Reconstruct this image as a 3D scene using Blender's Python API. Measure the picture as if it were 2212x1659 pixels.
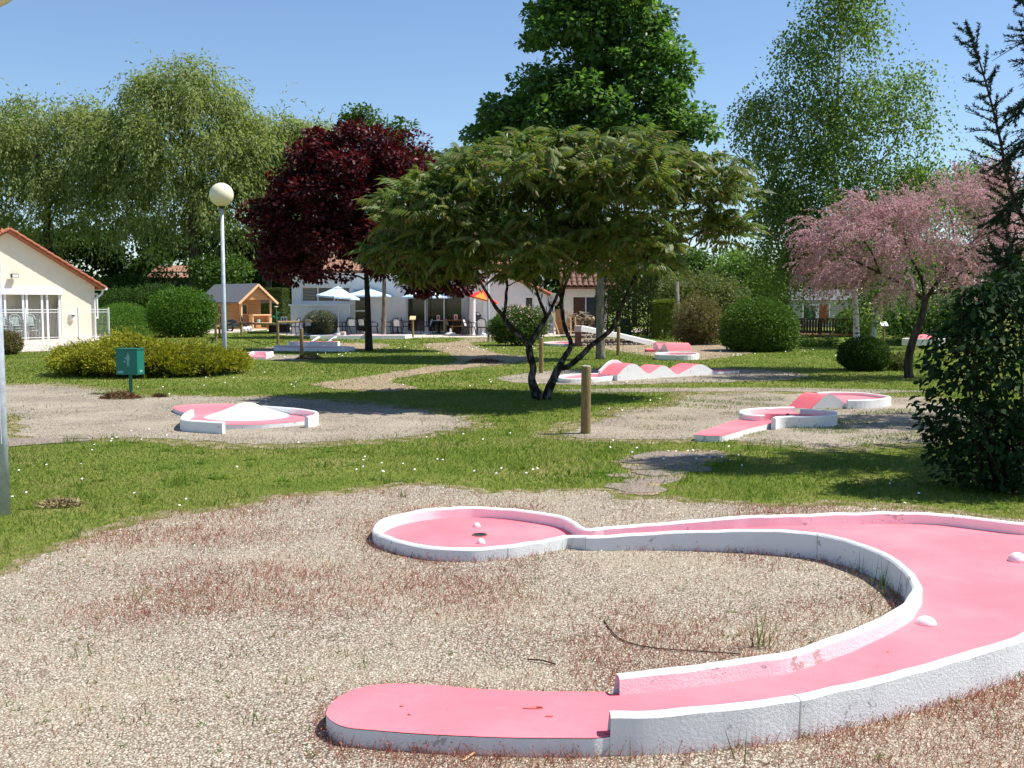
import bpy, bmesh, math, random
import numpy as np
from mathutils import Vector, noise

R = math.radians
scene = bpy.context.scene
for _o in list(bpy.data.objects):
    bpy.data.objects.remove(_o)
col = scene.collection

# ------------------------------------------------------------------ camera
EYE = 1.6
FD, CX, CY, HZ = 2218.0, 1106.0, 829.5, 656.0      # photograph measured on a 2212 x 1659 grid
PITCH = math.atan((CY - HZ) / FD)
cam_d = bpy.data.cameras.new('camera')
cam = bpy.data.objects.new('camera', cam_d); col.objects.link(cam)
cam.location = (0, 0, EYE)
cam.rotation_euler = (math.pi / 2 - PITCH, 0, 0)
cam_d.sensor_width = 36.0
cam_d.lens = 36.0 * FD / 2212.0
cam_d.clip_start = 0.05
cam_d.clip_end = 3000
scene.camera = cam

# ------------------------------------------------------------------ sky and sun
SUN_EL, SUN_AZ = R(58), R(4)      # azimuth from +x, negative = towards the camera side
sdir = Vector((math.cos(SUN_EL) * math.cos(SUN_AZ), math.cos(SUN_EL) * math.sin(SUN_AZ), math.sin(SUN_EL)))
world = bpy.data.worlds.new('World'); scene.world = world; world.use_nodes = True
wn = world.node_tree.nodes; wl = world.node_tree.links
sky = wn.new('ShaderNodeTexSky'); sky.sky_type = 'NISHITA'; sky.sun_disc = False
sky.sun_elevation = SUN_EL
sky.sun_rotation = math.pi / 2 - SUN_AZ
sky.air_density = 1.0; sky.dust_density = 0.15; sky.ozone_density = 4.5; sky.altitude = 100
wl.new(sky.outputs[0], wn['Background'].inputs[0])
wn['Background'].inputs[1].default_value = 0.105
sun_d = bpy.data.lights.new('sun', 'SUN'); sun_d.energy = 4.9; sun_d.angle = R(0.53); sun_d.color = (1.0, 0.955, 0.88)
sun = bpy.data.objects.new('sun', sun_d); col.objects.link(sun)
sun.location = (30, -6, 50)
sun.rotation_euler = (-sdir).to_track_quat('-Z', 'Y').to_euler()
scene.view_settings.view_transform = 'Standard'
scene.view_settings.look = 'None'
scene.view_settings.gamma = 1.0
scene.view_settings.exposure = 0.6
scene.cycles.use_denoising = True
scene.cycles.max_bounces = 8
scene.cycles.transparent_max_bounces = 8

# ------------------------------------------------------------------ pixel helpers (2212 grid)
def ray(u, v):
    a = (u - CX) / FD; b = -(v - CY) / FD
    return Vector((a, math.cos(PITCH) + b * math.sin(PITCH), -math.sin(PITCH) + b * math.cos(PITCH)))
def G(u, v, z=0.0):
    d = ray(u, v); t = (z - EYE) / d.z
    return Vector((d.x * t, d.y * t, z))
def P(u, v, y):
    d = ray(u, v); t = y / d.y
    return Vector((d.x * t, y, EYE + d.z * t))
def Kd(y):                      # pixels per metre at depth y (near the horizon)
    return FD / y
def Zv(y, v):                   # height seen at image row v at depth y
    d = ray(CX, v); return EYE + y * d.z / d.y
def Xu(u, v, y):
    return P(u, v, y).x

# ------------------------------------------------------------------ object helpers
def tag(o, label=None, cat=None, group=None, kind=None):
    if label: o['label'] = label
    if cat: o['category'] = cat
    if group: o['group'] = group
    if kind: o['kind'] = kind
    return o
def empty(name, loc, label, cat, group=None, rz=0.0):
    o = bpy.data.objects.new(name, None); col.objects.link(o)
    o.empty_display_size = 0.2
    o.location = loc; o.rotation_euler = (0, 0, rz)
    return tag(o, label, cat, group)
def link_mesh(name, me, mat, parent=None):
    o = bpy.data.objects.new(name, me); col.objects.link(o)
    if mat is not None:
        for m in (mat if isinstance(mat, (list, tuple)) else [mat]): me.materials.append(m)
    if parent is not None: o.parent = parent
    return o
def mesh_np(name, V, F, mat, parent=None, smooth=False, off=None):
    V = np.asarray(V, dtype=np.float32).reshape(-1, 3)
    if off is not None: V = V - np.asarray(off, dtype=np.float32)
    F = np.asarray(F, dtype=np.int32); n = F.shape[1]
    me = bpy.data.meshes.new(name)
    me.vertices.add(len(V)); me.vertices.foreach_set('co', V.ravel())
    me.loops.add(F.size); me.loops.foreach_set('vertex_index', F.ravel())
    me.polygons.add(len(F)); me.polygons.foreach_set('loop_start', np.arange(0, F.size, n, dtype=np.int32))
    if smooth: me.polygons.foreach_set('use_smooth', np.ones(len(F), dtype=bool))
    me.update(calc_edges=True)
    return link_mesh(name, me, mat, parent)
def copy_tree(o, parent=None):
    c = o.copy(); col.objects.link(c); c.parent = parent
    for ch in o.children: copy_tree(ch, c)
    return c

class MB:
    def __init__(s): s.v = []; s.f = []; s.m = []
    def add(s, vs, fs, mi=0):
        b = len(s.v); s.v += [tuple(x) for x in vs]; s.f += [tuple(b + i for i in f) for f in fs]; s.m += [mi] * len(fs)
        return s
    def box(s, x0, x1, y0, y1, z0, z1, mi=0):
        return s.add([(x0,y0,z0),(x1,y0,z0),(x1,y1,z0),(x0,y1,z0),(x0,y0,z1),(x1,y0,z1),(x1,y1,z1),(x0,y1,z1)],
                     [(0,3,2,1),(4,5,6,7),(0,1,5,4),(1,2,6,5),(2,3,7,6),(3,0,4,7)], mi)
    def bar(s, p, q, w, h, up=(0,0,1), mi=0):       # rectangular bar from p to q
        p = Vector(p); q = Vector(q); d = (q - p).normalized(); u = Vector(up)
        r = d.cross(u)
        if r.length < 1e-4: r = d.cross(Vector((1,0,0)))
        r.normalize(); u = r.cross(d).normalized()
        r = r * w / 2; u = u * h / 2
        return s.add([p-r-u,p+r-u,p+r+u,p-r+u,q-r-u,q+r-u,q+r+u,q-r+u],
                     [(0,1,2,3),(7,6,5,4),(4,5,1,0),(5,6,2,1),(6,7,3,2),(7,4,0,3)], mi)
    def tube(s, pts, rad, n=8, cap=True, mi=0):
        pts = [Vector(p) for p in pts]; k = len(pts)
        if not isinstance(rad, (list, tuple)): rad = [rad] * k
        vs = []; ref = None
        for i in range(k):
            d = (pts[min(i+1,k-1)] - pts[max(i-1,0)]).normalized()
            if ref is None:
                ref = d.cross(Vector((0,0,1)))
                if ref.length < 1e-3: ref = Vector((1,0,0))
            ref = (ref - d * ref.dot(d)).normalized(); bi = d.cross(ref)
            for j in range(n):
                a = 2 * math.pi * j / n
                vs.append(pts[i] + (ref * math.cos(a) + bi * math.sin(a)) * rad[i])
        fs = [(i*n+j, i*n+(j+1)%n, (i+1)*n+(j+1)%n, (i+1)*n+j) for i in range(k-1) for j in range(n)]
        if cap: fs += [tuple(range(n-1,-1,-1)), tuple((k-1)*n+j for j in range(n))]
        return s.add(vs, fs, mi)
    def lathe(s, prof, n=20, c=(0,0,0), mi=0):       # profile of (r, z)
        k = len(prof); vs = []
        for r, z in prof:
            for j in range(n):
                a = 2*math.pi*j/n; vs.append((c[0]+r*math.cos(a), c[1]+r*math.sin(a), c[2]+z))
        fs = [(i*n+j, i*n+(j+1)%n, (i+1)*n+(j+1)%n, (i+1)*n+j) for i in range(k-1) for j in range(n)]
        fs += [tuple(range(n-1,-1,-1)), tuple((k-1)*n+j for j in range(n))]
        return s.add(vs, fs, mi)
    def prism(s, poly, z0, z1, top=0, side=0):       # poly: xy list, counter-clockwise seen from above
        n = len(poly)
        a = sum(poly[i][0]*poly[(i+1)%n][1]-poly[(i+1)%n][0]*poly[i][1] for i in range(n))
        if a < 0: poly = poly[::-1]
        vs = [(p[0],p[1],z0) for p in poly] + [(p[0],p[1],z1) for p in poly]
        s.add(vs, [tuple(range(n, 2*n))], top)
        b = len(s.v) - 2*n
        for i in range(n):
            s.f.append((b+i, b+(i+1)%n, b+n+(i+1)%n, b+n+i)); s.m.append(side)
        return s
    def build(s, name, mat, parent=None, smooth=False, world=False, bevel=0.0):
        me = bpy.data.meshes.new(name)
        off = parent.location if (world and parent is not None) else Vector((0,0,0))
        me.from_pydata([(v[0]-off[0], v[1]-off[1], v[2]-off[2]) for v in s.v], [], s.f)
        if any(len(f) > 4 for f in s.f):
            bm = bmesh.new(); bm.from_mesh(me)
            big = [f for f in bm.faces if len(f.verts) > 4]
            mi = s.m
            for i, f in enumerate(bm.faces): f.material_index = mi[i]
            bmesh.ops.triangulate(bm, faces=big)
            bm.to_mesh(me); bm.free()
        else:
            me.polygons.foreach_set('material_index', np.array(s.m, dtype=np.int32))
        if smooth: me.polygons.foreach_set('use_smooth', np.ones(len(me.polygons), dtype=bool))
        me.update()
        o = link_mesh(name, me, mat, parent)
        if bevel:
            md = o.modifiers.new('bevel', 'BEVEL'); md.width = bevel; md.segments = 2; md.limit_method = 'ANGLE'
        return o
def catmull(pts, per=6, closed=False):
    pts = [Vector(p) for p in pts]; n = len(pts); out = []
    rng_ = range(n if closed else n-1)
    for i in rng_:
        p1 = pts[i]; p2 = pts[(i+1)%n]
        p0 = pts[(i-1)%n] if (closed or i > 0) else p1 * 2 - p2
        p3 = pts[(i+2)%n] if (closed or i+2 < n) else p2 * 2 - p1
        for k in range(per):
            t = k / per
            out.append(0.5*((2*p1)+(p2-p0)*t+(2*p0-5*p1+4*p2-p3)*t*t+(3*p1-p0-3*p2+p3)*t**3))
    if not closed: out.append(pts[-1])
    return out

# ------------------------------------------------------------------ materials
def newmat(name):
    m = bpy.data.materials.new(name); m.use_nodes = True
    return m, m.node_tree.nodes, m.node_tree.links, m.node_tree.nodes['Principled BSDF']
def ramp(n, stops):
    r = n.new('ShaderNodeValToRGB'); e = r.color_ramp.elements
    while len(e) < len(stops): e.new(0.5)
    for i, (p, c) in enumerate(stops):
        e[i].position = p; e[i].color = (*c, 1) if len(c) == 3 else c
    return r
def noise_tex(n, l, scale, detail=4, rough=0.55, co=None, stretch=None):
    t = n.new('ShaderNodeTexNoise'); t.inputs['Scale'].default_value = scale
    t.inputs['Detail'].default_value = detail; t.inputs['Roughness'].default_value = rough
    if co is not None:
        if stretch:
            mp = n.new('ShaderNodeMapping'); mp.inputs['Scale'].default_value = stretch
            l.new(co, mp.inputs[0]); l.new(mp.outputs[0], t.inputs['Vector'])
        else: l.new(co, t.inputs['Vector'])
    return t
def M(name, c, rough=0.7, var=0.12, scale=6.0, bump=0.0, bscale=60.0, metal=0.0, stretch=None, dirt=None, spec=0.4):
    m, n, l, b = newmat(name)
    tc = n.new('ShaderNodeTexCoord'); co = tc.outputs['Object']
    nz = noise_tex(n, l, scale, 5, 0.6, co, stretch)
    lo = tuple(max(0, x*(1-var)) for x in c); hi = tuple(min(1, x*(1+var)) for x in c)
    stops = [(0.3, lo), (0.7, hi)]
    r = ramp(n, stops); l.new(nz.outputs['Fac'], r.inputs[0])
    src = r.outputs[0]
    if dirt:                                     # (colour, noise scale, threshold)
        dc, ds, dt = dirt
        dn = noise_tex(n, l, ds, 6, 0.65, co)
        rr = ramp(n, [(dt, (0,0,0)), (min(1, dt+0.12), (1,1,1))]); l.new(dn.outputs['Fac'], rr.inputs[0])
        mx = n.new('ShaderNodeMixRGB'); l.new(rr.outputs[0], mx.inputs[0]); l.new(src, mx.inputs[1]); mx.inputs[2].default_value = (*dc, 1)
        src = mx.outputs[0]
    l.new(src, b.inputs['Base Color'])
    b.inputs['Roughness'].default_value = rough; b.inputs['Metallic'].default_value = metal
    b.inputs['Specular IOR Level'].default_value = spec
    if bump:
        bn = noise_tex(n, l, bscale, 5, 0.6, co, stretch)
        bp = n.new('ShaderNodeBump'); bp.inputs['Strength'].default_value = bump; bp.inputs['Distance'].default_value = 0.01
        l.new(bn.outputs['Fac'], bp.inputs['Height']); l.new(bp.outputs[0], b.inputs['Normal'])
    return m
def leafmat(name, cols, trans=0.35, rough=0.45, spec=0.35, tcol=None, posvar=0.0):
    m, n, l, b = newmat(name)
    g = n.new('ShaderNodeNewGeometry')
    k = len(cols)
    r = ramp(n, [(i/(k-1) if k > 1 else 0.0, c) for i, c in enumerate(cols)])
    if posvar:
        nz = noise_tex(n, l, posvar, 3, 0.5, g.outputs['Position'])
        mm = n.new('ShaderNodeMath'); mm.operation = 'MULTIPLY_ADD'; mm.inputs[1].default_value = 1.7; mm.inputs[2].default_value = -0.85
        l.new(nz.outputs['Fac'], mm.inputs[0])
        ad = n.new('ShaderNodeMath'); ad.operation = 'ADD'; l.new(mm.outputs[0], ad.inputs[0]); l.new(g.outputs['Random Per Island'], ad.inputs[1])
        ad.use_clamp = True
        l.new(ad.outputs[0], r.inputs[0])
    else: l.new(g.outputs['Random Per Island'], r.inputs[0])
    l.new(r.outputs[0], b.inputs['Base Color'])
    b.inputs['Roughness'].default_value = rough; b.inputs['Specular IOR Level'].default_value = spec
    if trans > 0:
        t = n.new('ShaderNodeBsdfTranslucent')
        mc = n.new('ShaderNodeMixRGB'); mc.blend_type = 'MULTIPLY'; mc.inputs[0].default_value = 1
        mc.inputs[2].default_value = (*(tcol or (1.1, 1.2, 0.6)), 1)
        l.new(r.outputs[0], mc.inputs[1]); l.new(mc.outputs[0], t.inputs[0])
        mx = n.new('ShaderNodeMixShader'); mx.inputs[0].default_value = trans
        l.new(b.outputs[0], mx.inputs[1]); l.new(t.outputs[0], mx.inputs[2])
        l.new(mx.outputs[0], n['Material Output'].inputs[0])
    return m

def gravel_mat(name, cols, scale=70.0, big=(0.42, 0.36, 0.25)):
    m, n, l, b = newmat(name)
    g = n.new('ShaderNodeNewGeometry'); co = g.outputs['Position']
    v = n.new('ShaderNodeTexVoronoi'); v.inputs['Scale'].default_value = scale; l.new(co, v.inputs['Vector'])
    sep = n.new('ShaderNodeSeparateColor'); l.new(v.outputs['Color'], sep.inputs[0])
    r = ramp(n, [(i/(len(cols)-1), c) for i, c in enumerate(cols)]); l.new(sep.outputs[0], r.inputs[0])
    r2 = ramp(n, [(0.25, (1,1,1)), (0.75, (0.18,0.16,0.14))]); l.new(v.outputs['Distance'], r2.inputs[0])
    mx = n.new('ShaderNodeMixRGB'); mx.blend_type = 'MULTIPLY'; mx.inputs[0].default_value = 0.9
    l.new(r.outputs[0], mx.inputs[1]); l.new(r2.outputs[0], mx.inputs[2])
    nz = noise_tex(n, l, 0.9, 6, 0.65, co)
    r3 = ramp(n, [(0.42, (0,0,0)), (0.68, (1,1,1))]); l.new(nz.outputs['Fac'], r3.inputs[0])
    f = n.new('ShaderNodeMath'); f.operation = 'MULTIPLY'; f.inputs[1].default_value = 0.5; l.new(r3.outputs[0], f.inputs[0])
    mx2 = n.new('ShaderNodeMixRGB'); l.new(f.outputs[0], mx2.inputs[0]); l.new(mx.outputs[0], mx2.inputs[1]); mx2.inputs[2].default_value = (*big, 1)
    l.new(mx2.outputs[0], b.inputs['Base Color'])
    b.inputs['Roughness'].default_value = 0.9; b.inputs['Specular IOR Level'].default_value = 0.15
    bp = n.new('ShaderNodeBump'); bp.invert = True; bp.inputs['Strength'].default_value = 0.9; bp.inputs['Distance'].default_value = 0.008
    l.new(v.outputs['Distance'], bp.inputs['Height']); l.new(bp.outputs[0], b.inputs['Normal'])
    return m

def paint_mat(name, c, bump=0.5, bscale=90, chips=None, stain=0.08):
    m, n, l, b = newmat(name)
    g = n.new('ShaderNodeNewGeometry'); co = g.outputs['Position']
    nz = noise_tex(n, l, 3.0, 6, 0.65, co)
    r = ramp(n, [(0.3, tuple(x*(1-stain) for x in c)), (0.65, c)]); l.new(nz.outputs['Fac'], r.inputs[0])
    src = r.outputs[0]
    if chips:
        cn = noise_tex(n, l, 7.0, 7, 0.7, co)
        rr = ramp(n, [(0.615, (0,0,0)), (0.63, (1,1,1))]); l.new(cn.outputs['Fac'], rr.inputs[0])
        mx = n.new('ShaderNodeMixRGB'); l.new(rr.outputs[0], mx.inputs[0]); l.new(src, mx.inputs[1]); mx.inputs[2].default_value = (*chips, 1)
        src = mx.outputs[0]
    l.new(src, b.inputs['Base Color']); b.inputs['Roughness'].default_value = 0.75; b.inputs['Specular IOR Level'].default_value = 0.25
    bn = noise_tex(n, l, bscale, 6, 0.7, co)
    bp = n.new('ShaderNodeBump'); bp.inputs['Strength'].default_value = bump; bp.inputs['Distance'].default_value = 0.006
    l.new(bn.outputs['Fac'], bp.inputs['Height']); l.new(bp.outputs[0], b.inputs['Normal'])
    return m

def pink_mat():
    # painted concrete: faded areas, fine dirt specks, faint scuffs
    m, n, l, b = newmat('pink_paint')
    g = n.new('ShaderNodeNewGeometry'); co = g.outputs['Position']
    n1 = noise_tex(n, l, 1.1, 6, 0.65, co)
    r1 = ramp(n, [(0.34, (0.86, 0.165, 0.205)), (0.5, (0.90, 0.195, 0.235)), (0.68, (0.92, 0.25, 0.285))]); l.new(n1.outputs['Fac'], r1.inputs[0])
    n2 = noise_tex(n, l, 55, 4, 0.75, co)
    r2 = ramp(n, [(0.66, (0,0,0)), (0.74, (1,1,1))]); l.new(n2.outputs['Fac'], r2.inputs[0])
    f2 = n.new('ShaderNodeMath'); f2.operation = 'MULTIPLY'; f2.inputs[1].default_value = 0.45; l.new(r2.outputs[0], f2.inputs[0])
    m1 = n.new('ShaderNodeMixRGB'); l.new(f2.outputs[0], m1.inputs[0]); l.new(r1.outputs[0], m1.inputs[1]); m1.inputs[2].default_value = (0.50, 0.14, 0.13, 1)
    n3 = noise_tex(n, l, 5.0, 7, 0.75, co, (1.0, 4.0, 1.0))
    r3 = ramp(n, [(0.60, (0,0,0)), (0.80, (1,1,1))]); l.new(n3.outputs['Fac'], r3.inputs[0])
    f3 = n.new('ShaderNodeMath'); f3.operation = 'MULTIPLY'; f3.inputs[1].default_value = 0.35; l.new(r3.outputs[0], f3.inputs[0])
    m2 = n.new('ShaderNodeMixRGB'); l.new(f3.outputs[0], m2.inputs[0]); l.new(m1.outputs[0], m2.inputs[1]); m2.inputs[2].default_value = (0.72, 0.30, 0.28, 1)
    l.new(m2.outputs[0], b.inputs['Base Color']); b.inputs['Roughness'].default_value = 0.85; b.inputs['Specular IOR Level'].default_value = 0.15
    bn = noise_tex(n, l, 120, 6, 0.7, co); bp = n.new('ShaderNodeBump'); bp.inputs['Strength'].default_value = 0.45; bp.inputs['Distance'].default_value = 0.004
    l.new(bn.outputs['Fac'], bp.inputs['Height']); l.new(bp.outputs[0], b.inputs['Normal'])
    return m
def verge_mat():
    # thin worn turf between lawn and gravel: soil, grit and dry grass mixed in patches
    m, n, l, b = newmat('worn_turf')
    g = n.new('ShaderNodeNewGeometry'); co = g.outputs['Position']
    n1 = noise_tex(n, l, 6.0, 7, 0.72, co); n2 = noise_tex(n, l, 60, 5, 0.7, co)
    r1 = ramp(n, [(0.36, (0.13, 0.16, 0.035)), (0.47, (0.22, 0.20, 0.08)), (0.56, (0.36, 0.29, 0.19)), (0.68, (0.48, 0.40, 0.30))]); l.new(n1.outputs['Fac'], r1.inputs[0])
    r2 = ramp(n, [(0.3, (0.5, 0.48, 0.45)), (0.7, (1.2, 1.2, 1.15))]); l.new(n2.outputs['Fac'], r2.inputs[0])
    mx = n.new('ShaderNodeMixRGB'); mx.blend_type = 'MULTIPLY'; mx.inputs[0].default_value = 1
    l.new(r1.outputs[0], mx.inputs[1]); l.new(r2.outputs[0], mx.inputs[2]); l.new(mx.outputs[0], b.inputs['Base Color'])
    b.inputs['Roughness'].default_value = 0.95; b.inputs['Specular IOR Level'].default_value = 0.1
    bp = n.new('ShaderNodeBump'); bp.inputs['Strength'].default_value = 0.8; bp.inputs['Distance'].default_value = 0.02
    l.new(n2.outputs['Fac'], bp.inputs['Height']); l.new(bp.outputs[0], b.inputs['Normal'])
    return m
m_verge = verge_mat()
m_white = paint_mat('white_paint', (0.80, 0.80, 0.79), 0.85, 75, chips=(0.47, 0.45, 0.42))
m_pink = pink_mat()
m_plaster = paint_mat('white_render', (0.78, 0.78, 0.78), 0.2, 40)
m_cream = paint_mat('cream_render', (0.82, 0.74, 0.60), 0.35, 30, stain=0.06)
m_galv = M('galvanised_steel', (0.46, 0.50, 0.55), 0.5, 0.2, 14, 0.1, 40, metal=0.1)
m_globe = M('opal_globe', (0.80, 0.74, 0.52), 0.3, 0.05, 3)
m_black = M('black_plastic', (0.012, 0.02, 0.03), 0.4, 0.2)
m_wood_post = M('round_timber', (0.24, 0.165, 0.07), 0.85, 0.35, 12, 0.6, 60, stretch=(6, 6, 0.6), dirt=((0.10, 0.12, 0.05), 3.0, 0.56))
m_wood_end = M('cut_timber', (0.38, 0.35, 0.30), 0.9, 0.3, 30, 0.6, 80)
m_chalet = M('varnished_pine', (0.55, 0.28, 0.11), 0.55, 0.2, 5, 0.15, 30, stretch=(1, 1, 8))
m_chalet_lt = M('pale_pine', (0.80, 0.50, 0.26), 0.6, 0.12, 5)
m_felt = M('roof_felt', (0.13, 0.135, 0.15), 0.9, 0.15, 8)
m_tile = M('terracotta_tile', (0.36, 0.12, 0.06), 0.8, 0.35, 7, 0.3, 30)
m_tile_old = M('weathered_tile', (0.30, 0.155, 0.10), 0.85, 0.4, 9, 0.3, 30)
m_frame = M('white_frame', (0.80, 0.80, 0.80), 0.4, 0.03)
m_green_metal = M('green_enamel', (0.005, 0.155, 0.115), 0.35, 0.12, 5, dirt=((0.10, 0.26, 0.22), 9, 0.66))
m_bluefab = M('pale_blue_canvas', (0.52, 0.68, 0.82), 0.8, 0.05)
m_orange = M('orange_canvas', (0.80, 0.22, 0.02), 0.8, 0.06)
m_red = M('red_canvas', (0.75, 0.03, 0.03), 0.8, 0.06)
m_whiteplastic = M('white_plastic', (0.78, 0.78, 0.76), 0.5, 0.05)
m_greyplastic = M('grey_green_plastic', (0.32, 0.38, 0.36), 0.5, 0.08)
m_brown = M('brown_wood', (0.20, 0.09, 0.035), 0.7, 0.3, 6)
m_darkbrown = M('dark_stained_wood', (0.05, 0.025, 0.015), 0.8, 0.3, 6)
m_stone = M('grey_stone', (0.30, 0.26, 0.22), 0.95, 0.35, 9, 0.8, 25)
m_slab = M('path_slab', (0.24, 0.19, 0.16), 0.95, 0.25, 14, 0.5, 40, dirt=((0.20, 0.19, 0.10), 6, 0.55))
m_soil = M('bare_earth', (0.21, 0.12, 0.07), 0.95, 0.3, 14, 0.8, 40)
m_concrete = M('terrace_concrete', (0.55, 0.47, 0.40), 0.9, 0.12, 3)
m_grey_siding = M('grey_siding', (0.42, 0.40, 0.35), 0.8, 0.1, 4)
def glass_mat():
    m, n, l, b = newmat('window_glass')
    b.inputs['Base Color'].default_value = (0.012, 0.014, 0.018, 1)
    b.inputs['Roughness'].default_value = 0.06; b.inputs['Specular IOR Level'].default_value = 0.6
    return m
m_glass = glass_mat()
def clear_glass():
    m, n, l, b = newmat('clear_pane')
    t = n.new('ShaderNodeBsdfTransparent'); gl = n.new('ShaderNodeBsdfGlossy'); gl.inputs['Roughness'].default_value = 0.03
    fr = n.new('ShaderNodeFresnel'); fr.inputs[0].default_value = 1.45
    mx = n.new('ShaderNodeMixShader'); l.new(fr.outputs[0], mx.inputs[0]); l.new(t.outputs[0], mx.inputs[1]); l.new(gl.outputs[0], mx.inputs[2])
    l.new(mx.outputs[0], n['Material Output'].inputs[0])
    return m
m_clear = clear_glass()

def bark(name, c, c2, scale=8, stretch=(1,1,0.25), bump=0.9, lo=0.4, hi=0.6):
    m, n, l, b = newmat(name)
    tc = n.new('ShaderNodeTexCoord')
    nz = noise_tex(n, l, scale, 6, 0.7, tc.outputs['Object'], stretch)
    r = ramp(n, [(lo, c), (hi, c2)]); l.new(nz.outputs['Fac'], r.inputs[0]); l.new(r.outputs[0], b.inputs['Base Color'])
    b.inputs['Roughness'].default_value = 0.95; b.inputs['Specular IOR Level'].default_value = 0.1
    bp = n.new('ShaderNodeBump'); bp.inputs['Strength'].default_value = bump; bp.inputs['Distance'].default_value = 0.03
    l.new(nz.outputs['Fac'], bp.inputs['Height']); l.new(bp.outputs[0], b.inputs['Normal'])
    return m
b_dark = bark('dark_bark', (0.035, 0.027, 0.02), (0.10, 0.085, 0.065), 9)
b_sumac = bark('sumac_bark', (0.024, 0.019, 0.015), (0.21, 0.195, 0.165), 13, (1,1,.55), 1.0, .50, .68)
b_grey = bark('grey_bark', (0.12, 0.105, 0.08), (0.26, 0.23, 0.18), 12)
b_maroon = bark('blackish_bark', (0.018, 0.013, 0.013), (0.05, 0.04, 0.035), 10)
b_birch = bark('birch_bark', (0.05, 0.045, 0.04), (0.68, 0.65, 0.60), 3.2, (1.2, 1.2, 2.6), 0.4, 0.40, 0.47)
b_birchdark = bark('birch_twig_bark', (0.05, 0.035, 0.025), (0.12, 0.10, 0.08), 9)
# ------------------------------------------------------------------ ground
def ditch(x, y):
    # shallow stream bed that crosses behind the dome bush and the birch on the right
    x = np.asarray(x, float); y = np.asarray(y, float)
    # centre line from (6, 52) to (40, 26)
    px, py, qx, qy = 5.0, 49.0, 45.0, 26.5
    dx, dy = qx-px, qy-py; L = math.hypot(dx, dy)
    t = ((x-px)*dx + (y-py)*dy) / L; d = np.abs((x-px)*(-dy) + (y-py)*dx) / L
    a = np.clip((t-1.0)/7.0, 0, 1); a = a*a*(3-2*a)
    s = np.clip(1 - d/4.5, 0, 1); s = s*s*(3-2*s)
    return -1.5 * a * s
def H(x, y):
    x = np.asarray(x, float); y = np.asarray(y, float)
    near = np.exp(-(((x-2.6)/1.2)**2 + ((y-3.6)/0.9)**2)) * -0.05
    return ditch(x, y) + near
def axis(lo, hi, dense0, dense1, step, grow=1.35):
    v = list(np.arange(dense0, dense1 + 1e-6, step))
    s = step; a = v[0]
    left = []
    while a > lo: s *= grow; a -= s; left.append(a)
    s = step; a = v[-1]; right = []
    while a < hi: s *= grow; a += s; right.append(a)
    return np.array(left[::-1] + v + right)
def ground_mat():
    m, n, l, b = newmat('lawn_ground')
    g = n.new('ShaderNodeNewGeometry'); co = g.outputs['Position']
    n1 = noise_tex(n, l, 0.8, 6, 0.65, co); n2 = noise_tex(n, l, 22, 5, 0.7, co)
    r1 = ramp(n, [(0.3, (0.12, 0.17, 0.028)), (0.52, (0.18, 0.21, 0.05)), (0.72, (0.30, 0.25, 0.12))]); l.new(n1.outputs['Fac'], r1.inputs[0])
    r2 = ramp(n, [(0.3, (0.45, 0.5, 0.4)), (0.7, (1.25, 1.2, 1.0))]); l.new(n2.outputs['Fac'], r2.inputs[0])
    mx = n.new('ShaderNodeMixRGB'); mx.blend_type = 'MULTIPLY'; mx.inputs[0].default_value = 1
    l.new(r1.outputs[0], mx.inputs[1]); l.new(r2.outputs[0], mx.inputs[2]); l.new(mx.outputs[0], b.inputs['Base Color'])
    b.inputs['Roughness'].default_value = 0.95; b.inputs['Specular IOR Level'].default_value = 0.1
    bp = n.new('ShaderNodeBump'); bp.inputs['Strength'].default_value = 0.8; bp.inputs['Distance'].default_value = 0.03
    l.new(n2.outputs['Fac'], bp.inputs['Height']); l.new(bp.outputs[0], b.inputs['Normal'])
    return m
gx = axis(-900, 900, -14, 26, 0.5); gy = axis(-300, 1500, -2, 60, 0.5)
XX, YY = np.meshgrid(gx, gy)
ZZ = H(XX, YY)
nx, ny = len(gx), len(gy)
ii = (np.arange(ny-1)[:, None]*nx + np.arange(nx-1)[None, :]).ravel()
o = mesh_np('lawn', np.stack([XX, YY, ZZ], -1).reshape(-1, 3), np.stack([ii, ii+1, ii+nx+1, ii+nx], -1), ground_mat(), smooth=True)
tag(o, 'green lawn running across the whole mini golf park', 'lawn', kind='structure')

rg = random.Random(5)
def inside(poly, x, y):
    c = np.zeros(len(x), bool); n = len(poly)
    bb0 = poly.min(0); bb1 = poly.max(0)
    cand = (x > bb0[0]) & (x < bb1[0]) & (y > bb0[1]) & (y < bb1[1])
    idx = np.nonzero(cand)[0]
    xs, ys = x[idx], y[idx]; cc = np.zeros(len(idx), bool)
    for i in range(n):
        x0, y0 = poly[i]; x1, y1 = poly[(i+1) % n]
        if y0 == y1: continue
        t = ((y0 > ys) != (y1 > ys)) & (xs < (x1-x0)*(ys-y0)/(y1-y0) + x0)
        cc ^= t
    c[idx] = cc
    return c

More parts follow.
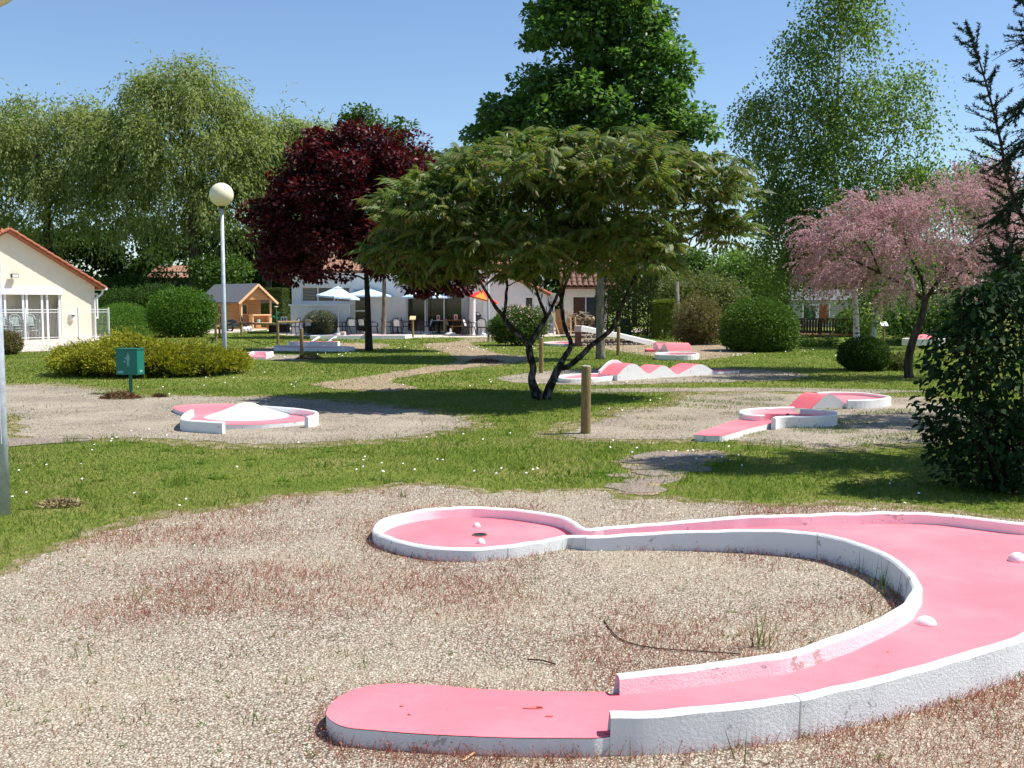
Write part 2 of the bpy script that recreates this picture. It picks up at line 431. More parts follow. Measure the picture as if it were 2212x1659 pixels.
def outline(px, z=0.0, per=5, rough=0.07, grow=0.0):
    """pixel outline -> world outline, ragged a little in world units"""
    w = [G(u, v, 0) for u, v in px]
    w = catmull(w, per, closed=True)
    out = []; sgn = -1.0 if sum(w[i].x*w[(i+1) % len(w)].y-w[(i+1) % len(w)].x*w[i].y for i in range(len(w))) > 0 else 1.0
    for i, p in enumerate(w):
        s = rough * min(2.5, p.y / 9.0)
        d = w[(i+1) % len(w)] - w[i-1]; nn = Vector((-d.y, d.x, 0)); nn = nn.normalized() if nn.length > 1e-6 else Vector((1, 0, 0))
        k = noise.noise(Vector((p.x*1.3, p.y*1.3, 3.1))) * s * 1.6 + noise.noise(Vector((p.x*4.5, p.y*4.5, 1.7))) * s * 1.1 + noise.noise(Vector((p.x*11, p.y*11, 5.7))) * s * .5
        if grow: k += grow*sgn*min(2.2, max(.7, p.y/9.0))*(1+.9*noise.noise(Vector((p.x*.9, p.y*.9, 8.8))))
        out.append((p.x + nn.x*k, p.y + nn.y*k))
    return out
PATCH = []; VERGE = []
def patch(name, label, px, mat, z=0.006, per=5, rough=0.07, grass=0.0, verge=None, grow=0.0):
    if verge: patch('worn_verge', verge, px, m_verge, .0025, max(per, 8), max(rough, .12), .55, None, .22)
    poly = outline(px, z, per, rough, grow)
    n = len(poly)
    a = sum(poly[i][0]*poly[(i+1)%n][1]-poly[(i+1)%n][0]*poly[i][1] for i in range(n))
    if a < 0: poly = poly[::-1]
    from mathutils.geometry import delaunay_2d_cdt
    pa = np.array(poly); pts = [Vector((float(x), float(y))) for x, y in poly]
    if pa[:, 1].min() < 6:                     # follow the dip of the ground near the camera
        gxs, gys = np.meshgrid(np.arange(-8, 8.01, .25), np.arange(1.0, 6.51, .25)); gxs, gys = gxs.ravel(), gys.ravel()
        ok = inside(pa, gxs, gys); pts += [Vector((float(a), float(b))) for a, b in zip(gxs[ok], gys[ok])]
    vo, _, fo, *_r = delaunay_2d_cdt(pts, [], [list(range(n))], 1, 1e-5)
    me = bpy.data.meshes.new(name)
    me.from_pydata([(v.x, v.y, z + float(H(v.x, v.y))) for v in vo], [], [tuple(f) for f in fo]); me.update()
    o = link_mesh(name, me, mat)
    tag(o, label, None, kind='structure')
    if name != 'worn_verge': PATCH.append((np.array(poly), grass))
    else: VERGE.append((np.array(poly), grass))
    return o
m_gravel = gravel_mat('pale_gravel', [(0.19,0.145,0.105), (0.46,0.385,0.30), (0.64,0.565,0.46), (0.32,0.255,0.19), (0.74,0.68,0.58)], 90)
m_gravel2 = gravel_mat('fine_gravel', [(0.22,0.18,0.14), (0.48,0.41,0.32), (0.36,0.30,0.24), (0.58,0.52,0.43)], 55, big=(0.46, 0.40, 0.31))
m_sand = gravel_mat('sandy_path', [(0.34,0.25,0.16), (0.50,0.40,0.28), (0.44,0.33,0.22)], 45, big=(0.42, 0.32, 0.20))
patch('gravel_patch', 'pale gravel bed around the large curved pink lane', [(-300,1330),(0,1243),(116,1192),(232,1150),(349,1125),(465,1107),(542,1088),(640,1075),(745,1066),(860,1057),(1000,1058),(1130,1066),(1250,1062),(1400,1082),(1560,1094),(1800,1100),(2000,1103),(2212,1128),(2480,1180),(2900,1500),(2700,1900),(1100,2100),(-700,1900),(-900,1500)], m_gravel, per=14, rough=.15, grass=0.03, verge='thin worn turf along the edge of the front gravel bed')
patch('gravel_patch', 'grey gravel bed around the lane with the white cone', [(-200,836),(0,833),(150,834),(212,842),(235,855),(300,858),(400,856),(500,857),(600,858),(700,866),(850,880),(960,896),(1002,910),(985,925),(900,942),(760,953),(600,956),(450,952),(300,947),(150,950),(70,945),(40,915),(0,890),(-200,890)], m_gravel2, per=12, rough=0.10, grass=0.03, verge='thin worn turf around the gravel of the cone lane')
patch('gravel_patch', 'weedy gravel around the lane with the round ring', [(1203,941),(1290,916),(1335,896),(1450,880),(1440,868),(1530,852),(1700,849),(1900,856),(2040,870),(2090,905),(2040,945),(1900,962),(1750,962),(1620,955),(1500,946),(1400,952),(1290,948)], m_gravel2, per=12, rough=0.14, grass=0.34, verge='thin worn turf around the gravel of the ring lane')
patch('gravel_patch', 'gravel bed below the wavy pink lane', [(1078,817),(1140,806),(1230,800),(1400,795),(1590,797),(1700,804),(1748,814),(1650,823),(1400,830),(1230,832),(1110,826)], m_gravel2, rough=0.05, grass=0.03)
patch('path', 'thin bare gravel trail behind the ring lane', [(1190,843),(1300,840),(1500,838),(1700,838),(1850,841),(2050,846),(1850,849),(1650,846),(1450,847),(1300,848)], m_gravel2, rough=0.04, grass=0.1)
patch('path', 'sandy path curving from the terrace across the lawn', [(913,744),(978,739),(1010,731),(1063,731),(1061,737),(1018,741),(1040,752),(1087,765),(1135,768),(1128,782),(1010,796),(900,812),(840,824),(900,838),(860,846),(800,846),(720,840),(675,830),(740,822),(840,806),(910,795),(975,786),(985,772),(940,756)], m_sand, rough=0.05, grass=0.04)
patch('gravel_patch', 'gravel strip beside the wooden marker post and molehill', [(515,769),(560,766),(650,768),(690,773),(640,779),(560,777),(520,776)], m_gravel2, rough=0.03, grass=0.03)
patch('gravel_patch', 'gravel bed around the cross shaped white lane', [(540,757),(600,747),(650,744),(760,741),(830,743),(838,748),(800,754),(700,758),(600,759)], m_sand, rough=0.03, grass=0.03)
patch('gravel_patch', 'bare brown earth between jump ramp and small tray lane', [(1190,737),(1250,735),(1420,738),(1560,744),(1650,752),(1620,763),(1560,773),(1480,779),(1420,772),(1360,763),(1290,752),(1230,746)], m_sand, rough=0.04, grass=0.12)
patch('path', 'sandy path leading along the bushes behind the ramp', [(1180,733),(1300,731),(1460,736),(1600,748),(1560,752),(1450,742),(1300,735)], m_sand, z=0.010, rough=0.03, grass=0.05)
patch('terrace', 'pale paved terrace in front of the white cafe', [(590,709),(760,708),(1000,708),(1300,709),(1420,712),(1420,717),(1200,727),(1060,729),(960,729),(850,730),(700,728),(600,722)], m_concrete, rough=0.02)
patch('terrace', 'pale paving in front of the cream gabled house', [(-300,728),(60,728),(210,722),(235,722),(200,738),(140,748),(112,757),(30,761),(-300,770)], m_concrete, rough=0.02)
patch('terrace', 'paved strip in front of the timber chalet', [(440,709),(520,708),(590,705),(600,709),(560,714),(500,719),(440,720)], m_concrete, rough=0.02)
patch('path', 'grey slab path end beside the tall lamp post', [(-60,952),(30,948),(120,948),(200,951),(150,957),(60,963),(-60,970)], m_slab, z=0.009, rough=0.03, grass=0.05)

patch('path', 'bare trodden soil around the half sunken stone slabs', [(1325,1062),(1350,1030),(1372,1000),(1405,980),(1460,973),(1545,978),(1535,995),(1490,1015),(1470,1035),(1430,1060),(1380,1072)], m_sand, z=0.005, per=8, rough=0.12, grass=0.42)
# half sunken stone slabs of the small path
PS = bpy.data.objects.new('path', None); col.objects.link(PS)
p0 = G(1420, 1000); PS.location = p0
tag(PS, 'worn stone slab path half overgrown with grass', None, kind='structure')
rs = random.Random(11)
slab_px = [(1432,984,.30),(1404,990,.22),(1462,991,.26),(1378,998,.18),(1440,1001,.30),(1490,998,.20),(1512,986,.24),(1536,983,.18),(1475,1013,.26),(1447,1018,.26),(1500,1014,.22),(1410,1024,.2),(1385,1012,.16),(1420,1037,.22),(1376,1040,.18),(1350,1052,.24),(1392,1058,.22),(1345,1028,.15)]
for u, v, r in slab_px:
    c = G(u, v); n = rs.randint(6, 8); a0 = rs.random()*6
    poly = []
    for k in range(n):
        a = a0 + 2*math.pi*k/n; rr = r*rs.uniform(.75, 1.1)
        poly.append((c.x-p0.x + rr*math.cos(a)*1.0, c.y-p0.y + rr*math.sin(a)*.85))
    MB().prism(poly, -0.03, rs.uniform(0.008, 0.016)).build('stone', m_slab, PS, bevel=0.006)

# ------------------------------------------------------------------ foliage helpers
def quads(pos, ax, nr, ln, wd, bend=0.0):
    """one rhombus leaf for each position: base, side, tip, side"""
    ax = ax / (np.linalg.norm(ax, axis=1, keepdims=True) + 1e-9)
    sd = np.cross(ax, nr); sd /= (np.linalg.norm(sd, axis=1, keepdims=True) + 1e-9)
    up = np.cross(sd, ax)
    ln = np.broadcast_to(ln, (len(pos),))[:, None]; wd = np.broadcast_to(wd, (len(pos),))[:, None]
    mid = pos + ax*ln*0.45
    V = np.stack([pos, mid + sd*wd*0.5 + up*bend*ln, pos + ax*ln, mid - sd*wd*0.5 + up*bend*ln], 1)
    F = np.arange(len(pos)*4).reshape(-1, 4)
    return V.reshape(-1, 3), F
def tris(pos, ax, nr, ln, wd):
    ax = ax / (np.linalg.norm(ax, axis=1, keepdims=True) + 1e-9)
    sd = np.cross(ax, nr); sd /= (np.linalg.norm(sd, axis=1, keepdims=True) + 1e-9)
    ln = np.broadcast_to(ln, (len(pos),))[:, None]; wd = np.broadcast_to(wd, (len(pos),))[:, None]
    V = np.stack([pos - sd*wd*0.5, pos + sd*wd*0.5, pos + ax*ln], 1)
    return V.reshape(-1, 3), np.arange(len(pos)*3).reshape(-1, 3)
def joinm(parts):
    V = []; F = []; b = 0
    for v, f in parts:
        V.append(v); F.append(f + b); b += len(v)
    return np.concatenate(V), np.concatenate(F)
def rdir(g, n):
    d = g.normal(size=(n, 3)); return d / np.linalg.norm(d, axis=1, keepdims=True)

# ------------------------------------------------------------------ grass
LAYER = PATCH
def grass_field():
    g = np.random.default_rng(3)
    bands = [(3.4, 9, 2700, .030, .060, .0055), (9, 13, 1700, .030, .060, .0080), (13, 20, 800, .035, .06, .012), (20, 34, 260, .035, .065, .022), (34, 62, 70, .04, .07, .042)]
    parts = []; flow = []
    for y0, y1, dens, h0, h1, w in bands:
        ex = 3.2 if y0 < 5 else 2.0; xm = 0.56*y1 + ex
        n = int((y1-y0)*2*xm*dens)
        x = g.uniform(-xm, xm, n); y = g.uniform(y0, y1, n)
        keep = np.abs(x) < 0.56*y + ex
        x, y = x[keep], y[keep]
        p = np.ones(len(x)); js = np.where(g.random(len(x)) < .3, 2.8, 1.0); jx = g.normal(0, .07+.009*y, len(x))*js; jy = g.normal(0, .09+.014*y, len(x))*js
        for poly, gr in PATCH + VERGE:
            ins = inside(poly, x+jx, y+jy); p[ins] = np.minimum(p[ins], gr)
        for poly in NOGRASS:
            ins = inside(poly, x, y); p[ins] = 0
        # clumps on the weedy gravel
        cl = 0.5 + 0.5*np.sin(x*3.1 + 1.3*np.sin(y*2.3)) * np.sin(y*3.7 + 1.1*np.sin(x*1.9))
        p = np.where(p < 0.5, p * (0.1 + 2.6*(cl > 0.62)), p)
        keep = g.random(len(x)) < p
        x, y = x[keep], y[keep]; n = len(x)
        z = H(x, y) - 0.004
        pos = np.stack([x, y, z], 1)
        ax = np.stack([g.normal(0, .55, n), g.normal(0, .55, n), np.ones(n)], 1)
        pat = 0.8 + 0.25*np.sin(x*.9+np.sin(y*.7))*np.sin(y*.8)
        ln = g.uniform(h0, h1, n)*pat; ln[g.random(n) < .012] *= 1.9
        parts.append(tris(pos, ax, rdir(g, n)*np.array([1, 1, .2]), ln, w*g.uniform(.7, 1.3, n)))
    # taller tufts and flat broad leaved rosettes break up the mown surface
    for i in range(260):
        y = g.uniform(6.5, 15)**1.0; x = g.uniform(-1, 1)*(.54*y+.5)
        if i == 0: q = G(395, 1042); x, y = q.x, q.y
        xa = np.array([x]); ya = np.array([y]); bad = any(inside(pl, xa, ya)[0] for pl, _ in PATCH) or any(inside(pl, xa, ya)[0] for pl in NOGRASS)
        if bad: continue
        flat_ = (i % 2) and i > 0; n = 60 if i == 0 else int(g.integers(14, 30)); sp = .10 if i == 0 else .05
        pos = np.stack([x+g.normal(0, sp, n), y+g.normal(0, sp, n), np.zeros(n)], 1)
        ax = np.stack([g.normal(0, 1.0 if flat_ else .45, n), g.normal(0, 1.0 if flat_ else .45, n), np.full(n, .5 if flat_ else 1.0)], 1)
        ln = g.uniform(.05, .10, n) if flat_ else g.uniform(.07, .13 if i else .22, n)
        parts.append(tris(pos, ax, rdir(g, n)*np.array([1, 1, .2]) if not flat_ else np.tile([0., 0., 1.], (n, 1))+rdir(g, n)*.3, ln, .022 if flat_ else .007))
    V, F = joinm(parts)
    m = leafmat('grass_blades', [(0.07,0.14,0.012), (0.10,0.195,0.018), (0.14,0.23,0.026), (0.185,0.245,0.042), (0.28,0.265,0.095)], 0.42, 0.55, 0.2, posvar=1.3)
    o = mesh_np('grass', V, F, m)
    tag(o, 'short mown grass blades covering the lawn', 'grass', kind='stuff')
# ------------------------------------------------------------------ mini golf lanes
NOGRASS = []
def wall_mesh(path, t, z0, z1, closed=False, slant=(0, 0), jit=0.004, seed=1, zfun=None):
    """hand-plastered kerb swept along an xy path"""
    path = [Vector((p[0], p[1], 0)) for p in path]; k = len(path)
    b = min(0.012, t*0.2)
    sec = [(-t/2, z0), (-t/2, z1-b), (-t/2+b, z1), (t/2-b, z1), (t/2, z1-b), (t/2, z0)]
    vs = []
    for i in range(k):
        if closed: d = path[(i+1) % k] - path[(i-1) % k]
        else: d = path[min(i+1, k-1)] - path[max(i-1, 0)]
        d.normalize(); s = Vector((-d.y, d.x, 0))
        for j, (a, z) in enumerate(sec):
            p = path[i] + s*a
            q = noise.noise_vector(Vector((p.x*6, p.y*6, z*6+seed)))
            e = 0.0
            if not closed and z > z0:
                if i == 0: p = p + d*slant[0]
                if i == k-1: p = p - d*slant[1]
            vs.append((p.x + q.x*jit, p.y + q.y*jit, z + ((q.z*jit + (zfun(path[i].x, path[i].y)-z1 if zfun else 0)) if z > z0 else 0)))
    n = len(sec)
    fs = []
    for i in range(k if closed else k-1):
        for j in range(n):
            a = i*n+j; b_ = i*n+(j+1) % n; c = ((i+1) % k)*n+(j+1) % n; d_ = ((i+1) % k)*n+j
            fs.append((a, d_, c, b_))
    if not closed: fs += [tuple(range(n)), tuple((k-1)*n+j for j in range(n-1, -1, -1))]
    return MB().add(vs, fs)
def zm(z, lst):
    """points read in an enlarged crop -> 2212 grid; z = (x offset, y offset, factor)"""
    return [(z[0]+z[2]*a, z[1]+z[2]*b) for a, b in lst]
Z1 = (677.7, 1050.4, .3669); Z2 = (1287.6, 1050.4, .4179); Z4 = (1084.3, 643.8, .2757)
Z6 = (1152.1, 779.4, .3983); Z7 = (0.0, 779.4, .4596); Z8 = (1152.1, 650.6, .1532); Z9 = (569.3, 704.8, .1532)
def lane_root(label, c, name='mini_golf_lane'):
    return empty(name, (c[0], c[1], 0), label, 'golf lane', 'concrete mini golf lanes')
def floor_of(root, poly, z, skirt=-0.06):
    b = MB().prism(poly, skirt, z-0.004); ob = b.build('base', m_white, root, world=True)
    n = len(poly); a = sum(poly[i][0]*poly[(i+1)%n][1]-poly[(i+1)%n][0]*poly[i][1] for i in range(n))
    pl = poly if a > 0 else poly[::-1]
    s = MB().add([(x, y, z) for x, y in pl], [tuple(range(len(pl)))])
    s.build('playing_surface', m_pink, root, world=True)
    NOGRASS.append(np.array(poly))
def dome(root, c, r, h, name='bump', mat=None):
    prof = [(r*math.cos(a), h*math.sin(a)) for a in np.linspace(0, math.pi/2*.97, 6)]
    MB().lathe(prof, 14, c).build(name, mat or m_white, root, smooth=True, world=True)

# lane A: the long curved lane
ZT, ZF = 0.15, 0.075
def ztop_a(x, y):       # the lane is level, the ground rises towards its far round end
    f = float(np.interp(x, [.35, 1.7], [.085, .165])); t = float(np.interp(y, [4.3, 5.6], [0, 1]))
    return .15*(1-t) + f*t
def zflo_a(x, y): return ztop_a(x, y) - 0.075
def GA(u, v, f=None):
    f = f or ztop_a; p = G(u, v, .15)
    for _ in range(6): p = G(u, v, f(p.x, p.y))
    return p
near = zm(Z2, [(40,1173),(300,1168),(700,1131),(1000,1090),(1300,1030),(1600,957),(1900,870),(2212,762)])
far = zm(Z2, [(2212,189),(1800,144),(1500,134),(1000,146),(500,176),(0,216)])
circ = zm(Z1, [(1700,243),(1615,252),(1570,236),(1530,207),(1480,185),(1400,166),(1200,137),(1000,122),(800,125),(650,137),(500,165),(405,200),(366,243),(390,280),(450,303),(560,333),(700,357),(850,364),(1000,361),(1200,342),(1400,307),(1490,291),(1600,291)])
inner = zm(Z2, [(0,257),(400,233),(800,224),(1100,238),(1300,277),(1490,347),(1605,430),(1657,505),(1640,565),(1560,640),(1330,748),(1000,858),(700,905),(400,942),(75,977)])
w_near = [GA(u, v) for u, v in near]; w_far = [GA(u, v) for u, v in far]
mid = [Vector((2.85, 5.02, 0)), Vector((3.4, 5.62, 0)), Vector((3.75, 6.2, 0)), Vector((3.78, 6.68, 0))]
w_path = catmull([Vector((p.x, p.y, 0)) for p in w_near] + mid + [Vector((p.x, p.y, 0)) for p in w_far] + [Vector((*GA(u, v).xy, 0)) for u, v in circ + inner], 9)
pad = [G(u, v, ZF).xy for u, v in zm(Z1, [(1720,1210),(1400,1208),(1000,1195),(700,1170),(450,1162),(300,1180),(200,1213),(120,1262),(80,1315),(76,1348),(120,1390),(200,1420),(350,1435),(600,1455),(900,1470),(1200,1480),(1500,1482),(1600,1483),(1655,1482),(1700,1477),(1765,1470)])]
pad_s = [(p.x, p.y) for p in catmull([Vector((p[0], p[1], 0)) for p in pad], 4)]
LA = lane_root('large C shaped pink lane with white walls and round end', (0.6, 5.2))
polyA = pad_s + [(p.x, p.y) for p in w_path]
NOGRASS.append(np.array(polyA))
from mathutils.geometry import delaunay_2d_cdt
gxs, gys = np.meshgrid(np.arange(-1, 4.2, .1), np.arange(3, 8, .1)); gxs, gys = gxs.ravel(), gys.ravel(); ok = inside(np.array(polyA), gxs, gys)
vo, _, fo, *_r = delaunay_2d_cdt([Vector((float(a), float(b))) for a, b in polyA] + [Vector((float(a), float(b))) for a, b in zip(gxs[ok], gys[ok])], [], [list(range(len(polyA)))], 1, 1e-5)
MB().add([(v.x, v.y, zflo_a(v.x, v.y)) for v in vo], [tuple(f) for f in fo]).build('playing_surface', m_pink, LA, world=True, smooth=True)
mbA = MB(); kA = len(polyA)
mbA.add([(x, y, -.10) for x, y in polyA] + [(x, y, zflo_a(x, y)-.003) for x, y in polyA], [(i, (i+1) % kA, kA+(i+1) % kA, kA+i) for i in range(kA)])
mbA.build('base', m_white, LA, world=True)
wall_mesh(w_path, 0.050, -0.10, ZT, slant=(0.09, 0.09), jit=0.006, zfun=ztop_a).build('wall', m_white, LA, world=True, smooth=False)
for zz, (a, b), r, h in ((Z1, (960,238), .028, .035), (Z1, (985,336), .030, .038), (Z2, (1705,710), .050, .04), (Z2, (2178,386), .055, .055)):
    p = GA(zz[0]+zz[2]*a, zz[1]+zz[2]*b, zflo_a); dome(LA, (p.x, p.y, zflo_a(p.x, p.y)-0.004), r, h)
p = GA(Z1[0]+Z1[2]*978, Z1[1]+Z1[2]*287, zflo_a); ZF = zflo_a(p.x, p.y)+.001
MB().lathe([(0.055, 0), (0.055, .0035), (0.048, .004)], 20, (p.x, p.y, ZF)).build('hole_rim', m_soil, LA, world=True)
MB().lathe([(0.046, 0), (0.044, .0055)], 20, (p.x, p.y, ZF)).build('hole', m_black, LA, world=True)
# worn paint scabs on the tee
for a, b, w, hh in ((1290,1308,.045,.006),(1330,1303,.02,.006),(1390,1357,.02,.004),(520,1295,.012,.004),(1105,182,.01,.006)):
    q = GA(Z1[0]+Z1[2]*a, Z1[1]+Z1[2]*b, zflo_a); ZF = zflo_a(q.x, q.y)
    pts = [(q.x+w*rg.uniform(.6,1)*math.cos(t), q.y+hh*2.2*rg.uniform(.6,1)*math.sin(t), ZF+0.003) for t in np.linspace(0, 6.28, 9)[:-1]]
    MB().add(pts, [tuple(range(8))]).build('paint_scab', M('worn_paint', (0.55,0.13,0.12), 0.9), LA, world=True)

# cast joints across the kerb
m_joint = M('joint_mortar', (.50, .48, .45), .95, .25, 20)
for ji in (28, 95, 330, 365, 398):
    if ji+1 < len(w_path):
        a_ = w_path[ji]; b_ = a_.lerp(w_path[ji+1], min(1, .006/max(.006, (w_path[ji+1]-a_).length)))
        wall_mesh([a_, b_], .0535, -.09, ZT+.0018, jit=0, zfun=lambda x, y: ztop_a(x, y)+.0018).build('joint', m_joint, LA, world=True)
# lane B: white cone
zt, zf = 0.15, 0.06
LB = lane_root('short pink lane with white cone mound on gravel', tuple(G(550, 905).xy))
pb = [tuple(G(u, v, zf).xy) for u, v in zm(Z7, [(813,221),(835,212),(880,206),(940,203),(1050,202),(1150,205),(1250,214),(1400,227),(1470,235),(1492,246),(1480,262),(1440,280),(1300,294),(1200,299),(1060,300),(960,293),(885,287),(858,276),(872,250),(885,247),(850,238)])]
pb = [(p.x, p.y) for p in catmull([Vector((*p, 0)) for p in pb], 3, closed=True)]
floor_of(LB, pb, zf)
wl = catmull([Vector((*G(u, v, zt).xy, 0)) for u, v in zm(Z7, [(902,229),(875,246),(858,262),(860,272),(880,277),(960,283),(1052,288)])], 4)
wall_mesh(wl, 0.06, -0.05, zt).build('wall', m_white, LB, world=True)
wr = catmull([Vector((*G(u, v, zt).xy, 0)) for u, v in zm(Z7, [(1440,262),(1478,254),(1488,243),(1470,234),(1400,224),(1320,217),(1235,211)])], 4)
wall_mesh(wr, 0.055, -0.05, zt).build('wall', m_white, LB, world=True)
c = G(Z7[0]+Z7[2]*1160, Z7[1]+Z7[2]*262, zf); rc = 0.575
top = Zv(c.y, Z7[1]+Z7[2]*198)
prof = [(rc, 0), (rc*.97, .012), (rc*.6, (top-zf)*.42), (rc*.3, (top-zf)*.80), (rc*.2, (top-zf)*.955), (rc*.13, top-zf)]
MB().lathe(prof, 40, (c.x, c.y, zf-0.002)).build('cone', m_white, LB, world=True, smooth=True)

# lane C: ring and hump
zt, zf = 0.155, 0.08
LC = lane_root('pink lane with tee ramp round ring and hump', tuple(G(1690, 905).xy))
tee = [tuple(G(u, v, zf).xy) for u, v in zm(Z6, [(874,397),(905,383),(1000,352),(1100,320),(1180,318),(1290,322),(1300,333),(1180,362),(1080,391),(1045,400),(1010,404),(930,403)])]
tee = [(p.x, p.y) for p in catmull([Vector((*p, 0)) for p in tee], 3, closed=True)]
floor_of(LC, tee, zf - 0.003)
ring1 = catmull([Vector((*G(u, v, zt).xy, 0)) for u, v in zm(Z6, [(1252,293),(1200,293),(1150,287),(1128,277),(1132,268),(1170,260),(1250,254),(1330,251),(1412,249)])], 4)
ring2 = catmull([Vector((*G(u, v, zt).xy, 0)) for u, v in zm(Z6, [(1303,310),(1325,302),(1380,299),(1470,300),(1560,298),(1622,290),(1637,280),(1620,271),(1550,264),(1450,258)])], 4)
floor_of(LC, [(p.x, p.y) for p in ring1[::-1]] + [(p.x, p.y) for p in ring2], zf)
wall_mesh(ring1, 0.06, -0.05, zt, seed=3).build('wall', m_white, LC, world=True)
wall_mesh(ring2, 0.06, -0.05, zt, seed=4).build('wall', m_white, LC, world=True)
q = G(Z6[0]+Z6[2]*1462, Z6[1]+Z6[2]*288, zf); dome(LC, (q.x, q.y, zf), .03, .05)
q = G(Z6[0]+Z6[2]*1380, Z6[1]+Z6[2]*292, zf); dome(LC, (q.x, q.y, zf), .025, .02, 'hole', m_black)
# hump
A = G(Z6[0]+Z6[2]*1505, Z6[1]+Z6[2]*264); B = G(Z6[0]+Z6[2]*1705, Z6[1]+Z6[2]*259)
prof = []
for a, b in [(1505,262),(1530,238),(1560,208),(1585,187),(1602,181),(1625,186),(1655,205),(1690,232),(1705,236)]:
    t = (a-1505)/200.0; g0 = A.lerp(B, t); prof.append((g0, Zv(g0.y, Z6[1]+Z6[2]*b)))
back = Vector((-.27, .30, 0))
mb = MB(); n = len(prof)
fr = [(g0.x, g0.y, -.05) for g0, z in prof] + [(g0.x, g0.y, z) for g0, z in prof]
bk = [(x+back.x, y+back.y, z) for x, y, z in fr]
mb.add(fr, [(i, i+1, n+i+1, n+i) for i in range(n-1)]); mb.add(bk, [(n+i, n+i+1, i+1, i) for i in range(n-1)])
mb.add([fr[0], fr[n], bk[n], bk[0], fr[n-1], fr[2*n-1], bk[2*n-1], bk[n-1]], [(0,1,2,3),(7,6,5,4)])
mb.build('hump_side', m_white, LC, world=True)
mb = MB().add([(x, y, z+.003) for x, y, z in fr[n:]] + [(x, y, z+.003) for x, y, z in bk[n:]], [(i, i+1, n+i+1, n+i) for i in range(n-1)])
mb.build('hump_surface', m_pink, LC, world=True, smooth=True)
NOGRASS.append(np.array([fr[0][:2], fr[n-1][:2], bk[n-1][:2], bk[0][:2]]))
ze, zef = 0.14, 0.085
eg = catmull([Vector((*G(u, v, ze).xy, 0)) for u, v in zm(Z6, [(1702,213),(1800,211),(1890,204),(1930,196),(1915,189),(1850,179),(1770,171),(1690,168),(1600,168),(1540,171)])], 4)
floor_of(LC, [(p.x, p.y) for p in eg], zef)
wall_mesh(eg, 0.055, -0.05, ze, seed=8).build('wall', m_white, LC, world=True)

# lane D: waves
LD = lane_root('pink lane with three wave humps behind the gravel', tuple(G(1440, 815).xy))
FL = G(1333.8, 823); FR = G(1597, 805.9)
cont = [(905,603),(925,580),(945,556),(965,536),(985,522),(1005,516),(1025,515),(1045,524),(1065,541),(1085,562),(1105,580),(1130,591),(1150,583),(1175,566),(1200,546),(1225,533),(1250,530),(1270,539),(1295,560),(1320,583),(1342,597),(1365,593),(1400,574),(1440,551),(1475,531),(1510,520),(1545,520),(1575,531),(1610,553),(1640,572),(1670,577),(1750,574),(1858,570)]
prof = []
for a, b in cont:
    t = (a-905)/953.0; g0 = FL.lerp(FR, t); prof.append((g0, max(.05, Zv(g0.y, Z4[1]+Z4[2]*b))))
axis_d = (FR-FL).normalized(); back = Vector((-axis_d.y, axis_d.x, 0))*.52
n = len(prof)
fr = [(g0.x, g0.y, -.05) for g0, z in prof] + [(g0.x, g0.y, z) for g0, z in prof]
bk = [(x+back.x, y+back.y, z) for x, y, z in fr]
mb = MB(); mb.add(fr, [(i, i+1, n+i+1, n+i) for i in range(n-1)]); mb.add(bk, [(n+i, n+i+1, i+1, i) for i in range(n-1)])
mb.add([fr[0], fr[n], bk[n], bk[0], fr[n-1], fr[2*n-1], bk[2*n-1], bk[n-1]], [(0,1,2,3),(7,6,5,4)])
mb.build('wave_side', m_white, LD, world=True)
MB().add([(x, y, z+.003) for x, y, z in fr[n:]] + [(x, y, z+.003) for x, y, z in bk[n:]], [(i, i+1, n+i+1, n+i) for i in range(n-1)]).build('wave_surface', m_pink, LD, world=True, smooth=True)
NOGRASS.append(np.array([fr[0][:2], fr[n-1][:2], bk[n-1][:2], bk[0][:2]]))
kb = bk[n:n+11]; bd = back.normalized()*.06          # raised white kerb along the back of the first hump
mb = MB(); kk = len(kb)
a_ = [(x, y, z-.1) for x, y, z in kb]; b_ = [(x, y, z+.06) for x, y, z in kb]
c_ = [(x+bd.x, y+bd.y, z+.06) for x, y, z in kb]; d_ = [(x+bd.x, y+bd.y, z-.1) for x, y, z in kb]
mb.add(a_+b_+c_+d_, [(i, i+1, kk+i+1, kk+i) for i in range(kk-1)] + [(kk+i, kk+i+1, 2*kk+i+1, 2*kk+i) for i in range(kk-1)] + [(2*kk+i, 2*kk+i+1, 3*kk+i+1, 3*kk+i) for i in range(kk-1)] + [(0, kk, 2*kk, 3*kk), (4*kk-1, 3*kk-1, 2*kk-1, kk-1)])
mb.build('kerb', m_white, LD, world=True)
zt = .10
tr = [(1335,810.5),(1290,815),(1240,817.5),(1216,817),(1209,813.5),(1220,809),(1250,807),(1300,806.5),(1316,807.5)]
trw = catmull([Vector((*G(u, v, zt).xy, 0)) for u, v in tr], 4)
floor_of(LD, [(p.x, p.y) for p in trw] , .05)
wall_mesh(trw, .06, -.05, zt, seed=12).build('wall', m_white, LD, world=True)

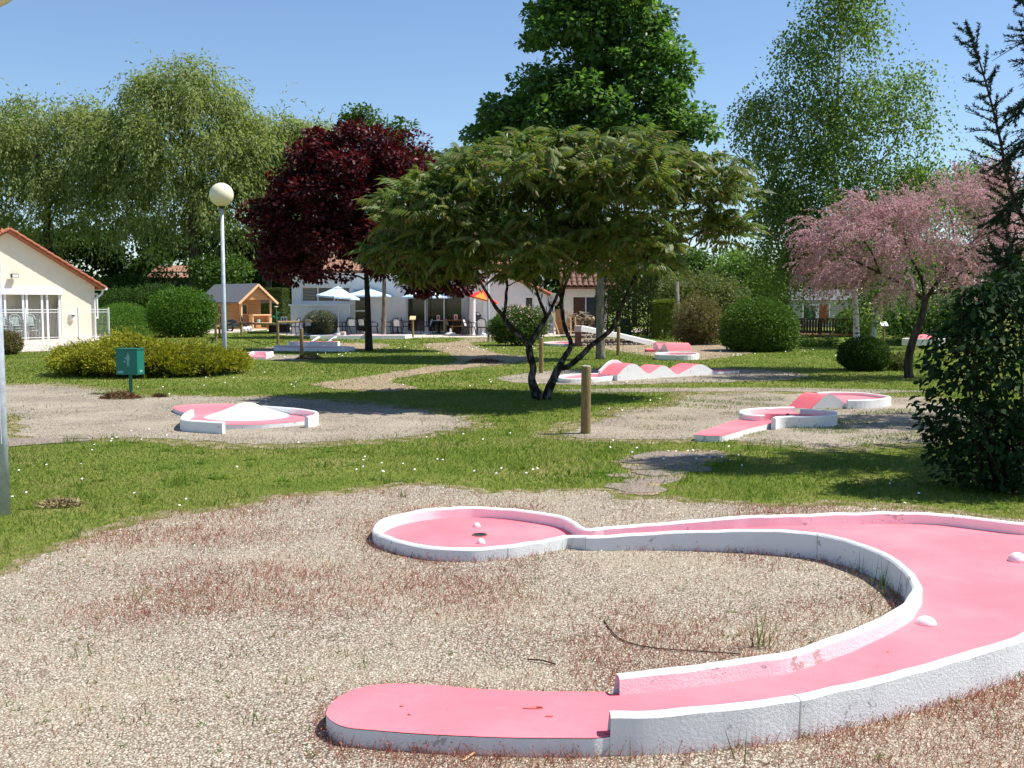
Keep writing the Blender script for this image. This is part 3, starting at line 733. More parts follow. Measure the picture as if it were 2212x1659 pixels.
# lane E: jump ramp on a rubble base
LE = lane_root('steep white jump ramp on rough stone base', tuple(G(1330, 748).xy))
E0 = G(1255, 748.4); E1 = G(1418, 744.5); wv = Vector((0.12, .75, 0))
def ep(a, b):
    u, v = Z8[0]+Z8[2]*a, Z8[1]+Z8[2]*b
    t = (u-1255)/(1418-1255); g0 = E0.lerp(E1, t); return Vector((Xu(u, v, g0.y), g0.y, Zv(g0.y, v)))
tp = [ep(676,350), ep(890,395), ep(1050,428), ep(1220,460), ep(1480,520), ep(1735,578)]
bt = [ep(676,427), ep(890,458), ep(1040,500), ep(1220,520), ep(1400,565), ep(1700,640)]
mb = MB(); k = len(tp)
mb.add([p for p in bt] + [p for p in tp] + [p+wv for p in tp] + [p+wv for p in bt], [(i, i+1, k+i+1, k+i) for i in range(k-1)] + [(k+i, k+i+1, 2*k+i+1, 2*k+i) for i in range(k-1)] + [(2*k+i, 2*k+i+1, 3*k+i+1, 3*k+i) for i in range(k-1)] + [(i+1, i, 3*k+i, 3*k+i+1) for i in range(k-1)] + [(0, k, 2*k, 3*k), (4*k-1, 3*k-1, 2*k-1, k-1)])
mb.build('ramp', m_white, LE, world=True)
m_pinkpale = paint_mat('pale_pink_paint', (0.72, 0.52, 0.52), .4)
q0 = ep(600, 345); q1 = ep(676, 345)
zs = ep(640, 432).z
MB().box(q0.x, q1.x-.004, q0.y-.02, q0.y+.75, zs, q0.z).build('end_block', m_pinkpale, LE, world=True)
MB().box(q0.x, q1.x-.006, q0.y-.01, q0.y+.74, -.05, zs-.003).build('end_pillar', M('maroon_block', (.16, .07, .07), .9, .3, 8, .5), LE, world=True)
q = ep(1735, 600); MB().box(q.x-.1, q.x+.42, q.y-.1, q.y+.6, -.05, .06).build('run_in', m_pink, LE, world=True)
rs = random.Random(4)
def rock(c, sx, sy, sz, rs):
    bm = bmesh.new(); bmesh.ops.create_icosphere(bm, subdivisions=1, radius=1)
    sd = rs.random()*50
    for v in bm.verts:
        q = noise.noise(v.co*1.4 + Vector((sd, sd, sd)))*.35
        v.co = Vector((max(-.8, min(.8, v.co.x*(1+q)))*sx, max(-.8, min(.8, v.co.y*(1+q)))*sy, max(-.8, min(.8, v.co.z*(1+q)))*sz)) + c
    r = [tuple(v.co) for v in bm.verts]; f = [tuple(v.index for v in fc.verts) for fc in bm.faces]; bm.free()
    return MB().add(r, f)
for row in range(4):
    for i in range(15):
        t = (i + .5 + .5*(row % 2))/15.0; g0 = E0.lerp(E1, t)
        zt_ = np.interp(Z8[0]+(1255+t*163-Z8[0]), [CX+p.x/p.y*FD for p in bt], [p.z for p in bt])
        z = .05 + row*.15
        if z + .06 > zt_ + .03: continue
        rock(Vector((g0.x+.02, g0.y+.14+rs.uniform(-.03, .03), z)), .135, .15, .085, rs).build('stone', m_stone, LE, world=True)
MB().prism([(E0.x+.03, E0.y+.12), (E1.x-.9, E1.y+.12), (E1.x-.9, E1.y+.7), (E0.x+.03, E0.y+.7)], -.05, .16).build('mortar_core', m_stone, LE, world=True)
# flat target ring of the jump ramp
LT = lane_root('flat round target ring beside jump ramp', tuple(G(1212, 746).xy), 'target_ring')
cc = G(1212, 745.5); el = [(cc.x+.66*math.cos(a), cc.y+1.1*math.sin(a)) for a in np.linspace(0, 2*math.pi, 33)[:-1]]
floor_of(LT, el, .05); wall_mesh(el, .07, -.05, .10, closed=True).build('wall', m_white, LT, world=True)

# lane F: small double hump with tray
LF = lane_root('small pink double hump lane with grey white tray', tuple(G(1450, 768).xy))
tr = [(1419,765),(1440,766),(1470,766.5),(1497,766),(1508,763.5),(1500,761.5),(1470,760.5),(1440,760.5),(1420,762)]
fw = catmull([Vector((*G(u, v, .16).xy, 0)) for u, v in tr], 4, closed=True)
floor_of(LF, [(p.x, p.y) for p in fw], .07); wall_mesh(fw, .07, -.05, .16, closed=True, seed=5).build('wall', m_white, LF, world=True)
a0 = G(1410, 759); hv = Vector((.95, .5, 0))*.92
prof = [(0, .0), (.02, .20), (.08, .27), (.14, .22), (.19, .10), (.23, .09), (.28, .22), (.34, .28), (.40, .22), (.46, .03)]
mb = MB(); k = len(prof)
fr = [(a0.x+s, a0.y-s*.9, -.05) for s, z in prof] + [(a0.x+s, a0.y-s*.9, z) for s, z in prof]
bk = [(x+hv.x, y+hv.y, z) for x, y, z in fr]
mb.add(fr, [(i, i+1, k+i+1, k+i) for i in range(k-1)]); mb.add(bk, [(k+i, k+i+1, i+1, i) for i in range(k-1)])
mb.add([fr[0], fr[k], bk[k], bk[0], fr[k-1], fr[2*k-1], bk[2*k-1], bk[k-1]], [(0,1,2,3),(7,6,5,4)])
mb.build('hump_side', m_white, LF, world=True)
MB().add([(x, y, z+.004) for x, y, z in fr[k:]] + [(x, y, z+.004) for x, y, z in bk[k:]], [(i, i+1, k+i+1, k+i) for i in range(k-1)]).build('hump_surface', m_pink, LF, world=True, smooth=True)
NOGRASS.append(np.array([fr[0][:2], fr[k-1][:2], bk[k-1][:2], bk[0][:2]]))
tl = G(1397, 760.5); MB().box(tl.x, tl.x+.28, tl.y-.1, tl.y+.5, -.05, .09).build('tee', m_pink, LF, world=True)

# lane G: cross shaped slab by the cafe
LG = lane_root('low cross shaped white lane near the dark red tree', tuple(G(680, 753).xy))
gp = [tuple(G(u, v, .07).xy) for u, v in [(594,752),(600,749.5),(640,749),(700,749.5),(740,751),(760,752.5),(762,754),(740,755),(690,754.6),(640,754.4),(600,754)]]
floor_of(LG, gp, .07)
gw = catmull([Vector((*p, 0)) for p in gp], 3, closed=True)
wall_mesh(gw, .08, -.05, .13, closed=True).build('wall', m_white, LG, world=True)
t0 = G(626, 752.5); MB().box(t0.x, t0.x+1.75, t0.y-.2, t0.y+.35, .03, .24).build('tray', m_white, LG, world=True)
MB().box(t0.x+.1, t0.x+1.68, t0.y-.12, t0.y+.27, .2, .246).build('tray_surface', m_pink, LG, world=True)
for du in (.75, 1.35):
    MB().add([(t0.x+du, t0.y-.1, .24), (t0.x+du+.12, t0.y-.1, .24), (t0.x+du+.34, t0.y+.2, .42), (t0.x+du+.22, t0.y+.2, .42), (t0.x+du, t0.y+.2, .24), (t0.x+du+.12, t0.y+.2, .24)], [(0,1,2,3),(0,3,4),(1,5,2),(4,3,2,5)]).build('fin', m_white, LG, world=True)
# lane H: long straight lane along the terrace
LH = lane_root('long straight white walled lane along the terrace', tuple(G(770, 732).xy))
h0 = G(671, 733.2); h1 = G(874, 732.2); hb = Vector((.2, 1.3, 0))
hp = [(h0.x, h0.y), (h1.x, h1.y), (h1.x+hb.x, h1.y+hb.y), (h0.x+hb.x, h0.y+hb.y)]
floor_of(LH, hp, .06)
hw = []
for i in range(4):
    a = Vector((*hp[i], 0)); b = Vector((*hp[(i+1) % 4], 0)); hw += [a.lerp(b, t/6) for t in range(6)]
wall_mesh(hw, .09, -.05, .17, closed=True).build('wall', m_white, LH, world=True)
for u, hh, rr in ((742, .36, .13), (790, .34, .08)):
    q = G(u, 732.6); MB().lathe([(rr, 0), (rr, hh-.02), (rr-.02, hh)], 16, (q.x, q.y-.06, -.02)).build('pillar', m_pinkpale, LH, world=True, smooth=False)
# lane I: little tray at the juniper
LI = lane_root('tiny pink tray lane beside the golden juniper', tuple(G(550, 772).xy))
i0 = G(528, 775); ip = [(i0.x, i0.y), (i0.x+.65, i0.y-.1), (i0.x+.55, i0.y+1.4), (i0.x-.1, i0.y+1.4)]
floor_of(LI, ip, .05)
wall_mesh([(i0.x-.05, i0.y+.5), (i0.x-.08, i0.y+1.38), (i0.x+.5, i0.y+1.38), (i0.x+.53, i0.y+.3)], .06, -.05, .15).build('wall', m_white, LI, world=True)
# lane J: far pink lane beyond the stream
LJ = lane_root('far rounded pink lane partly behind the tamarisk trunk', tuple(G(1972, 742).xy))
j0 = G(1950, 743); jp = [(j0.x + 1.5*(1-math.cos(a))*.6, j0.y + .5*math.sin(a)) for a in np.linspace(0, 2*math.pi, 17)[:-1]]
floor_of(LJ, jp, .08); wall_mesh(jp, .07, -.05, .22, closed=True).build('wall', m_white, LJ, world=True)
MB().lathe([(.6, 0), (.5, .16), (.25, .28), (.06, .33)], 20, (j0.x+.85, j0.y+.1, .05)).build('mound', m_pink, LJ, world=True, smooth=True)

# ------------------------------------------------------------------ loose ground cover on the gravel
MB_POLY_LOOP = None
def gravel_cover():
    g = np.random.default_rng(9)
    front = PATCH[0][0]
    # pebbles
    n = 40000
    y = 2.6 + (9.0-2.6)*g.random(n)**1.7; x = g.uniform(-1, 1, n)*(0.55*y+.5)
    k = inside(front, x, y)
    for p in NOGRASS: k &= ~inside(p, x, y)
    x, y = x[k], y[k]; n = len(x)
    s = g.uniform(.0022, .0058, n)*(0.75+y*.09)
    a = g.random(n)*6.28
    base = np.stack([x, y, H(x, y)+.005], 1)
    V = []
    for j in range(4):
        rr = s*g.uniform(.7, 1.3, n)
        V.append(base + np.stack([rr*np.cos(a+j*1.571), rr*np.sin(a+j*1.571), g.uniform(0, .3, n)*s], 1))
    V.append(base + np.stack([s*g.uniform(-.3, .3, n), s*g.uniform(-.3, .3, n), s*g.uniform(.7, 1.2, n)], 1))
    V = np.stack(V, 1).reshape(-1, 3); b = (np.arange(n)*5)[:, None]
    F = np.concatenate([b+np.array([[j, (j+1) % 4, 4]]) for j in range(4)])
    o = mesh_np('gravel', V, F, leafmat('pebbles', [(.16,.12,.09), (.46,.385,.305), (.65,.575,.475), (.33,.265,.20), (.76,.70,.62)], 0, .9, .15))
    tag(o, 'loose pale pebbles on the front gravel bed', 'gravel', kind='stuff')
    # reddish dry weeds: patches by noise, and a dense fringe along the lane walls
    n = 340000
    y = 2.6 + (9.2-2.6)*g.random(n)**1.35; x = g.uniform(-1, 1, n)*(0.55*y+.5)
    k = inside(front, x, y)
    for p in NOGRASS: k &= ~inside(p, x, y)
    x, y = x[k], y[k]
    dens = np.array([noise.fractal(Vector((a*.85, b*.85, 7.7)), 1.0, 2.1, 4) for a, b in zip(x, y)])
    wp = np.array([(p.x, p.y) for p in w_path] + pad_s)
    dd = np.full(len(x), 9.0)
    for q in wp[::3]: dd = np.minimum(dd, np.hypot(x-q[0], y-q[1]))
    pr = np.clip((dens+.20)*.8, 0.05, .55) + 0.8*np.exp(-dd/.06)*(dens > -.45)
    k = g.random(len(x)) < pr
    x, y, dd = x[k], y[k], dd[k]; n = len(x)
    pos = np.stack([x, y, H(x, y)+.004], 1)
    ln = g.uniform(.012, .048, n) + .035*np.exp(-dd/.08)*g.random(n)
    ax = np.stack([g.normal(0, .45, n), g.normal(0, .45, n), np.ones(n)], 1)
    st = tris(pos, ax, rdir(g, n)*np.array([1, 1, .1]), ln, .0026*(.7+y*.15))
    axn = ax/np.linalg.norm(ax, axis=1, keepdims=True)
    m3 = g.random(n) < .6
    tip = (pos + axn*ln[:, None])[m3]
    hd = quads(tip-np.array([0, 0, .002]), rdir(g, len(tip)), rdir(g, len(tip)), .007*(.6+y[m3]*.10), .006*(.6+y[m3]*.10))
    mw = leafmat('red_weed_stems', [(.26,.085,.06), (.38,.14,.105), (.45,.22,.165), (.36,.25,.13)], .25, .7, .1, tcol=(1.2, .8, .6))
    mh = leafmat('red_weed_heads', [(.28,.08,.06), (.38,.13,.09), (.46,.24,.17)], .25, .7, .1, tcol=(1.2, .8, .6))
    o = mesh_np('weeds', st[0], st[1], mw); tag(o, 'reddish dry weeds growing through the front gravel', 'weeds', kind='stuff')
    o = mesh_np('weeds', hd[0], hd[1], mh); tag(o, 'tiny reddish seed heads over the front gravel', 'weeds', kind='stuff')
    # scattered green weeds and thin grass culms on the gravel
    parts = []
    spots = [(290,1300,.15,6),(775,1340,.12,4),(520,1060+1,.1,3),(1060,1440,.11,4),(800,1430,.09,5),(1205,1300,.10,4),(1160,1215,.10,5),(1650,1400,.30,16),(1215,1190,.14,7),(1600,1184,.12,7),(1850,1243,.16,7),(1900,1268,.20,9),(1918,1290,.20,9),(1735,1195,.13,5),(1590,1640,.14,5),(1330,1640,.10,5),(970,1590,.10,3),(660,1090,.1,10),(1880,1330,.1,5),(620,1480,.06,7),(180,1420,.09,6),(740,1415,.05,8),(300,1555,.05,6),(430,1330,.06,5),(1275,1600,.07,14),(545,1560,.05,12),(870,1075,.09,20),(120,1360,.05,5)]
    for u, v, h, c in spots:
        q = G(u, v); n = c
        p = np.stack([q.x+g.normal(0, .03, n), q.y+g.normal(0, .03, n), np.full(n, .004)], 1)
        ax = np.stack([g.normal(0, .22, n), g.normal(0, .2, n), np.ones(n)], 1)
        parts.append(tris(p, ax, rdir(g, n)*np.array([1, 1, .1]), h*g.uniform(.5, 1.1, n), .006))
    n = 420
    y = g.uniform(2.8, 8, n); x = g.uniform(-1, 1, n)*(0.53*y)
    k = inside(front, x, y)
    for p_ in NOGRASS: k &= ~inside(p_, x, y)
    x, y = x[k], y[k]
    for a, b in zip(x, y):
        n = int(g.integers(3, 9)); p = np.stack([a+g.normal(0, .015, n), b+g.normal(0, .015, n), np.full(n, .004)], 1)
        ax = np.stack([g.normal(0, .9, n), g.normal(0, .9, n), np.ones(n)*.8], 1)
        parts.append(tris(p, ax, rdir(g, n), g.uniform(.012, .035, n), .007))
    V, F = joinm(parts)
    o = mesh_np('weeds', V, F, leafmat('green_weeds', [(.08,.14,.02), (.12,.18,.035), (.24,.22,.08)], .3)); tag(o, 'green grass tufts dotted over the front gravel', 'weeds', kind='stuff')
    # leaf litter: dry scraps on gravel and lane
    n = 150; y = g.uniform(3.2, 8.2, n); x = g.uniform(-1, 1, n)*.52*y
    on = inside(np.array(polyA), x, y); okk = inside(front, x, y); x, y, on = x[okk], y[okk], on[okk]; keep = (~on) | (g.random(len(x)) < .45); x, y, on = x[keep], y[keep], on[keep]
    z = np.array([zflo_a(a, b)+.004 if o_ else .010 for a, b, o_ in zip(x, y, on)]); n = len(x)
    V, F = quads(np.stack([x, y, z], 1), rdir(g, n)*np.array([1, 1, .08]), np.tile([0., 0., 1.], (n, 1))+rdir(g, n)*.3, g.uniform(.008, .026, n), g.uniform(.004, .014, n))
    o = mesh_np('leaf_litter', V, F, leafmat('dry_leaf_scraps', [(.16,.07,.03), (.34,.13,.05), (.28,.18,.09), (.12,.09,.05)], .1, .9, .1)); tag(o, 'dry leaf scraps scattered over gravel and pink lane', 'leaf litter', kind='stuff')
    # daisies
    parts = []; pc = []
    cl = [(840,1020,.35,12),(1120,1018,.30,9),(1465,992,.35,14),(1545,990,.40,14),(1505,985,.5,12),(105,1015,.3,5),(240,957,.6,9),(450,1095,.5,4),(40,1080,.3,3),(1060,950,.6,6),(330,960,.7,8),(1390,870,.3,5),(1345,890,.3,4),(700,770,2.5,50),(1300,830,1.6,16),(600,835,2.2,26),(1700,765,3,40),(930,755,3,50),(1950,1085,.6,8),(900,990,1.5,10),(450,1000,1.8,9),(1250,980,1.0,8)]
    for u, v, s, c in cl:
        q = G(u, v); n = max(2, int(c*.6))
        p = np.stack([q.x+g.normal(0, s*.6, n), q.y+g.normal(0, s*.6, n), g.uniform(.035, .055, n)], 1)
        r = .007 + .00042*q.y
        up = np.tile(np.array([[0., -.5, 1.]]), (n, 1)) + g.normal(0, .2, (n, 3))
        e1 = np.cross(up, np.array([[0., 1., .2]])); e1 /= np.linalg.norm(e1, axis=1, keepdims=True); e2 = np.cross(up, e1); e2 /= np.linalg.norm(e2, axis=1, keepdims=True)
        V = np.stack([p + r*(e1*math.cos(t)+e2*math.sin(t)) for t in np.linspace(0, 2*math.pi, 7)[:-1]], 1).reshape(-1, 3)
        parts.append((V, np.arange(n*6).reshape(-1, 6)))
    V, F = joinm(parts)
    o = mesh_np('daisies', V, F, M('daisy_petals', (.80, .80, .78), .8, .03)); tag(o, 'small white daisies sprinkled through the lawn', 'daisies', kind='stuff')
# ------------------------------------------------------------------ buildings
def wall_open(x0, x1, z0, z1, y, th, ops):
    """wall in the plane y (front face), openings (xa, xb, za, zb)"""
    xs = sorted(set([x0, x1] + [o[0] for o in ops] + [o[1] for o in ops])); zs = sorted(set([z0, z1] + [o[2] for o in ops] + [o[3] for o in ops]))
    mb = MB()
    for i in range(len(xs)-1):
        j = 0
        while j < len(zs)-1:
            cx_, cz_ = (xs[i]+xs[i+1])/2, (zs[j]+zs[j+1])/2
            if any(o[0] < cx_ < o[1] and o[2] < cz_ < o[3] for o in ops): j += 1; continue
            k = j
            while k+1 < len(zs)-1 and not any(o[0] < cx_ < o[1] and o[2] < (zs[k+1]+zs[k+2])/2 < o[3] for o in ops): k += 1
            mb.box(xs[i], xs[i+1], y, y+th, zs[j], zs[k+1]); j = k+1
    return mb
def window(root, xa, xb, za, zb, y, nv=2, nh=1, fw=.06, name='window', mat=None, glass=None):
    mb = MB(); mat = mat or m_frame
    mb.box(xa, xb, y-.03, y+.03, za, za+fw); mb.box(xa, xb, y-.03, y+.03, zb-fw, zb)
    mb.box(xa, xa+fw, y-.028, y+.028, za+fw, zb-fw); mb.box(xb-fw, xb, y-.028, y+.028, za+fw, zb-fw)
    for i in range(1, nv):
        x = xa+(xb-xa)*i/nv; mb.box(x-fw/2, x+fw/2, y-.026, y+.026, za+fw, zb-fw)
    for i in range(1, nh):
        z = za+(zb-za)*i/nh; mb.box(xa+fw, xb-fw, y-.024, y+.024, z-fw/2, z+fw/2)
    w = mb.build(name, mat, root, world=True)
    for i in range(nv):
        for j in range(nh):
            a = xa+(xb-xa)*i/nv; b = xa+(xb-xa)*(i+1)/nv; c = za+(zb-za)*j/nh; d = za+(zb-za)*(j+1)/nh
            MB().box(a+.01, b-.01, y-.006, y+.006, c+.01, d-.01).build('pane', glass or m_glass, w).location = -root.location
    return w
def tile_strip(root, p, q, n, r, mat, name='tile', up=Vector((0, 0, 1))):
    """row of half-round tiles lapping from q (low) up to p (high)"""
    p = Vector(p); q = Vector(q); d = (q-p)/n; L = d.length; dn = d.normalized()
    side = dn.cross(up).normalized(); u = side.cross(dn).normalized()
    me = None
    for i in range(n):
        if me is None:
            vs = []; fs = []; k = 7
            for e, (s, rr, lift) in enumerate(((-.02, .92, .0), (1.14, 1.08, .018))):
                for j in range(k):
                    a = math.pi*j/(k-1); vs.append(dn*L*s + side*math.cos(a)*r*rr + u*(math.sin(a)*r*rr*.75+lift))
            for j in range(k-1): fs.append((j, j+1, k+j+1, k+j))
            vs += [v - u*.022 for v in vs[:2*k]]
            for j in range(k-1): fs.append((k+j, k+j+1, 3*k+j+1, 3*k+j))
            for j in range(k-1): fs.append((3*k+j, 3*k+j+1, 2*k+j+1, 2*k+j))
            m = MB().add(vs, fs); ob = m.build(name, mat, root, smooth=False); me = ob.data
        else: ob = link_mesh(name, me, None, root)
        ob.location = p + d*i - root.location

# --- white cafe
D = 55.0
def cx(u, d=D): return (u-CX)/FD*d
cafe_base = Vector((cx(820), D, 0))
CAFE = empty('cafe', cafe_base, 'low white cafe building with dark glass doors behind parasols', 'building')
ztop = Zv(D, 588)
o1 = (cx(652), cx(758), Zv(D, 653), Zv(D, 619)); o2 = (cx(765), cx(794), .05, Zv(D, 624)); o3 = (cx(878), cx(1000), .05, Zv(D, 611))
wall_open(cx(632), cx(1012), 0, ztop, D, .3, [o1, o2, o3]).build('wall', m_plaster, CAFE, world=True)
MB().box(cx(632), cx(632)+.3, D+.303, D+9, 0, ztop).build('wall', m_plaster, CAFE, world=True)
MB().box(cx(632)+.31, cx(1010), D+6.5, D+6.8, 0, ztop-.01).build('wall', m_plaster, CAFE, world=True)
window(CAFE, *o1, D+.14, 3, 1, .07)
window(CAFE, *o2, D+.14, 1, 2, .07, name='door')
window(CAFE, *o3, D+.16, 3, 1, .08, name='door')
MB().box(cx(632), cx(757), D-.36, D-.003, 0, Zv(D, 661)).build('plinth', m_plaster, CAFE, world=True)
MB().box(cx(628), cx(760), D-.42, D-.004, Zv(D, 660.9), Zv(D, 657)).build('ledge', m_frame, CAFE, world=True)
MB().box(cx(757)+.004, cx(760), D-.40, D-.005, 0.0, Zv(D, 661.2)).build('ledge_end', m_frame, CAFE, world=True)
MB().box(cx(625), cx(1014), D-.25, D-.004, ztop-.16, ztop+.02).build('fascia', m_frame, CAFE, world=True)
# blinds seen through the window
for i in range(9):
    z = o1[2]+.1+(o1[3]-o1[2]-.2)*i/8
    MB().bar((o1[0]+.1, D+.115, z), (o1[0]+.75, D+.115, z+.02), .02, .025, (0,1,0)).build('blind_slat', M('blind', (.45,.42,.36), .7) if i == 0 else bpy.data.materials['blind'], CAFE, world=True)
# tiled roof facing the camera
rf0, rf1 = cx(622), cx(1100)
yA, zA, yB, zB = D-.32, ztop+.04, D+4.5, ztop+1.9
MB().add([(rf0,yA,zA),(rf1,yA,zA),(rf1,yB,zB),(rf0,yB,zB),(rf0,yA,zA-.1),(rf1,yA,zA-.1),(rf1,yB,zB-.1),(rf0,yB,zB-.1)], [(0,1,2,3),(7,6,5,4),(0,4,5,1),(1,5,6,2),(3,2,6,7),(0,3,7,4)]).build('roof', m_tile_old, CAFE, world=True)
def roof_tiles():
    mb = MB(); rows, cols_ = 18, 46; rs = random.Random(2)
    for i in range(rows):
        for j in range(cols_):
            x = rf0+(rf1-rf0)*(j+.5)/cols_; t0 = i/rows; t1 = (i+1.12)/rows
            w = (rf1-rf0)/cols_*.5; ya, za = yA+(yB-yA)*t0, zA+(zB-zA)*t0; yb, zb = yA+(yB-yA)*min(1, t1), zA+(zB-zA)*min(1, t1)
            h = .05+rs.uniform(0, .012)
            mb.add([(x-w,ya,za+.03),(x,ya,za+.03+h),(x+w,ya,za+.03),(x-w,yb,zb+.01),(x,yb,zb+.01+h),(x+w,yb,zb+.01)], [(0,1,4,3),(1,2,5,4),(0,2,1)])
    return mb
o = roof_tiles().build('roof_tiles', m_tile_old, CAFE, world=True); o['kind'] = 'stuff'

# --- wing of the cafe with the sloping verge
D2 = 53.6
def c2(u): return (u-CX)/FD*D2
WING = empty('cafe_wing', (c2(1100), D2, 0), 'white side wing with sloping terracotta tile edge and small window', 'building')
zl, zr = Zv(D2, 566), Zv(D2, 637); xl, xr = c2(1026), c2(1181)
zw = lambda x: zl+(zr-zl)*(x-xl)/(xr-xl)
wo = (c2(1134), c2(1152), Zv(D2, 664), Zv(D2, 641))
mb = MB()
for a, b, lo_, hi_ in ((xl, wo[0], 0, None), (wo[1], xr, 0, None), (wo[0], wo[1], 0, wo[2]), (wo[0], wo[1], wo[3], None)):
    ta = hi_ if hi_ is not None else zw(a); tb = hi_ if hi_ is not None else zw(b)
    mb.add([(a,D2,lo_),(b,D2,lo_),(b,D2,tb),(a,D2,ta),(a,D2+.25,lo_),(b,D2+.25,lo_),(b,D2+.25,tb),(a,D2+.25,ta)], [(0,1,2,3),(5,4,7,6),(1,5,6,2),(4,0,3,7),(3,2,6,7),(0,4,5,1)])
mb.build('wall', m_plaster, WING, world=True)
MB().box(xr-.25, xr-.004, D2+.253, D2+7, 0, zr-.02).build('wall', m_plaster, WING, world=True)
window(WING, *wo, D2+.1, 1, 1, .05)
MB().box(wo[1]+.03, wo[1]+.36, D2-.06, D2-.004, wo[2]-.05, wo[3]+.05).build('shutter', m_frame, WING, world=True)
MB().box(wo[0]-.08, wo[1]+.02, D2-.03, D2-.004, wo[3]+.002, wo[3]+.09).build('lintel', m_frame, WING, world=True)
rz = .10
a0 = (xl-.5, zw(xl-.5)+rz); a1 = (xr+.30, zw(xr+.30)+rz)
MB().add([(a0[0],D2-.14,a0[1]),(a1[0],D2-.14,a1[1]),(a1[0],D2+7,a1[1]),(a0[0],D2+7,a0[1]),(a0[0],D2-.14,a0[1]-.1),(a1[0],D2-.14,a1[1]-.1),(a1[0],D2+7,a1[1]-.1),(a0[0],D2+7,a0[1]-.1)], [(0,1,2,3),(7,6,5,4),(0,4,5,1),(1,5,6,2),(3,2,6,7),(0,3,7,4)]).build('roof', m_tile_old, WING, world=True)
tile_strip(WING, (a0[0], D2-.1, a0[1]+.01), (a1[0], D2-.1, a1[1]+.01), 12, .13, m_tile)
for r_ in range(1, 7):
    tile_strip(WING, (a0[0], D2-.1+.5*r_, a0[1]+.01), (a1[0], D2-.1+.5*r_, a1[1]+.01), 12, .14, m_tile_old)
MB().tube([(xr+.04, D2-.06, 0), (xr+.04, D2-.06, zr-.1), (xr+.22, D2-.02, zr+.05)], .04, 8).build('downpipe', m_galv, WING, world=True)
MB().lathe([(.13, 0), (.13, .55), (.20, .56), (.20, .62), (.15, .64), (.15, .80), (.02, .9)], 14, (c2(1169), D2+1.2, zw(c2(1169))+rz)).build('flue', M('zinc', (.5,.52,.55), .4, .1, metal=.5), WING, world=True)
# porch column
o = MB().lathe([(.17, 0), (.15, .06), (.15, 2.55), (.18, 2.62), (.18, 2.7)], 18).build('porch_column', m_plaster)
o.location = (cx(1021, 52.9), 52.9, 0); tag(o, 'round white porch column between glass doors and red parasol', 'column')
o = MB().box(cx(1000), c2(1050), 52.65, D-.01, 2.72, 2.9).build('porch_slab', m_plaster); tag(o, 'white porch slab resting on the round column', 'porch')

# satellite dish, board, leaning pole, gate
SD = empty('satellite_dish', (cx(1196, 53.2), 53.0, 0), 'rusty white satellite dish at the end of the cafe', 'dish')
MB().tube([(0, 0, 0), (0, 0, 1.75)], .03, 8).build('mast', m_galv, SD)
dd_ = []
mb = MB(); prof = [(.0, .0), (.12, .008), (.24, .035), (.33, .075)]
for r_, z_ in prof:
    for j in range(20):
        a = 2*math.pi*j/20; dd_.append((r_*math.cos(a)*.85, -.12-.02+z_*-1, 1.82 + r_*math.sin(a)))
mb.add(dd_, [(i*20+j, i*20+(j+1) % 20, (i+1)*20+(j+1) % 20, (i+1)*20+j) for i in range(3) for j in range(20)])
mb.build('reflector', M('dish_paint', (.70,.68,.62), .5, .05, dirt=((.42,.18,.07), 3.5, .52)), SD, smooth=True)
MB().bar((0, -.03, 1.78), (0, -.16, 1.78), .06, .06).build('bracket', m_galv, SD)
MB().tube([(0, -.2, 1.5), (0, -.55, 1.72)], .015, 6).build('arm', m_galv, SD)
o = MB().box(-.24, .24, -.02, .02, 0, 1.32).build('plywood_board', M('plywood', (.34,.17,.07), .8, .25, 5)); o.location = (cx(1210, 53.4), 53.4, 0); o.rotation_euler = (R(-5), 0, 0)
tag(o, 'brown plywood board propped upright beside the dish', 'board')
GT = empty('metal_gate', (cx(1192, 53.5), 53.6, 0), 'grey corrugated metal gate with a wooden rail', 'gate')
for i in range(6): MB().box(-.30+i*.07, -.235+i*.07, 0, .02+.02*(i % 2), .05, 1.45).build('slat', M('gate_grey', (.28,.32,.35), .6, .15) if i == 0 else bpy.data.materials['gate_grey'], GT)
MB().box(-.34, .16, -.04, -.003, .48, .58).build('rail', m_galv, GT)
o = MB().tube([(0, 0, 0), (-.42, .35, 1.25)], .022, 8).build('leaning_pole', m_chalet_lt); o.location = (cx(1208, 52.9), 52.8, 0); tag(o, 'pale wooden pole leaning against the metal gate', 'pole')

# --- shed behind with log pile
m_tile_dark = M('dark_tile', (.17, .09, .06), .9, .4, 9, .3, 30)  # darker brown tile tone, so the shed roof stands out less
D3 = 60.0
def c3(u): return (u-CX)/FD*D3
SHED = empty('shed', (c3(1260), D3, 0), 'old shed with brown door and red tile roof behind the log pile', 'shed')
so = (c3(1238), c3(1292), .02, Zv(D3, 642))
wall_open(c3(1217), c3(1312), 0, Zv(D3, 622), D3, .25, [so]).build('wall', M('old_render', (.55,.52,.46), .9, .12), SHED, world=True)
MB().box(so[0], (so[0]+so[1])/2-.02, D3+.08, D3+.12, .02, so[3]).build('door', m_darkbrown, SHED, world=True)
MB().box((so[0]+so[1])/2+.02, so[1], D3+.12, D3+.16, .02, so[3]).build('door', m_black, SHED, world=True)
MB().tube([((so[0]+so[1])/2, D3+.03, .02), ((so[0]+so[1])/2, D3+.03, so[3])], .035, 8).build('post', m_galv, SHED, world=True)
sx0, sx1 = c3(1209), c3(1330); sz = Zv(D3, 620)
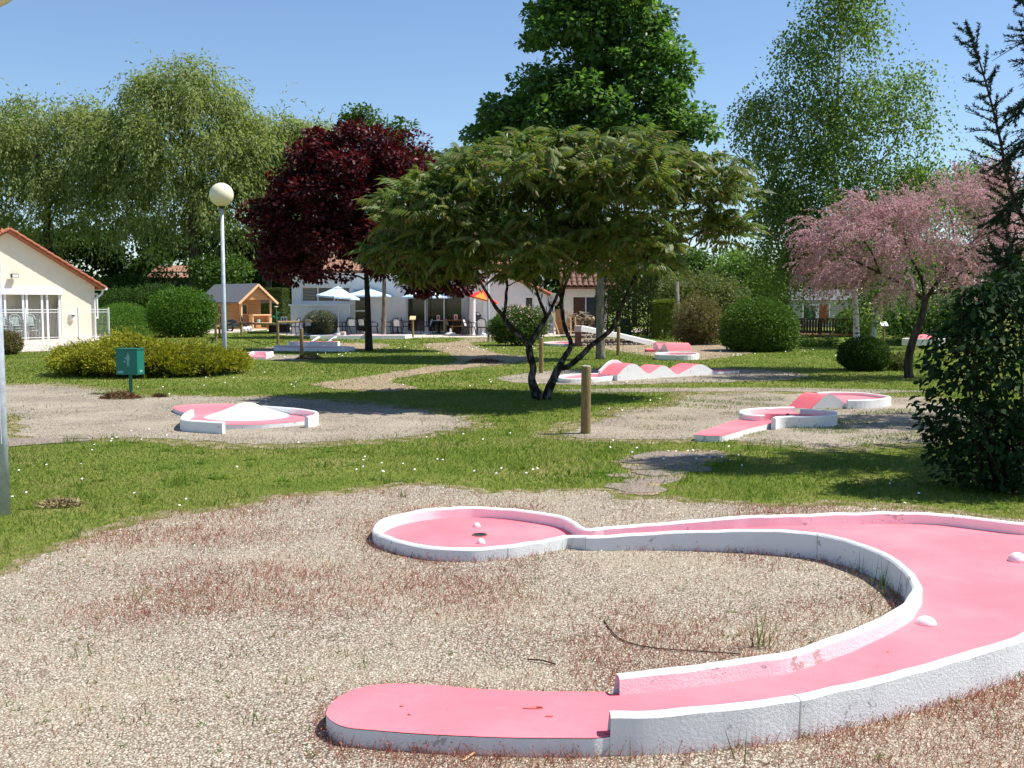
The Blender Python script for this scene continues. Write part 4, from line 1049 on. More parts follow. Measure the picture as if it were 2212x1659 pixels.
MB().add([(sx0,D3-.4,sz),(sx1,D3-.4,sz),(sx1,D3+3.5,sz+1.7),(sx0,D3+3.5,sz+1.7),(sx0,D3-.4,sz-.12),(sx1,D3-.4,sz-.12),(sx1,D3+3.5,sz+1.58),(sx0,D3+3.5,sz+1.58)], [(0,1,2,3),(7,6,5,4),(0,4,5,1),(1,5,6,2),(3,2,6,7),(0,3,7,4)]).build('roof', m_tile_dark, SHED, world=True)
for j in range(10):
    x = sx0+(sx1-sx0)*(j+.5)/10
    tile_strip(SHED, (x, D3+3.5, sz+1.73), (x, D3-.42, sz+.03), 7, .15, m_tile_dark)
rs = random.Random(21)
log_m = [M('log_end', (.42,.30,.18), .9, .25, 10), M('log_bark', (.20,.14,.09), .95, .3, 10), M('dry_branch', (.36,.29,.20), .9, .3, 10)]
LP = empty('log_pile', (cx(1252, 53.5), 53.5, 0), 'heap of split firewood and branches in front of the shed', 'log pile')
for i in range(42):
    row = i // 8; xx = -.72 + (i % 8)*.19 + rs.uniform(-.05, .05) + .06*row; zz = .10 + row*.17
    if xx > .85-.1*row+.3: continue
    a = rs.uniform(-.35, .35); L = rs.uniform(.25, .42)
    MB().tube([(xx-L*math.sin(a), -.25-rs.random()*.1, zz), (xx+L*math.sin(a), .35, zz+rs.uniform(-.05, .1))], rs.uniform(.06, .10), 7).build('log', log_m[i % 2], LP)
for i in range(34):
    p_ = Vector((rs.uniform(-.7, .9), rs.uniform(-.35, .2), rs.uniform(.7, 1.15))); d_ = Vector((rs.uniform(-1, 1), rs.uniform(-.5, .5), rs.uniform(-.5, .6))).normalized()*rs.uniform(.3, .6)
    MB().tube([p_-d_*.5, p_+Vector((0, 0, .06)), p_+d_*.5], [.022, .018, .008], 5).build('branch', log_m[2], LP)
for u in (1233, 1243):
    o = MB().box(-.035, .035, -.02, .02, 0, .95).build('stake', m_chalet_lt); o.location = (cx(u, 52.8), 52.75, 0); o.rotation_euler = (R(-12), 0, 0)
    tag(o, 'pale stake against the log pile, the one next to the plywood board' if u == 1233 else 'pale stake against the log pile, the one next to the jump ramp', 'stake', 'stakes against the log pile')

# --- cream gabled house on the left (gable turned towards the right)
hc = Vector((cx(208, 48.0), 48.0, 0)); tdir = Vector((-.64, -.768, 0)).normalized(); ndir = Vector((-tdir.y, tdir.x, 0))
if ndir.y > 0: ndir = -ndir
HW = 3.95
HOUSE = empty('gabled_house', hc, 'cream rendered house gable with terracotta verge tiles and gutter', 'house')
def hp_(s, n, z): return hc + tdir*s + ndir*n + Vector((0, 0, z))
ze_, za_ = 2.42, 4.70
def hbox(mb, s0, s1, n0, n1, z0, z1):
    c = [hp_(s, n, z) for z in (z0, z1) for s, n in ((s0, n0), (s1, n0), (s1, n1), (s0, n1))]
    return mb.add(c, [(0,3,2,1),(4,5,6,7),(0,1,5,4),(1,2,6,5),(2,3,7,6),(3,0,4,7)])
# recessed glass verandah opening between s 1.55 .. 4.6
do0, do1, doz = 1.62, 4.9, 2.12
mb = MB()
def gpoly(pts):
    k = len(pts); f = [hp_(s, 0, z) for s, z in pts]; b = [hp_(s, -.3, z) for s, z in pts]
    mb.add(f+b, [tuple(range(k-1, -1, -1)), tuple(range(k, 2*k))] + [(i, (i+1) % k, k+(i+1) % k, k+i) for i in range(k)])
zs_ = lambda s: ze_+(za_-ze_)*min(s, 2*HW-s)/HW
gpoly([(0, 0), (do0, 0), (do0, zs_(do0)), (0, ze_)])
gpoly([(do0, doz), (do1, doz), (do1, zs_(do1)), (HW, za_), (do0, zs_(do0))])
gpoly([(do1, 0), (2*HW, 0), (2*HW, ze_), (do1, zs_(do1))])
mb.build('wall', m_cream, HOUSE, world=True)
mb = MB(); hbox(mb, 0, .28, -.303, -9, 0, ze_); mb.build('wall', m_cream, HOUSE, world=True)
mb = MB(); hbox(mb, do0-.3, do1+.3, -.52, -.66, 0, doz+.1); mb.build('inner_wall', m_cream, HOUSE, world=True)
# verandah frame
mb = MB(); hbox(mb, do0-.05, do1, .0+.004, .10, doz-.12, doz+.14); mb.build('lintel', m_frame, HOUSE, world=True)
for s in (do0+.02, do0+.58, do0+.82, do0+1.50, do0+1.66, do0+2.45, do0+3.1):
    mb = MB(); hbox(mb, s, s+.09, -.09, -.01, 0, doz-.12); mb.build('mullion', m_frame, HOUSE, world=True)
for k_ in range(4):
    mb = MB(); hbox(mb, do0+.12+k_*.82, do0+.12+k_*.82+.74, -.06, -.05, .06, doz-.13); mb.build('pane', m_clear, HOUSE, world=True)
# roof slopes
for sg in (0, 1):
    e_ = [(-.32, ze_-.185), (HW, za_+.0)]
    pts = []
    for s, z in e_:
        s2 = s if sg == 0 else 2*HW-s
        for n in (.34, -9.2):
            for dz in (.02, .12): pts.append(hp_(s2, n, z+dz))
    mb = MB().add(pts, [(0,2,3,1),(4,5,7,6),(1,3,7,5),(0,4,6,2),(0,1,5,4),(2,6,7,3)]); mb.build('roof', m_tile, HOUSE, world=True)
    s_lo = -.32 if sg == 0 else 2*HW+.32
    tile_strip(HOUSE, hp_(HW, .29, za_+.12), hp_(s_lo, .29, ze_-.185+.12), 14, .11, m_tile)
    for r_ in range(1, 12):
        if sg == 0: tile_strip(HOUSE, hp_(HW, .12-.75*r_, za_+.12), hp_(s_lo, .12-.75*r_, ze_-.185+.12), 7, .16, m_tile)
mb = MB().tube([hp_(-.38, .36, ze_-.12), hp_(-.38, -9, ze_-.12)], .075, 8); mb.build('gutter', m_frame, HOUSE, world=True)
mb = MB().tube([hp_(-.36, .1, ze_-.16), hp_(-.30, .12, ze_-.35), hp_(.05, .08, ze_-.62), hp_(.06, .07, ze_-.8), hp_(.06, .07, 0)], .05, 8); mb.build('downpipe', m_frame, HOUSE, world=True)
mb = MB(); hbox(mb, -.34, -.02, -.35, -.5, .9, 2.1); mb.build('side_window', m_frame, HOUSE, world=True)
mb = MB(); hbox(mb, -.26, -.08, -.338, -.348, 1.0, 2.0); mb.build('side_pane', m_glass, HOUSE, world=True)
# floodlight on the gable
fl = hp_(3.75, 0, 2.82)
FLO = empty('floodlight', fl, 'small black floodlight fixed on the cream gable', 'light')
mb = MB()
c = [fl + tdir*s + ndir*n + Vector((0, 0, z)) for z in (-.08, .08) for s, n in ((-.14, .10), (.14, .10), (.14, .26), (-.14, .26))]
mb.add(c, [(0,3,2,1),(4,5,6,7),(0,1,5,4),(1,2,6,5),(2,3,7,6),(3,0,4,7)]); mb.build('housing', m_black, FLO, world=True)
c = [fl + tdir*s + ndir*n + Vector((0, 0, z)) for z in (-.06, .05) for s, n in ((-.12, .263), (.12, .263), (.12, .268), (-.12, .268))]
MB().add(c, [(0,3,2,1),(4,5,6,7),(0,1,5,4),(1,2,6,5),(2,3,7,6),(3,0,4,7)]).build('lens', m_whiteplastic, FLO, world=True)
MB().bar(fl+ndir*.003, fl+ndir*.11, .04, .04).build('bracket', m_black, FLO, world=True)
# letter box on the gable
LBX = empty('letter_box', hp_(1.15, .004, 1.05), 'rounded white letter box on the cream gable wall', 'letter box')
lb = hp_(1.15, .02, 1.05)
mb = MB().tube([lb+Vector((0, 0, -.22)), lb+Vector((0, 0, .06)), lb+Vector((0, 0, .12))], [.10, .14, .10], 10); mb.build('body', m_whiteplastic, LBX, world=True)
mb = MB().bar(lb+ndir*.14-tdir*.08+Vector((0, 0, .01)), lb+ndir*.14+tdir*.08+Vector((0, 0, .01)), .02, .05); mb.build('slot', m_black, LBX, world=True)
# wire panel fence in front of the gable
FEN = empty('wire_fence', hp_(2.3, 1.0, 0), 'white welded wire panel fence before the cream house', 'fence')
fs_ = [-.1, 1.35, 2.25, 3.75, 5.2]
for s in fs_:
    a = hp_(s, 1.0, 0); MB().bar(a, a+Vector((0, 0, 1.42)), .06, .06, (0,1,0)).build('post', m_frame, FEN, world=True)
for a_, b_ in ((0, 1), (2, 3), (3, 4)):
    s0, s1 = fs_[a_], fs_[b_]
    for z in (.12, 1.22, 1.34):
        MB().bar(hp_(s0, 1.0, z), hp_(s1, 1.0, z), .018, .025).build('rail', m_frame, FEN, world=True)
    mb = MB(); nw = 24
    for i in range(1, nw):
        p_ = hp_(s0+(s1-s0)*i/nw, 1.0, .05); mb.bar(p_, p_+Vector((0, 0, 1.33)), .005, .005, (0,1,0))
    o = mb.build('wires', m_frame, FEN, world=True); o['kind'] = 'stuff'

# --- timber chalet
ch = G(556, 711); CB = Vector((ch.x, ch.y, 0))
CH = empty('timber_chalet', CB, 'small orange timber chalet with grey felt roof and porch', 'chalet')
r_ = Vector((-.74, .67, 0)).normalized(); g_ = Vector((.67, .74, 0)).normalized()      # ridge direction (away), gable direction (right)
def cp(a, b, z): return CB + r_*a + g_*b + Vector((0, 0, z))
wz, rz_ = 1.85, 2.78; hw_ = 1.12
def cbox(name, a0, a1, b0, b1, z0, z1, mat):
    c = [cp(a, b, z) for z in (z0, z1) for a, b in ((a0, b0), (a1, b0), (a1, b1), (a0, b1))]
    return MB().add(c, [(0,1,2,3),(7,6,5,4),(4,5,1,0),(5,6,2,1),(6,7,3,2),(7,4,0,3)]).build(name, mat, CH, world=True)
nb = 12
for i in range(nb):
    z0, z1 = .08+i*(wz-.08)/nb, .08+(i+1)*(wz-.08)/nb-.008
    for b in (-hw_, hw_-.05): cbox('board', 1.25, 4.6, b, b+.05, z0, z1, m_chalet)
    cbox('board', 1.25, 1.30, -hw_+.055, hw_-.055, z0, z1, m_chalet); 
for i in range(6):         # gable boards under the porch roof
    z0, z1 = wz+i*.15, wz+(i+1)*.15-.008; h_ = hw_*(1-(i+.6)*.15/(rz_-wz))
    if h_ > .05:
        cbox('board', .05, .09, -h_, h_, z0, z1, m_chalet); cbox('board', 1.25, 1.29, -h_, h_, z0, z1, m_chalet)
for b in (-hw_, hw_-.09): cbox('porch_post', .05, .14, b, b+.09, 0, wz, m_chalet_lt)
cbox('plate', .02, 4.6, -hw_-.01, -hw_+.04, wz, wz+.08, m_chalet_lt); cbox('floor', 0, 4.6, -hw_+.01, hw_-.01, 0.005, .07, m_chalet)
for sg in (-1, 1):
    e0, e1 = (hw_+.30)*sg, 0
    zz0 = rz_-(rz_-wz)*(hw_+.30)/hw_
    pts = [cp(a, b, z+dz) for (b, z) in ((e0, zz0), (e1, rz_)) for a in (-.18, 4.8) for dz in (.03, .09)]
    MB().add(pts, [(0,2,3,1),(4,5,7,6),(1,3,7,5),(0,4,6,2),(0,1,5,4),(2,6,7,3)]).build('roof', m_felt, CH, world=True)
    MB().bar(cp(-.215, e0*1.01, zz0+.0), cp(-.215, e1, rz_+.0), .05, .13).build('barge_board', m_chalet_lt, CH, world=True)
# double glazed doors on the long side and on the gable side
for a in (1.75, 2.25):
    cbox('door', a, a+.42, -hw_-.03, -hw_-.003, .12, 1.62, m_chalet_lt)
    for i in range(2):
        for j in range(2): cbox('pane', a+.06+i*.18, a+.06+i*.18+.12, -hw_-.036, -hw_-.031, .35+j*.6, .35+j*.6+.5, m_glass)
cbox('window', 1.20, 1.245, -.5, .1, .9, 1.6, m_chalet_lt); cbox('pane', 1.19, 1.198, -.44, .04, .96, 1.54, m_glass)
# counter shelves of the porch
for nm, a0, a1, b0, b1, z0, z1 in (('counter_top', -.05, .45, -.35, hw_-.1, .85, .93), ('counter_side', 0, .40, -.33, -.26, .0, .848), ('counter_side', 0, .40, .92, .98, .0, .848), ('shelf', 0, .40, -.255, .915, .38, .42), ('counter_back', .36, .40, -.255, .915, .422, .848)):
    cbox(nm, a0, a1, b0, b1, z0, z1, m_chalet_lt if nm != 'counter_back' else m_chalet)
PB = empty('paint_pot', cp(.18, .2, .42), 'small white and turquoise pot on the chalet counter shelf', 'pot')
MB().lathe([(.11, 0), (.12, .2), (.10, .21)], 12).build('pot', M('turquoise', (.25,.55,.62), .5), PB)
MB().lathe([(.125, .12), (.125, .17)], 12).build('band', m_whiteplastic, PB)
o = MB().lathe([(.10, 0), (.16, .26), (.14, .265), (.13, .2)], 14).build('clay_pot', m_tile); o.location = cp(-.35, .75, 0); tag(o, 'red clay flower pot at the chalet porch', 'pot')
SF = empty('garden_ornament', cp(-.1, hw_+.25, 0), 'tall sunflower ornament with green leaves by the chalet', 'ornament')
MB().tube([(0, 0, 0), (.02, 0, .8), (.0, 0, 1.35)], .02, 6).build('stem', M('green_plastic', (.03,.28,.16), .5), SF)
MB().lathe([(.02, -.02), (.13, 0), (.13, .03), (.02, .05)], 14, (0, -.05, 1.4)).build('flower', m_whiteplastic, SF)
for i, (z, a) in enumerate(((.95, .4), (.7, 2.4), (.45, -.3), (.3, 2.9), (.62, .9))):
    d_ = Vector((math.cos(a), -.3, .35)); 
    MB().add([(0,0,z), tuple(Vector((0,0,z))+d_*.18+Vector((0,0,.08))), tuple(Vector((0,0,z))+d_*.36), tuple(Vector((0,0,z))+d_*.18-Vector((0,0,.05)))], [(0,1,2,3)]).build('leaf', bpy.data.materials['green_plastic'], SF)
# toys and a scooter in front of the chalet
SC = empty('parked_scooter', G(512, 716), 'dark parked scooter beside the chalet', 'scooter')
for x in (-.42, .42):
    vs_ = []
    MB().tube([(x+.19*math.cos(t), 0, .2+.19*math.sin(t)) for t in np.linspace(0, 2*math.pi, 15)], .05, 6, cap=False).build('wheel', m_black, SC)
MB().tube([(-.42, 0, .32), (-.2, 0, .42), (.1, 0, .30), (.32, 0, .5), (.28, 0, .85)], [.10, .15, .06, .08, .04], 8).build('body', M('scooter_paint', (.02,.05,.05), .3), SC)
MB().tube([(-.55, 0, .58), (-.25, 0, .62), (0, 0, .56)], [.07, .10, .05], 8).build('seat', m_black, SC)
MB().tube([(.27, -.25, .9), (.28, 0, .88), (.27, .25, .9)], .02, 6).build('handlebar', m_black, SC)
for i, (u, v, c_) in enumerate(((528, 717, 'white'), (535, 716, 'white'), (540, 715, 'grey'))):
    q = G(u, v); o = MB().lathe([(.05, 0), (.14, .06), (.15, .18), (.08, .28), (.03, .30)], 12).build('garden_pot', m_whiteplastic if c_ == 'white' else m_galv); o.location = q
    tag(o, {0: 'white round pot beside the scooter at the chalet', 1: 'white round pot in front of the chalet counter', 2: 'grey round pot in front of the chalet counter'}[i], 'pot')
PL = empty('planter', G(604, 718), 'dark brown timber planter box at the cafe corner', 'planter')
for i in range(5): MB().box(-.55, .55, -.28, -.25, .02+i*.09, .10+i*.09).build('board', m_darkbrown, PL)
MB().box(-.53, .53, -.248, .26, 0, .44).build('box', m_darkbrown, PL)
AC = empty('white_cabinet', G(614, 716), 'white electrical cabinet with two dark grilles behind the fence rail', 'cabinet')
MB().box(-.17, .17, -.12, .12, .45, .85).build('body', m_whiteplastic, AC); MB().box(-.10, .10, -.10, .10, 0, .449).build('stand', m_galv, AC)
for x in (-.06, .08): MB().box(x-.035, x+.035, -.126, -.121, .55, .78).build('grille', m_black, AC)

# --- house far behind the willows and the grey cabin on the right
FH = empty('far_house', P(395, 640, 92), 'distant house roof of red tiles glimpsed under the willows', 'house'); FH.location.z = 0
fx = FH.location.x; fy = FH.location.y
MB().box(fx-2.6, fx+2.6, fy, fy+4, 0, Zv(92, 600)).build('wall', M('far_wall', (.34,.33,.30), .9, .1), FH, world=True)
for z0, z1, y0, y1 in ((Zv(92, 600), Zv(92, 590), -.8, .4), (Zv(92, 586), Zv(92, 571), 0.6, 2.8)):
    MB().add([(fx-3, fy+y0, z0), (fx+3, fy+y0, z0), (fx+3, fy+y1, z1), (fx-3, fy+y1, z1), (fx-3, fy+y0, z0-.12), (fx+3, fy+y0, z0-.12), (fx+3, fy+y1, z1-.12), (fx-3, fy+y1, z1-.12)], [(0,1,2,3),(7,6,5,4),(0,4,5,1),(1,5,6,2),(3,2,6,7),(0,3,7,4)]).build('roof', m_tile_old, FH, world=True)
D5 = 70.0
def c5(u): return (u-CX)/FD*D5
CABIN = empty('mobile_home', (c5(1765), D5, 0), 'grey mobile home with orange door beyond the footbridge', 'mobile home')
ez = Zv(D5, 648)
for i in range(11):
    z0 = .3+i*(ez-.3)/11; MB().box(c5(1704), c5(1850), D5+.0, D5+.05, z0, z0+(ez-.3)/11-.012).build('siding_board', m_grey_siding, CABIN, world=True)
MB().box(c5(1704)+.01, c5(1850)-.01, D5+.055, D5+3.2, 0, ez).build('body', m_grey_siding, CABIN, world=True)
MB().add([(c5(1700), D5-.2, ez), (c5(1855), D5-.2, ez), (c5(1855), D5+3.4, ez), (c5(1700), D5+3.4, ez), (c5(1703), D5+1.6, ez+.75), (c5(1852), D5+1.6, ez+.75)], [(0,1,5,4),(2,3,4,5),(1,2,5),(3,0,4),(0,3,2,1)]).build('roof', m_felt, CABIN, world=True)
window(CABIN, c5(1731), c5(1763), .4, Zv(D5, 657), D5-.04, 2, 1, .09)
MB().box(c5(1767), c5(1788), D5-.06, D5-.01, .3, Zv(D5, 658)).build('door', M('orange_door', (.30,.07,.02), .6, .1), CABIN, world=True)
MB().box(c5(1764), c5(1766.8), D5-.07, D5-.005, .3, Zv(D5, 656)).build('door_frame', m_frame, CABIN, world=True)
MB().box(c5(1788.2), c5(1791), D5-.07, D5-.005, .3, Zv(D5, 656)).build('door_frame', m_frame, CABIN, world=True)
MB().box(c5(1744), c5(1751), D5-.12, D5-.08, .6, Zv(D5, 660)).build('curtain', M('green_cloth', (.02,.16,.12), .8), CABIN, world=True)
# footbridge
D6 = 49.0
def c6(u): return (u-CX)/FD*D6
BR = empty('footbridge', (c6(1762), D6, Zv(D6, 722)), 'dark stained wooden footbridge with vertical railing slats', 'bridge')
zb0, zb1 = Zv(D6, 722), Zv(D6, 689)
MB().box(c6(1695), c6(1845), D6-.12, D6+1.8, zb0-.32, zb0-.06).build('beam', m_darkbrown, BR, world=True)
MB().box(c6(1695), c6(1845), D6-.16, D6+1.84, zb0-.058, zb0-.0).build('deck', m_brown, BR, world=True)
for yy in (D6-.05, D6+1.7):
    MB().box(c6(1695), c6(1845), yy-.05, yy+.05, zb1-.05, zb1+.02).build('handrail', m_darkbrown, BR, world=True)
    MB().box(c6(1695), c6(1845), yy-.02, yy+.02, zb0+.06, zb0+.12).build('bottom_rail', m_darkbrown, BR, world=True)
    nsl = 24
    for i in range(nsl):
        x = c6(1698)+(c6(1842)-c6(1698))*i/(nsl-1)
        MB().box(x-.032, x+.032, yy+.052, yy+.072, zb0+.02, zb1-.06).build('slat', m_darkbrown, BR, world=True)
for u in (1698, 1770, 1842):
    MB().box(c6(u)-.06, c6(u)+.06, D6-.09, D6+.0, -1.6, zb1-.052).build('post', m_darkbrown, BR, world=True)

# ------------------------------------------------------------------ lamps
def lamp(loc, label, h=3.78, r=.045, gr=.265):
    L = empty('street_lamp', loc, label, 'lamp', 'globe lamps on galvanised posts')
    MB().tube([(0,0,0),(0,0,1.0),(0,0,h)], [r*1.08, r*1.05, r*.85], 14).build('pole', m_galv, L, smooth=True)
    MB().lathe([(.055, h-.06), (.075, h-.03), (.085, h+.02), (.06, h+.03)], 16).build('collar', m_black, L)
    prof = [(gr*math.sin(a), h+gr*.93-gr*math.cos(a)) for a in np.linspace(.32, math.pi, 16)]
    MB().lathe(prof, 28).build('globe', m_globe, L, smooth=True)
    MB().box(-.028, .028, -r*1.18, -r*.9, .55, .95).build('service_door', m_galv, L)
    return L
lamp(G(8, 1112), 'galvanised globe lamp post on the lawn beside the slab path')
lamp(G(487, 809), 'globe lamp post rising out of the golden juniper')
lamp(G(1055, 739), 'slim globe lamp post between the terrace and the flowering shrub')
SL = empty('street_lamp', G(1521, 700), 'street light with flat white head above the brown shrubs', 'lamp'); SL.location.z = 0
yy = SL.location.y; hh_ = Zv(yy, 566)
MB().tube([(0, 0, 0), (0, 0, hh_)], [.06, .045], 10).build('pole', m_galv, SL)
MB().tube([(.2, 0, hh_+.02), (.08, 0, hh_+.13), (-.25, 0, hh_+.22), (-.65, 0, hh_+.20), (-.78, 0, hh_+.13)], [.05, .14, .19, .15, .05], 10).build('lamp_head', m_whiteplastic, SL, smooth=True)

# ------------------------------------------------------------------ posts and rails
def post(u, v, h, r, label, grp='round timber marker posts', tilt=0.0):
    q = G(u, v); W = empty('wooden_post', q, label, 'post', grp)
    n = 14; rs_ = random.Random(int(u))
    prof = [(r*1.02, -.1), (r, .02), (r*rs_.uniform(.97, 1.0), h*.5), (r*.97, h-.015), (r*.90, h-.002)]
    MB().lathe(prof, n).build('shaft', m_wood_post, W, smooth=True)
    MB().lathe([(r*.93, h-.004), (r*.88, h+.004)], n).build('cut_end', m_wood_end, W)
    W.rotation_euler = (tilt, rs_.uniform(-.01, .01), 0)
    return W
post(1265, 937, .84, .062, 'thick round timber post on grass near the ring lane', tilt=R(2))
post(1169, 806, .82, .052, 'round timber post behind the forked sumac trunk')
post(1335, 768, .88, .055, 'round timber post in front of the stone jump ramp')
post(652, 775, .88, .056, 'round timber post beside the brown molehill')
rail_root = empty('rail_fence', G(600, 744), 'low rustic timber rail fence on the lawn before the chalet', 'fence')
def fpost(u, v, vt, r=.055):
    q = G(u, v); h = Zv(q.y, vt); MB().lathe([(r, -.1), (r, h-.01), (r*.9, h)], 12, (q.x, q.y, 0)).build('post', m_wood_post, rail_root, world=True); return Vector((q.x, q.y, h))
pA = fpost(600.5, 745, 697); pB = fpost(521.5, 725, 695); pC = fpost(684, 722, 694)
pD = fpost(466.5, 738, 704); pE = fpost(474.5, 730, 703); pF = fpost(482, 742, 696)
for a, b, dz in ((pA, pB, -.06), (pA, pC, .02), (pD, pE, -.03), (pE, pF, -.12)):
    d_ = (b-a).normalized()*.12
    MB().tube([a-d_+Vector((0, 0, dz)), (a+b)/2+Vector((0, 0, dz-.01)), b+d_+Vector((0, 0, dz))], .045, 8).build('rail', m_wood_post, rail_root, world=True)
def signpost(u, v, h, label, board):
    W = empty('hole_sign', G(u, v), label, 'sign', 'sloping hole signs on timber stakes')
    MB().lathe([(.05, -.05), (.05, h-.05), (.04, h)], 10).build('stake', m_wood_post, W)
    MB().add([(-.14,-.16,h-.06),(.14,-.16,h-.06),(.14,.10,h+.10),(-.14,.10,h+.10),(-.14,-.16,h-.03),(.14,-.16,h-.03),(.14,.10,h+.13),(-.14,.10,h+.13)], [(0,3,2,1),(4,5,6,7),(0,1,5,4),(1,2,6,5),(2,3,7,6),(3,0,4,7)]).build('board', board, W)
signpost(892, 728, .88, 'pale sloping sign on a stake in front of the glass doors', m_chalet_lt)
signpost(1330, 727, .80, 'turquoise sloping sign on a stake behind the jump ramp', M('turquoise_board', (.05,.42,.38), .5, .1))
signpost(1908, 742, .75, 'white sloping sign on a stake beyond the birch', m_whiteplastic)
# green litter / letter box on its pole
BX = empty('litter_bin', G(283, 851), 'dark green square metal litter box on a single post', 'litter bin', rz=R(-8))
bk_ = FD/G(283, 851).y
MB().box(-.022, .022, -.022, .022, -.05, .36).build('post', m_green_metal, BX)
bw = .20; bz0, bz1 = .35, .79
mb = MB(); mb.box(-bw, bw, -.125, .125, bz0, bz1); mb.build('body', m_green_metal, BX)
mb = MB(); mb.box(-bw-.012, bw+.012, -.137, .137, bz1+.002, bz1+.022); mb.build('lid', m_green_metal, BX)
m_stick = M('faded_sticker', (.17,.38,.36), .6, .25, 25)
# figure pictogram: person dropping litter, faded
for a, b, c_, d_ in ((.02,.045,.70,.735),(.005,.06,.60,.695),(.01,.03,.50,.598),(.035,.055,.50,.598),(-.035,.004,.63,.655),(-.05,-.02,.56,.60)):
    MB().box(a, b, -.1295, -.1265, c_, d_).build('pictogram', m_stick, BX)
MB().box(-.17, -.06, -.1295, -.1265, .375, .42).build('plate', m_stick, BX)
MB().box(bw+.0015, bw+.0045, -.05, .05, .39, .43).build('plate', m_stick, BX)
# green wheelie bin with yellow trim
WB = empty('wheelie_bin', G(1350, 727), 'dark green bin with black lid and yellow handle by the hedge', 'bin')
MB().add([(-.27,-.27,.04),(.27,-.27,.04),(.27,.27,.04),(-.27,.27,.04),(-.32,-.32,.52),(.32,-.32,.52),(.32,.32,.52),(-.32,.32,.52)], [(0,3,2,1),(4,5,6,7),(0,1,5,4),(1,2,6,5),(2,3,7,6),(3,0,4,7)]).build('body', M('bin_green', (.008,.07,.055), .5), WB)
MB().add([(-.28,-.30,.525),(.28,-.30,.525),(.28,.30,.525),(-.28,.30,.525),(-.2,-.15,.86),(.22,-.15,.86),(.22,.25,.86),(-.2,.25,.86)], [(0,3,2,1),(4,5,6,7),(0,1,5,4),(1,2,6,5),(2,3,7,6),(3,0,4,7)]).build('lid', m_black, WB)
m_yel = M('yellow_plastic', (.75,.48,.03), .5)
MB().tube([(.26,-.33,.56),(.33,-.33,.60),(.30,-.33,.68),(.22,-.28,.72)], .022, 6).build('handle', m_yel, WB); MB().box(-.06,.14,-.345,-.325,.49,.53).build('latch', m_yel, WB)
for x in (-.2, .2): MB().tube([(x-.03, .2, .08), (x+.03, .2, .08)], .08, 12).build('wheel', m_black, WB)
BK = empty('brick_stack', G(1404, 723), 'small stack of red bricks at the hedge foot', 'bricks')
for i in range(9):
    MB().box(-.3+(i % 3)*.21, -.1+(i % 3)*.21, -.05, .05, .005+(i//3)*.10, .095+(i//3)*.10).build('brick', m_tile, BK)

# molehills and dry clippings
def heap(u, v, r, h, label, name, mat, cat):
    g = np.random.default_rng(int(u)); q = G(u, v); n = 1500
    a = g.random(n)*6.28; rr = np.sqrt(g.random(n)); x = q.x+r*rr*np.cos(a); y = q.y+r*.7*rr*np.sin(a)
    z = h*(1-rr**2)*g.random(n)**.5
    V, F = quads(np.stack([x, y, z], 1), rdir(g, n)*np.array([1,1,.5]), rdir(g, n), g.uniform(.03, .09, n), g.uniform(.008, .016, n))
    o = mesh_np(name, V, F, mat, off=(q.x, q.y, 0)); o.location = (q.x, q.y, 0); tag(o, label, cat, kind='stuff')
m_dry = leafmat('dry_clippings', [(.07,.035,.018), (.15,.08,.04), (.22,.13,.07)], 0, .9, .1)
heap(260, 861, .34, .13, 'brown heap of dry clippings at the foot of the green box', 'clippings', m_dry, 'clippings')
heap(345, 858, .10, .04, 'tiny brown clump of clippings on the gravel', 'clippings', m_dry, 'clippings')
heap(669, 776, .38, .20, 'brown molehill beside a timber post', 'molehill', m_dry, 'molehill')
heap(1045, 783, .55, .12, 'dark flattened molehill on the shaded sandy path', 'molehill', m_dry, 'molehill')
m_straw = leafmat('straw', [(.22,.17,.08), (.34,.27,.14)], 0, .9, .1)
heap(130, 1092, .16, .03, 'small wisp of dry straw on the lawn', 'straw', m_straw, 'straw')
# bent twig on the gravel
tw = [G(1305, 1345), G(1318, 1365), G(1345, 1388), G(1400, 1403), G(1480, 1410), G(1600, 1418)]
o = MB().tube([p+Vector((0, 0, .012)) for p in catmull(tw, 4)], .0035, 5).build('twig', b_dark); tag(o, 'thin dark twig lying on gravel inside the curved lane', 'twig')
for i, (a, b, lab) in enumerate((((1140, 1430), (1200, 1440), 'short brown stick on gravel between the lane arms'), ((1000, 1650), (1070, 1610), 'pale straw stalk lying against the tee edge'))):
    p_, q_ = G(*a), G(*b); o = MB().tube([p_+Vector((0,0,.012)), (p_+q_)/2+Vector((0,0,.02)), q_+Vector((0,0,.012 if i == 0 else .05))], .004, 5).build('stick', b_dark if i == 0 else m_chalet_lt); tag(o, lab, 'stick')

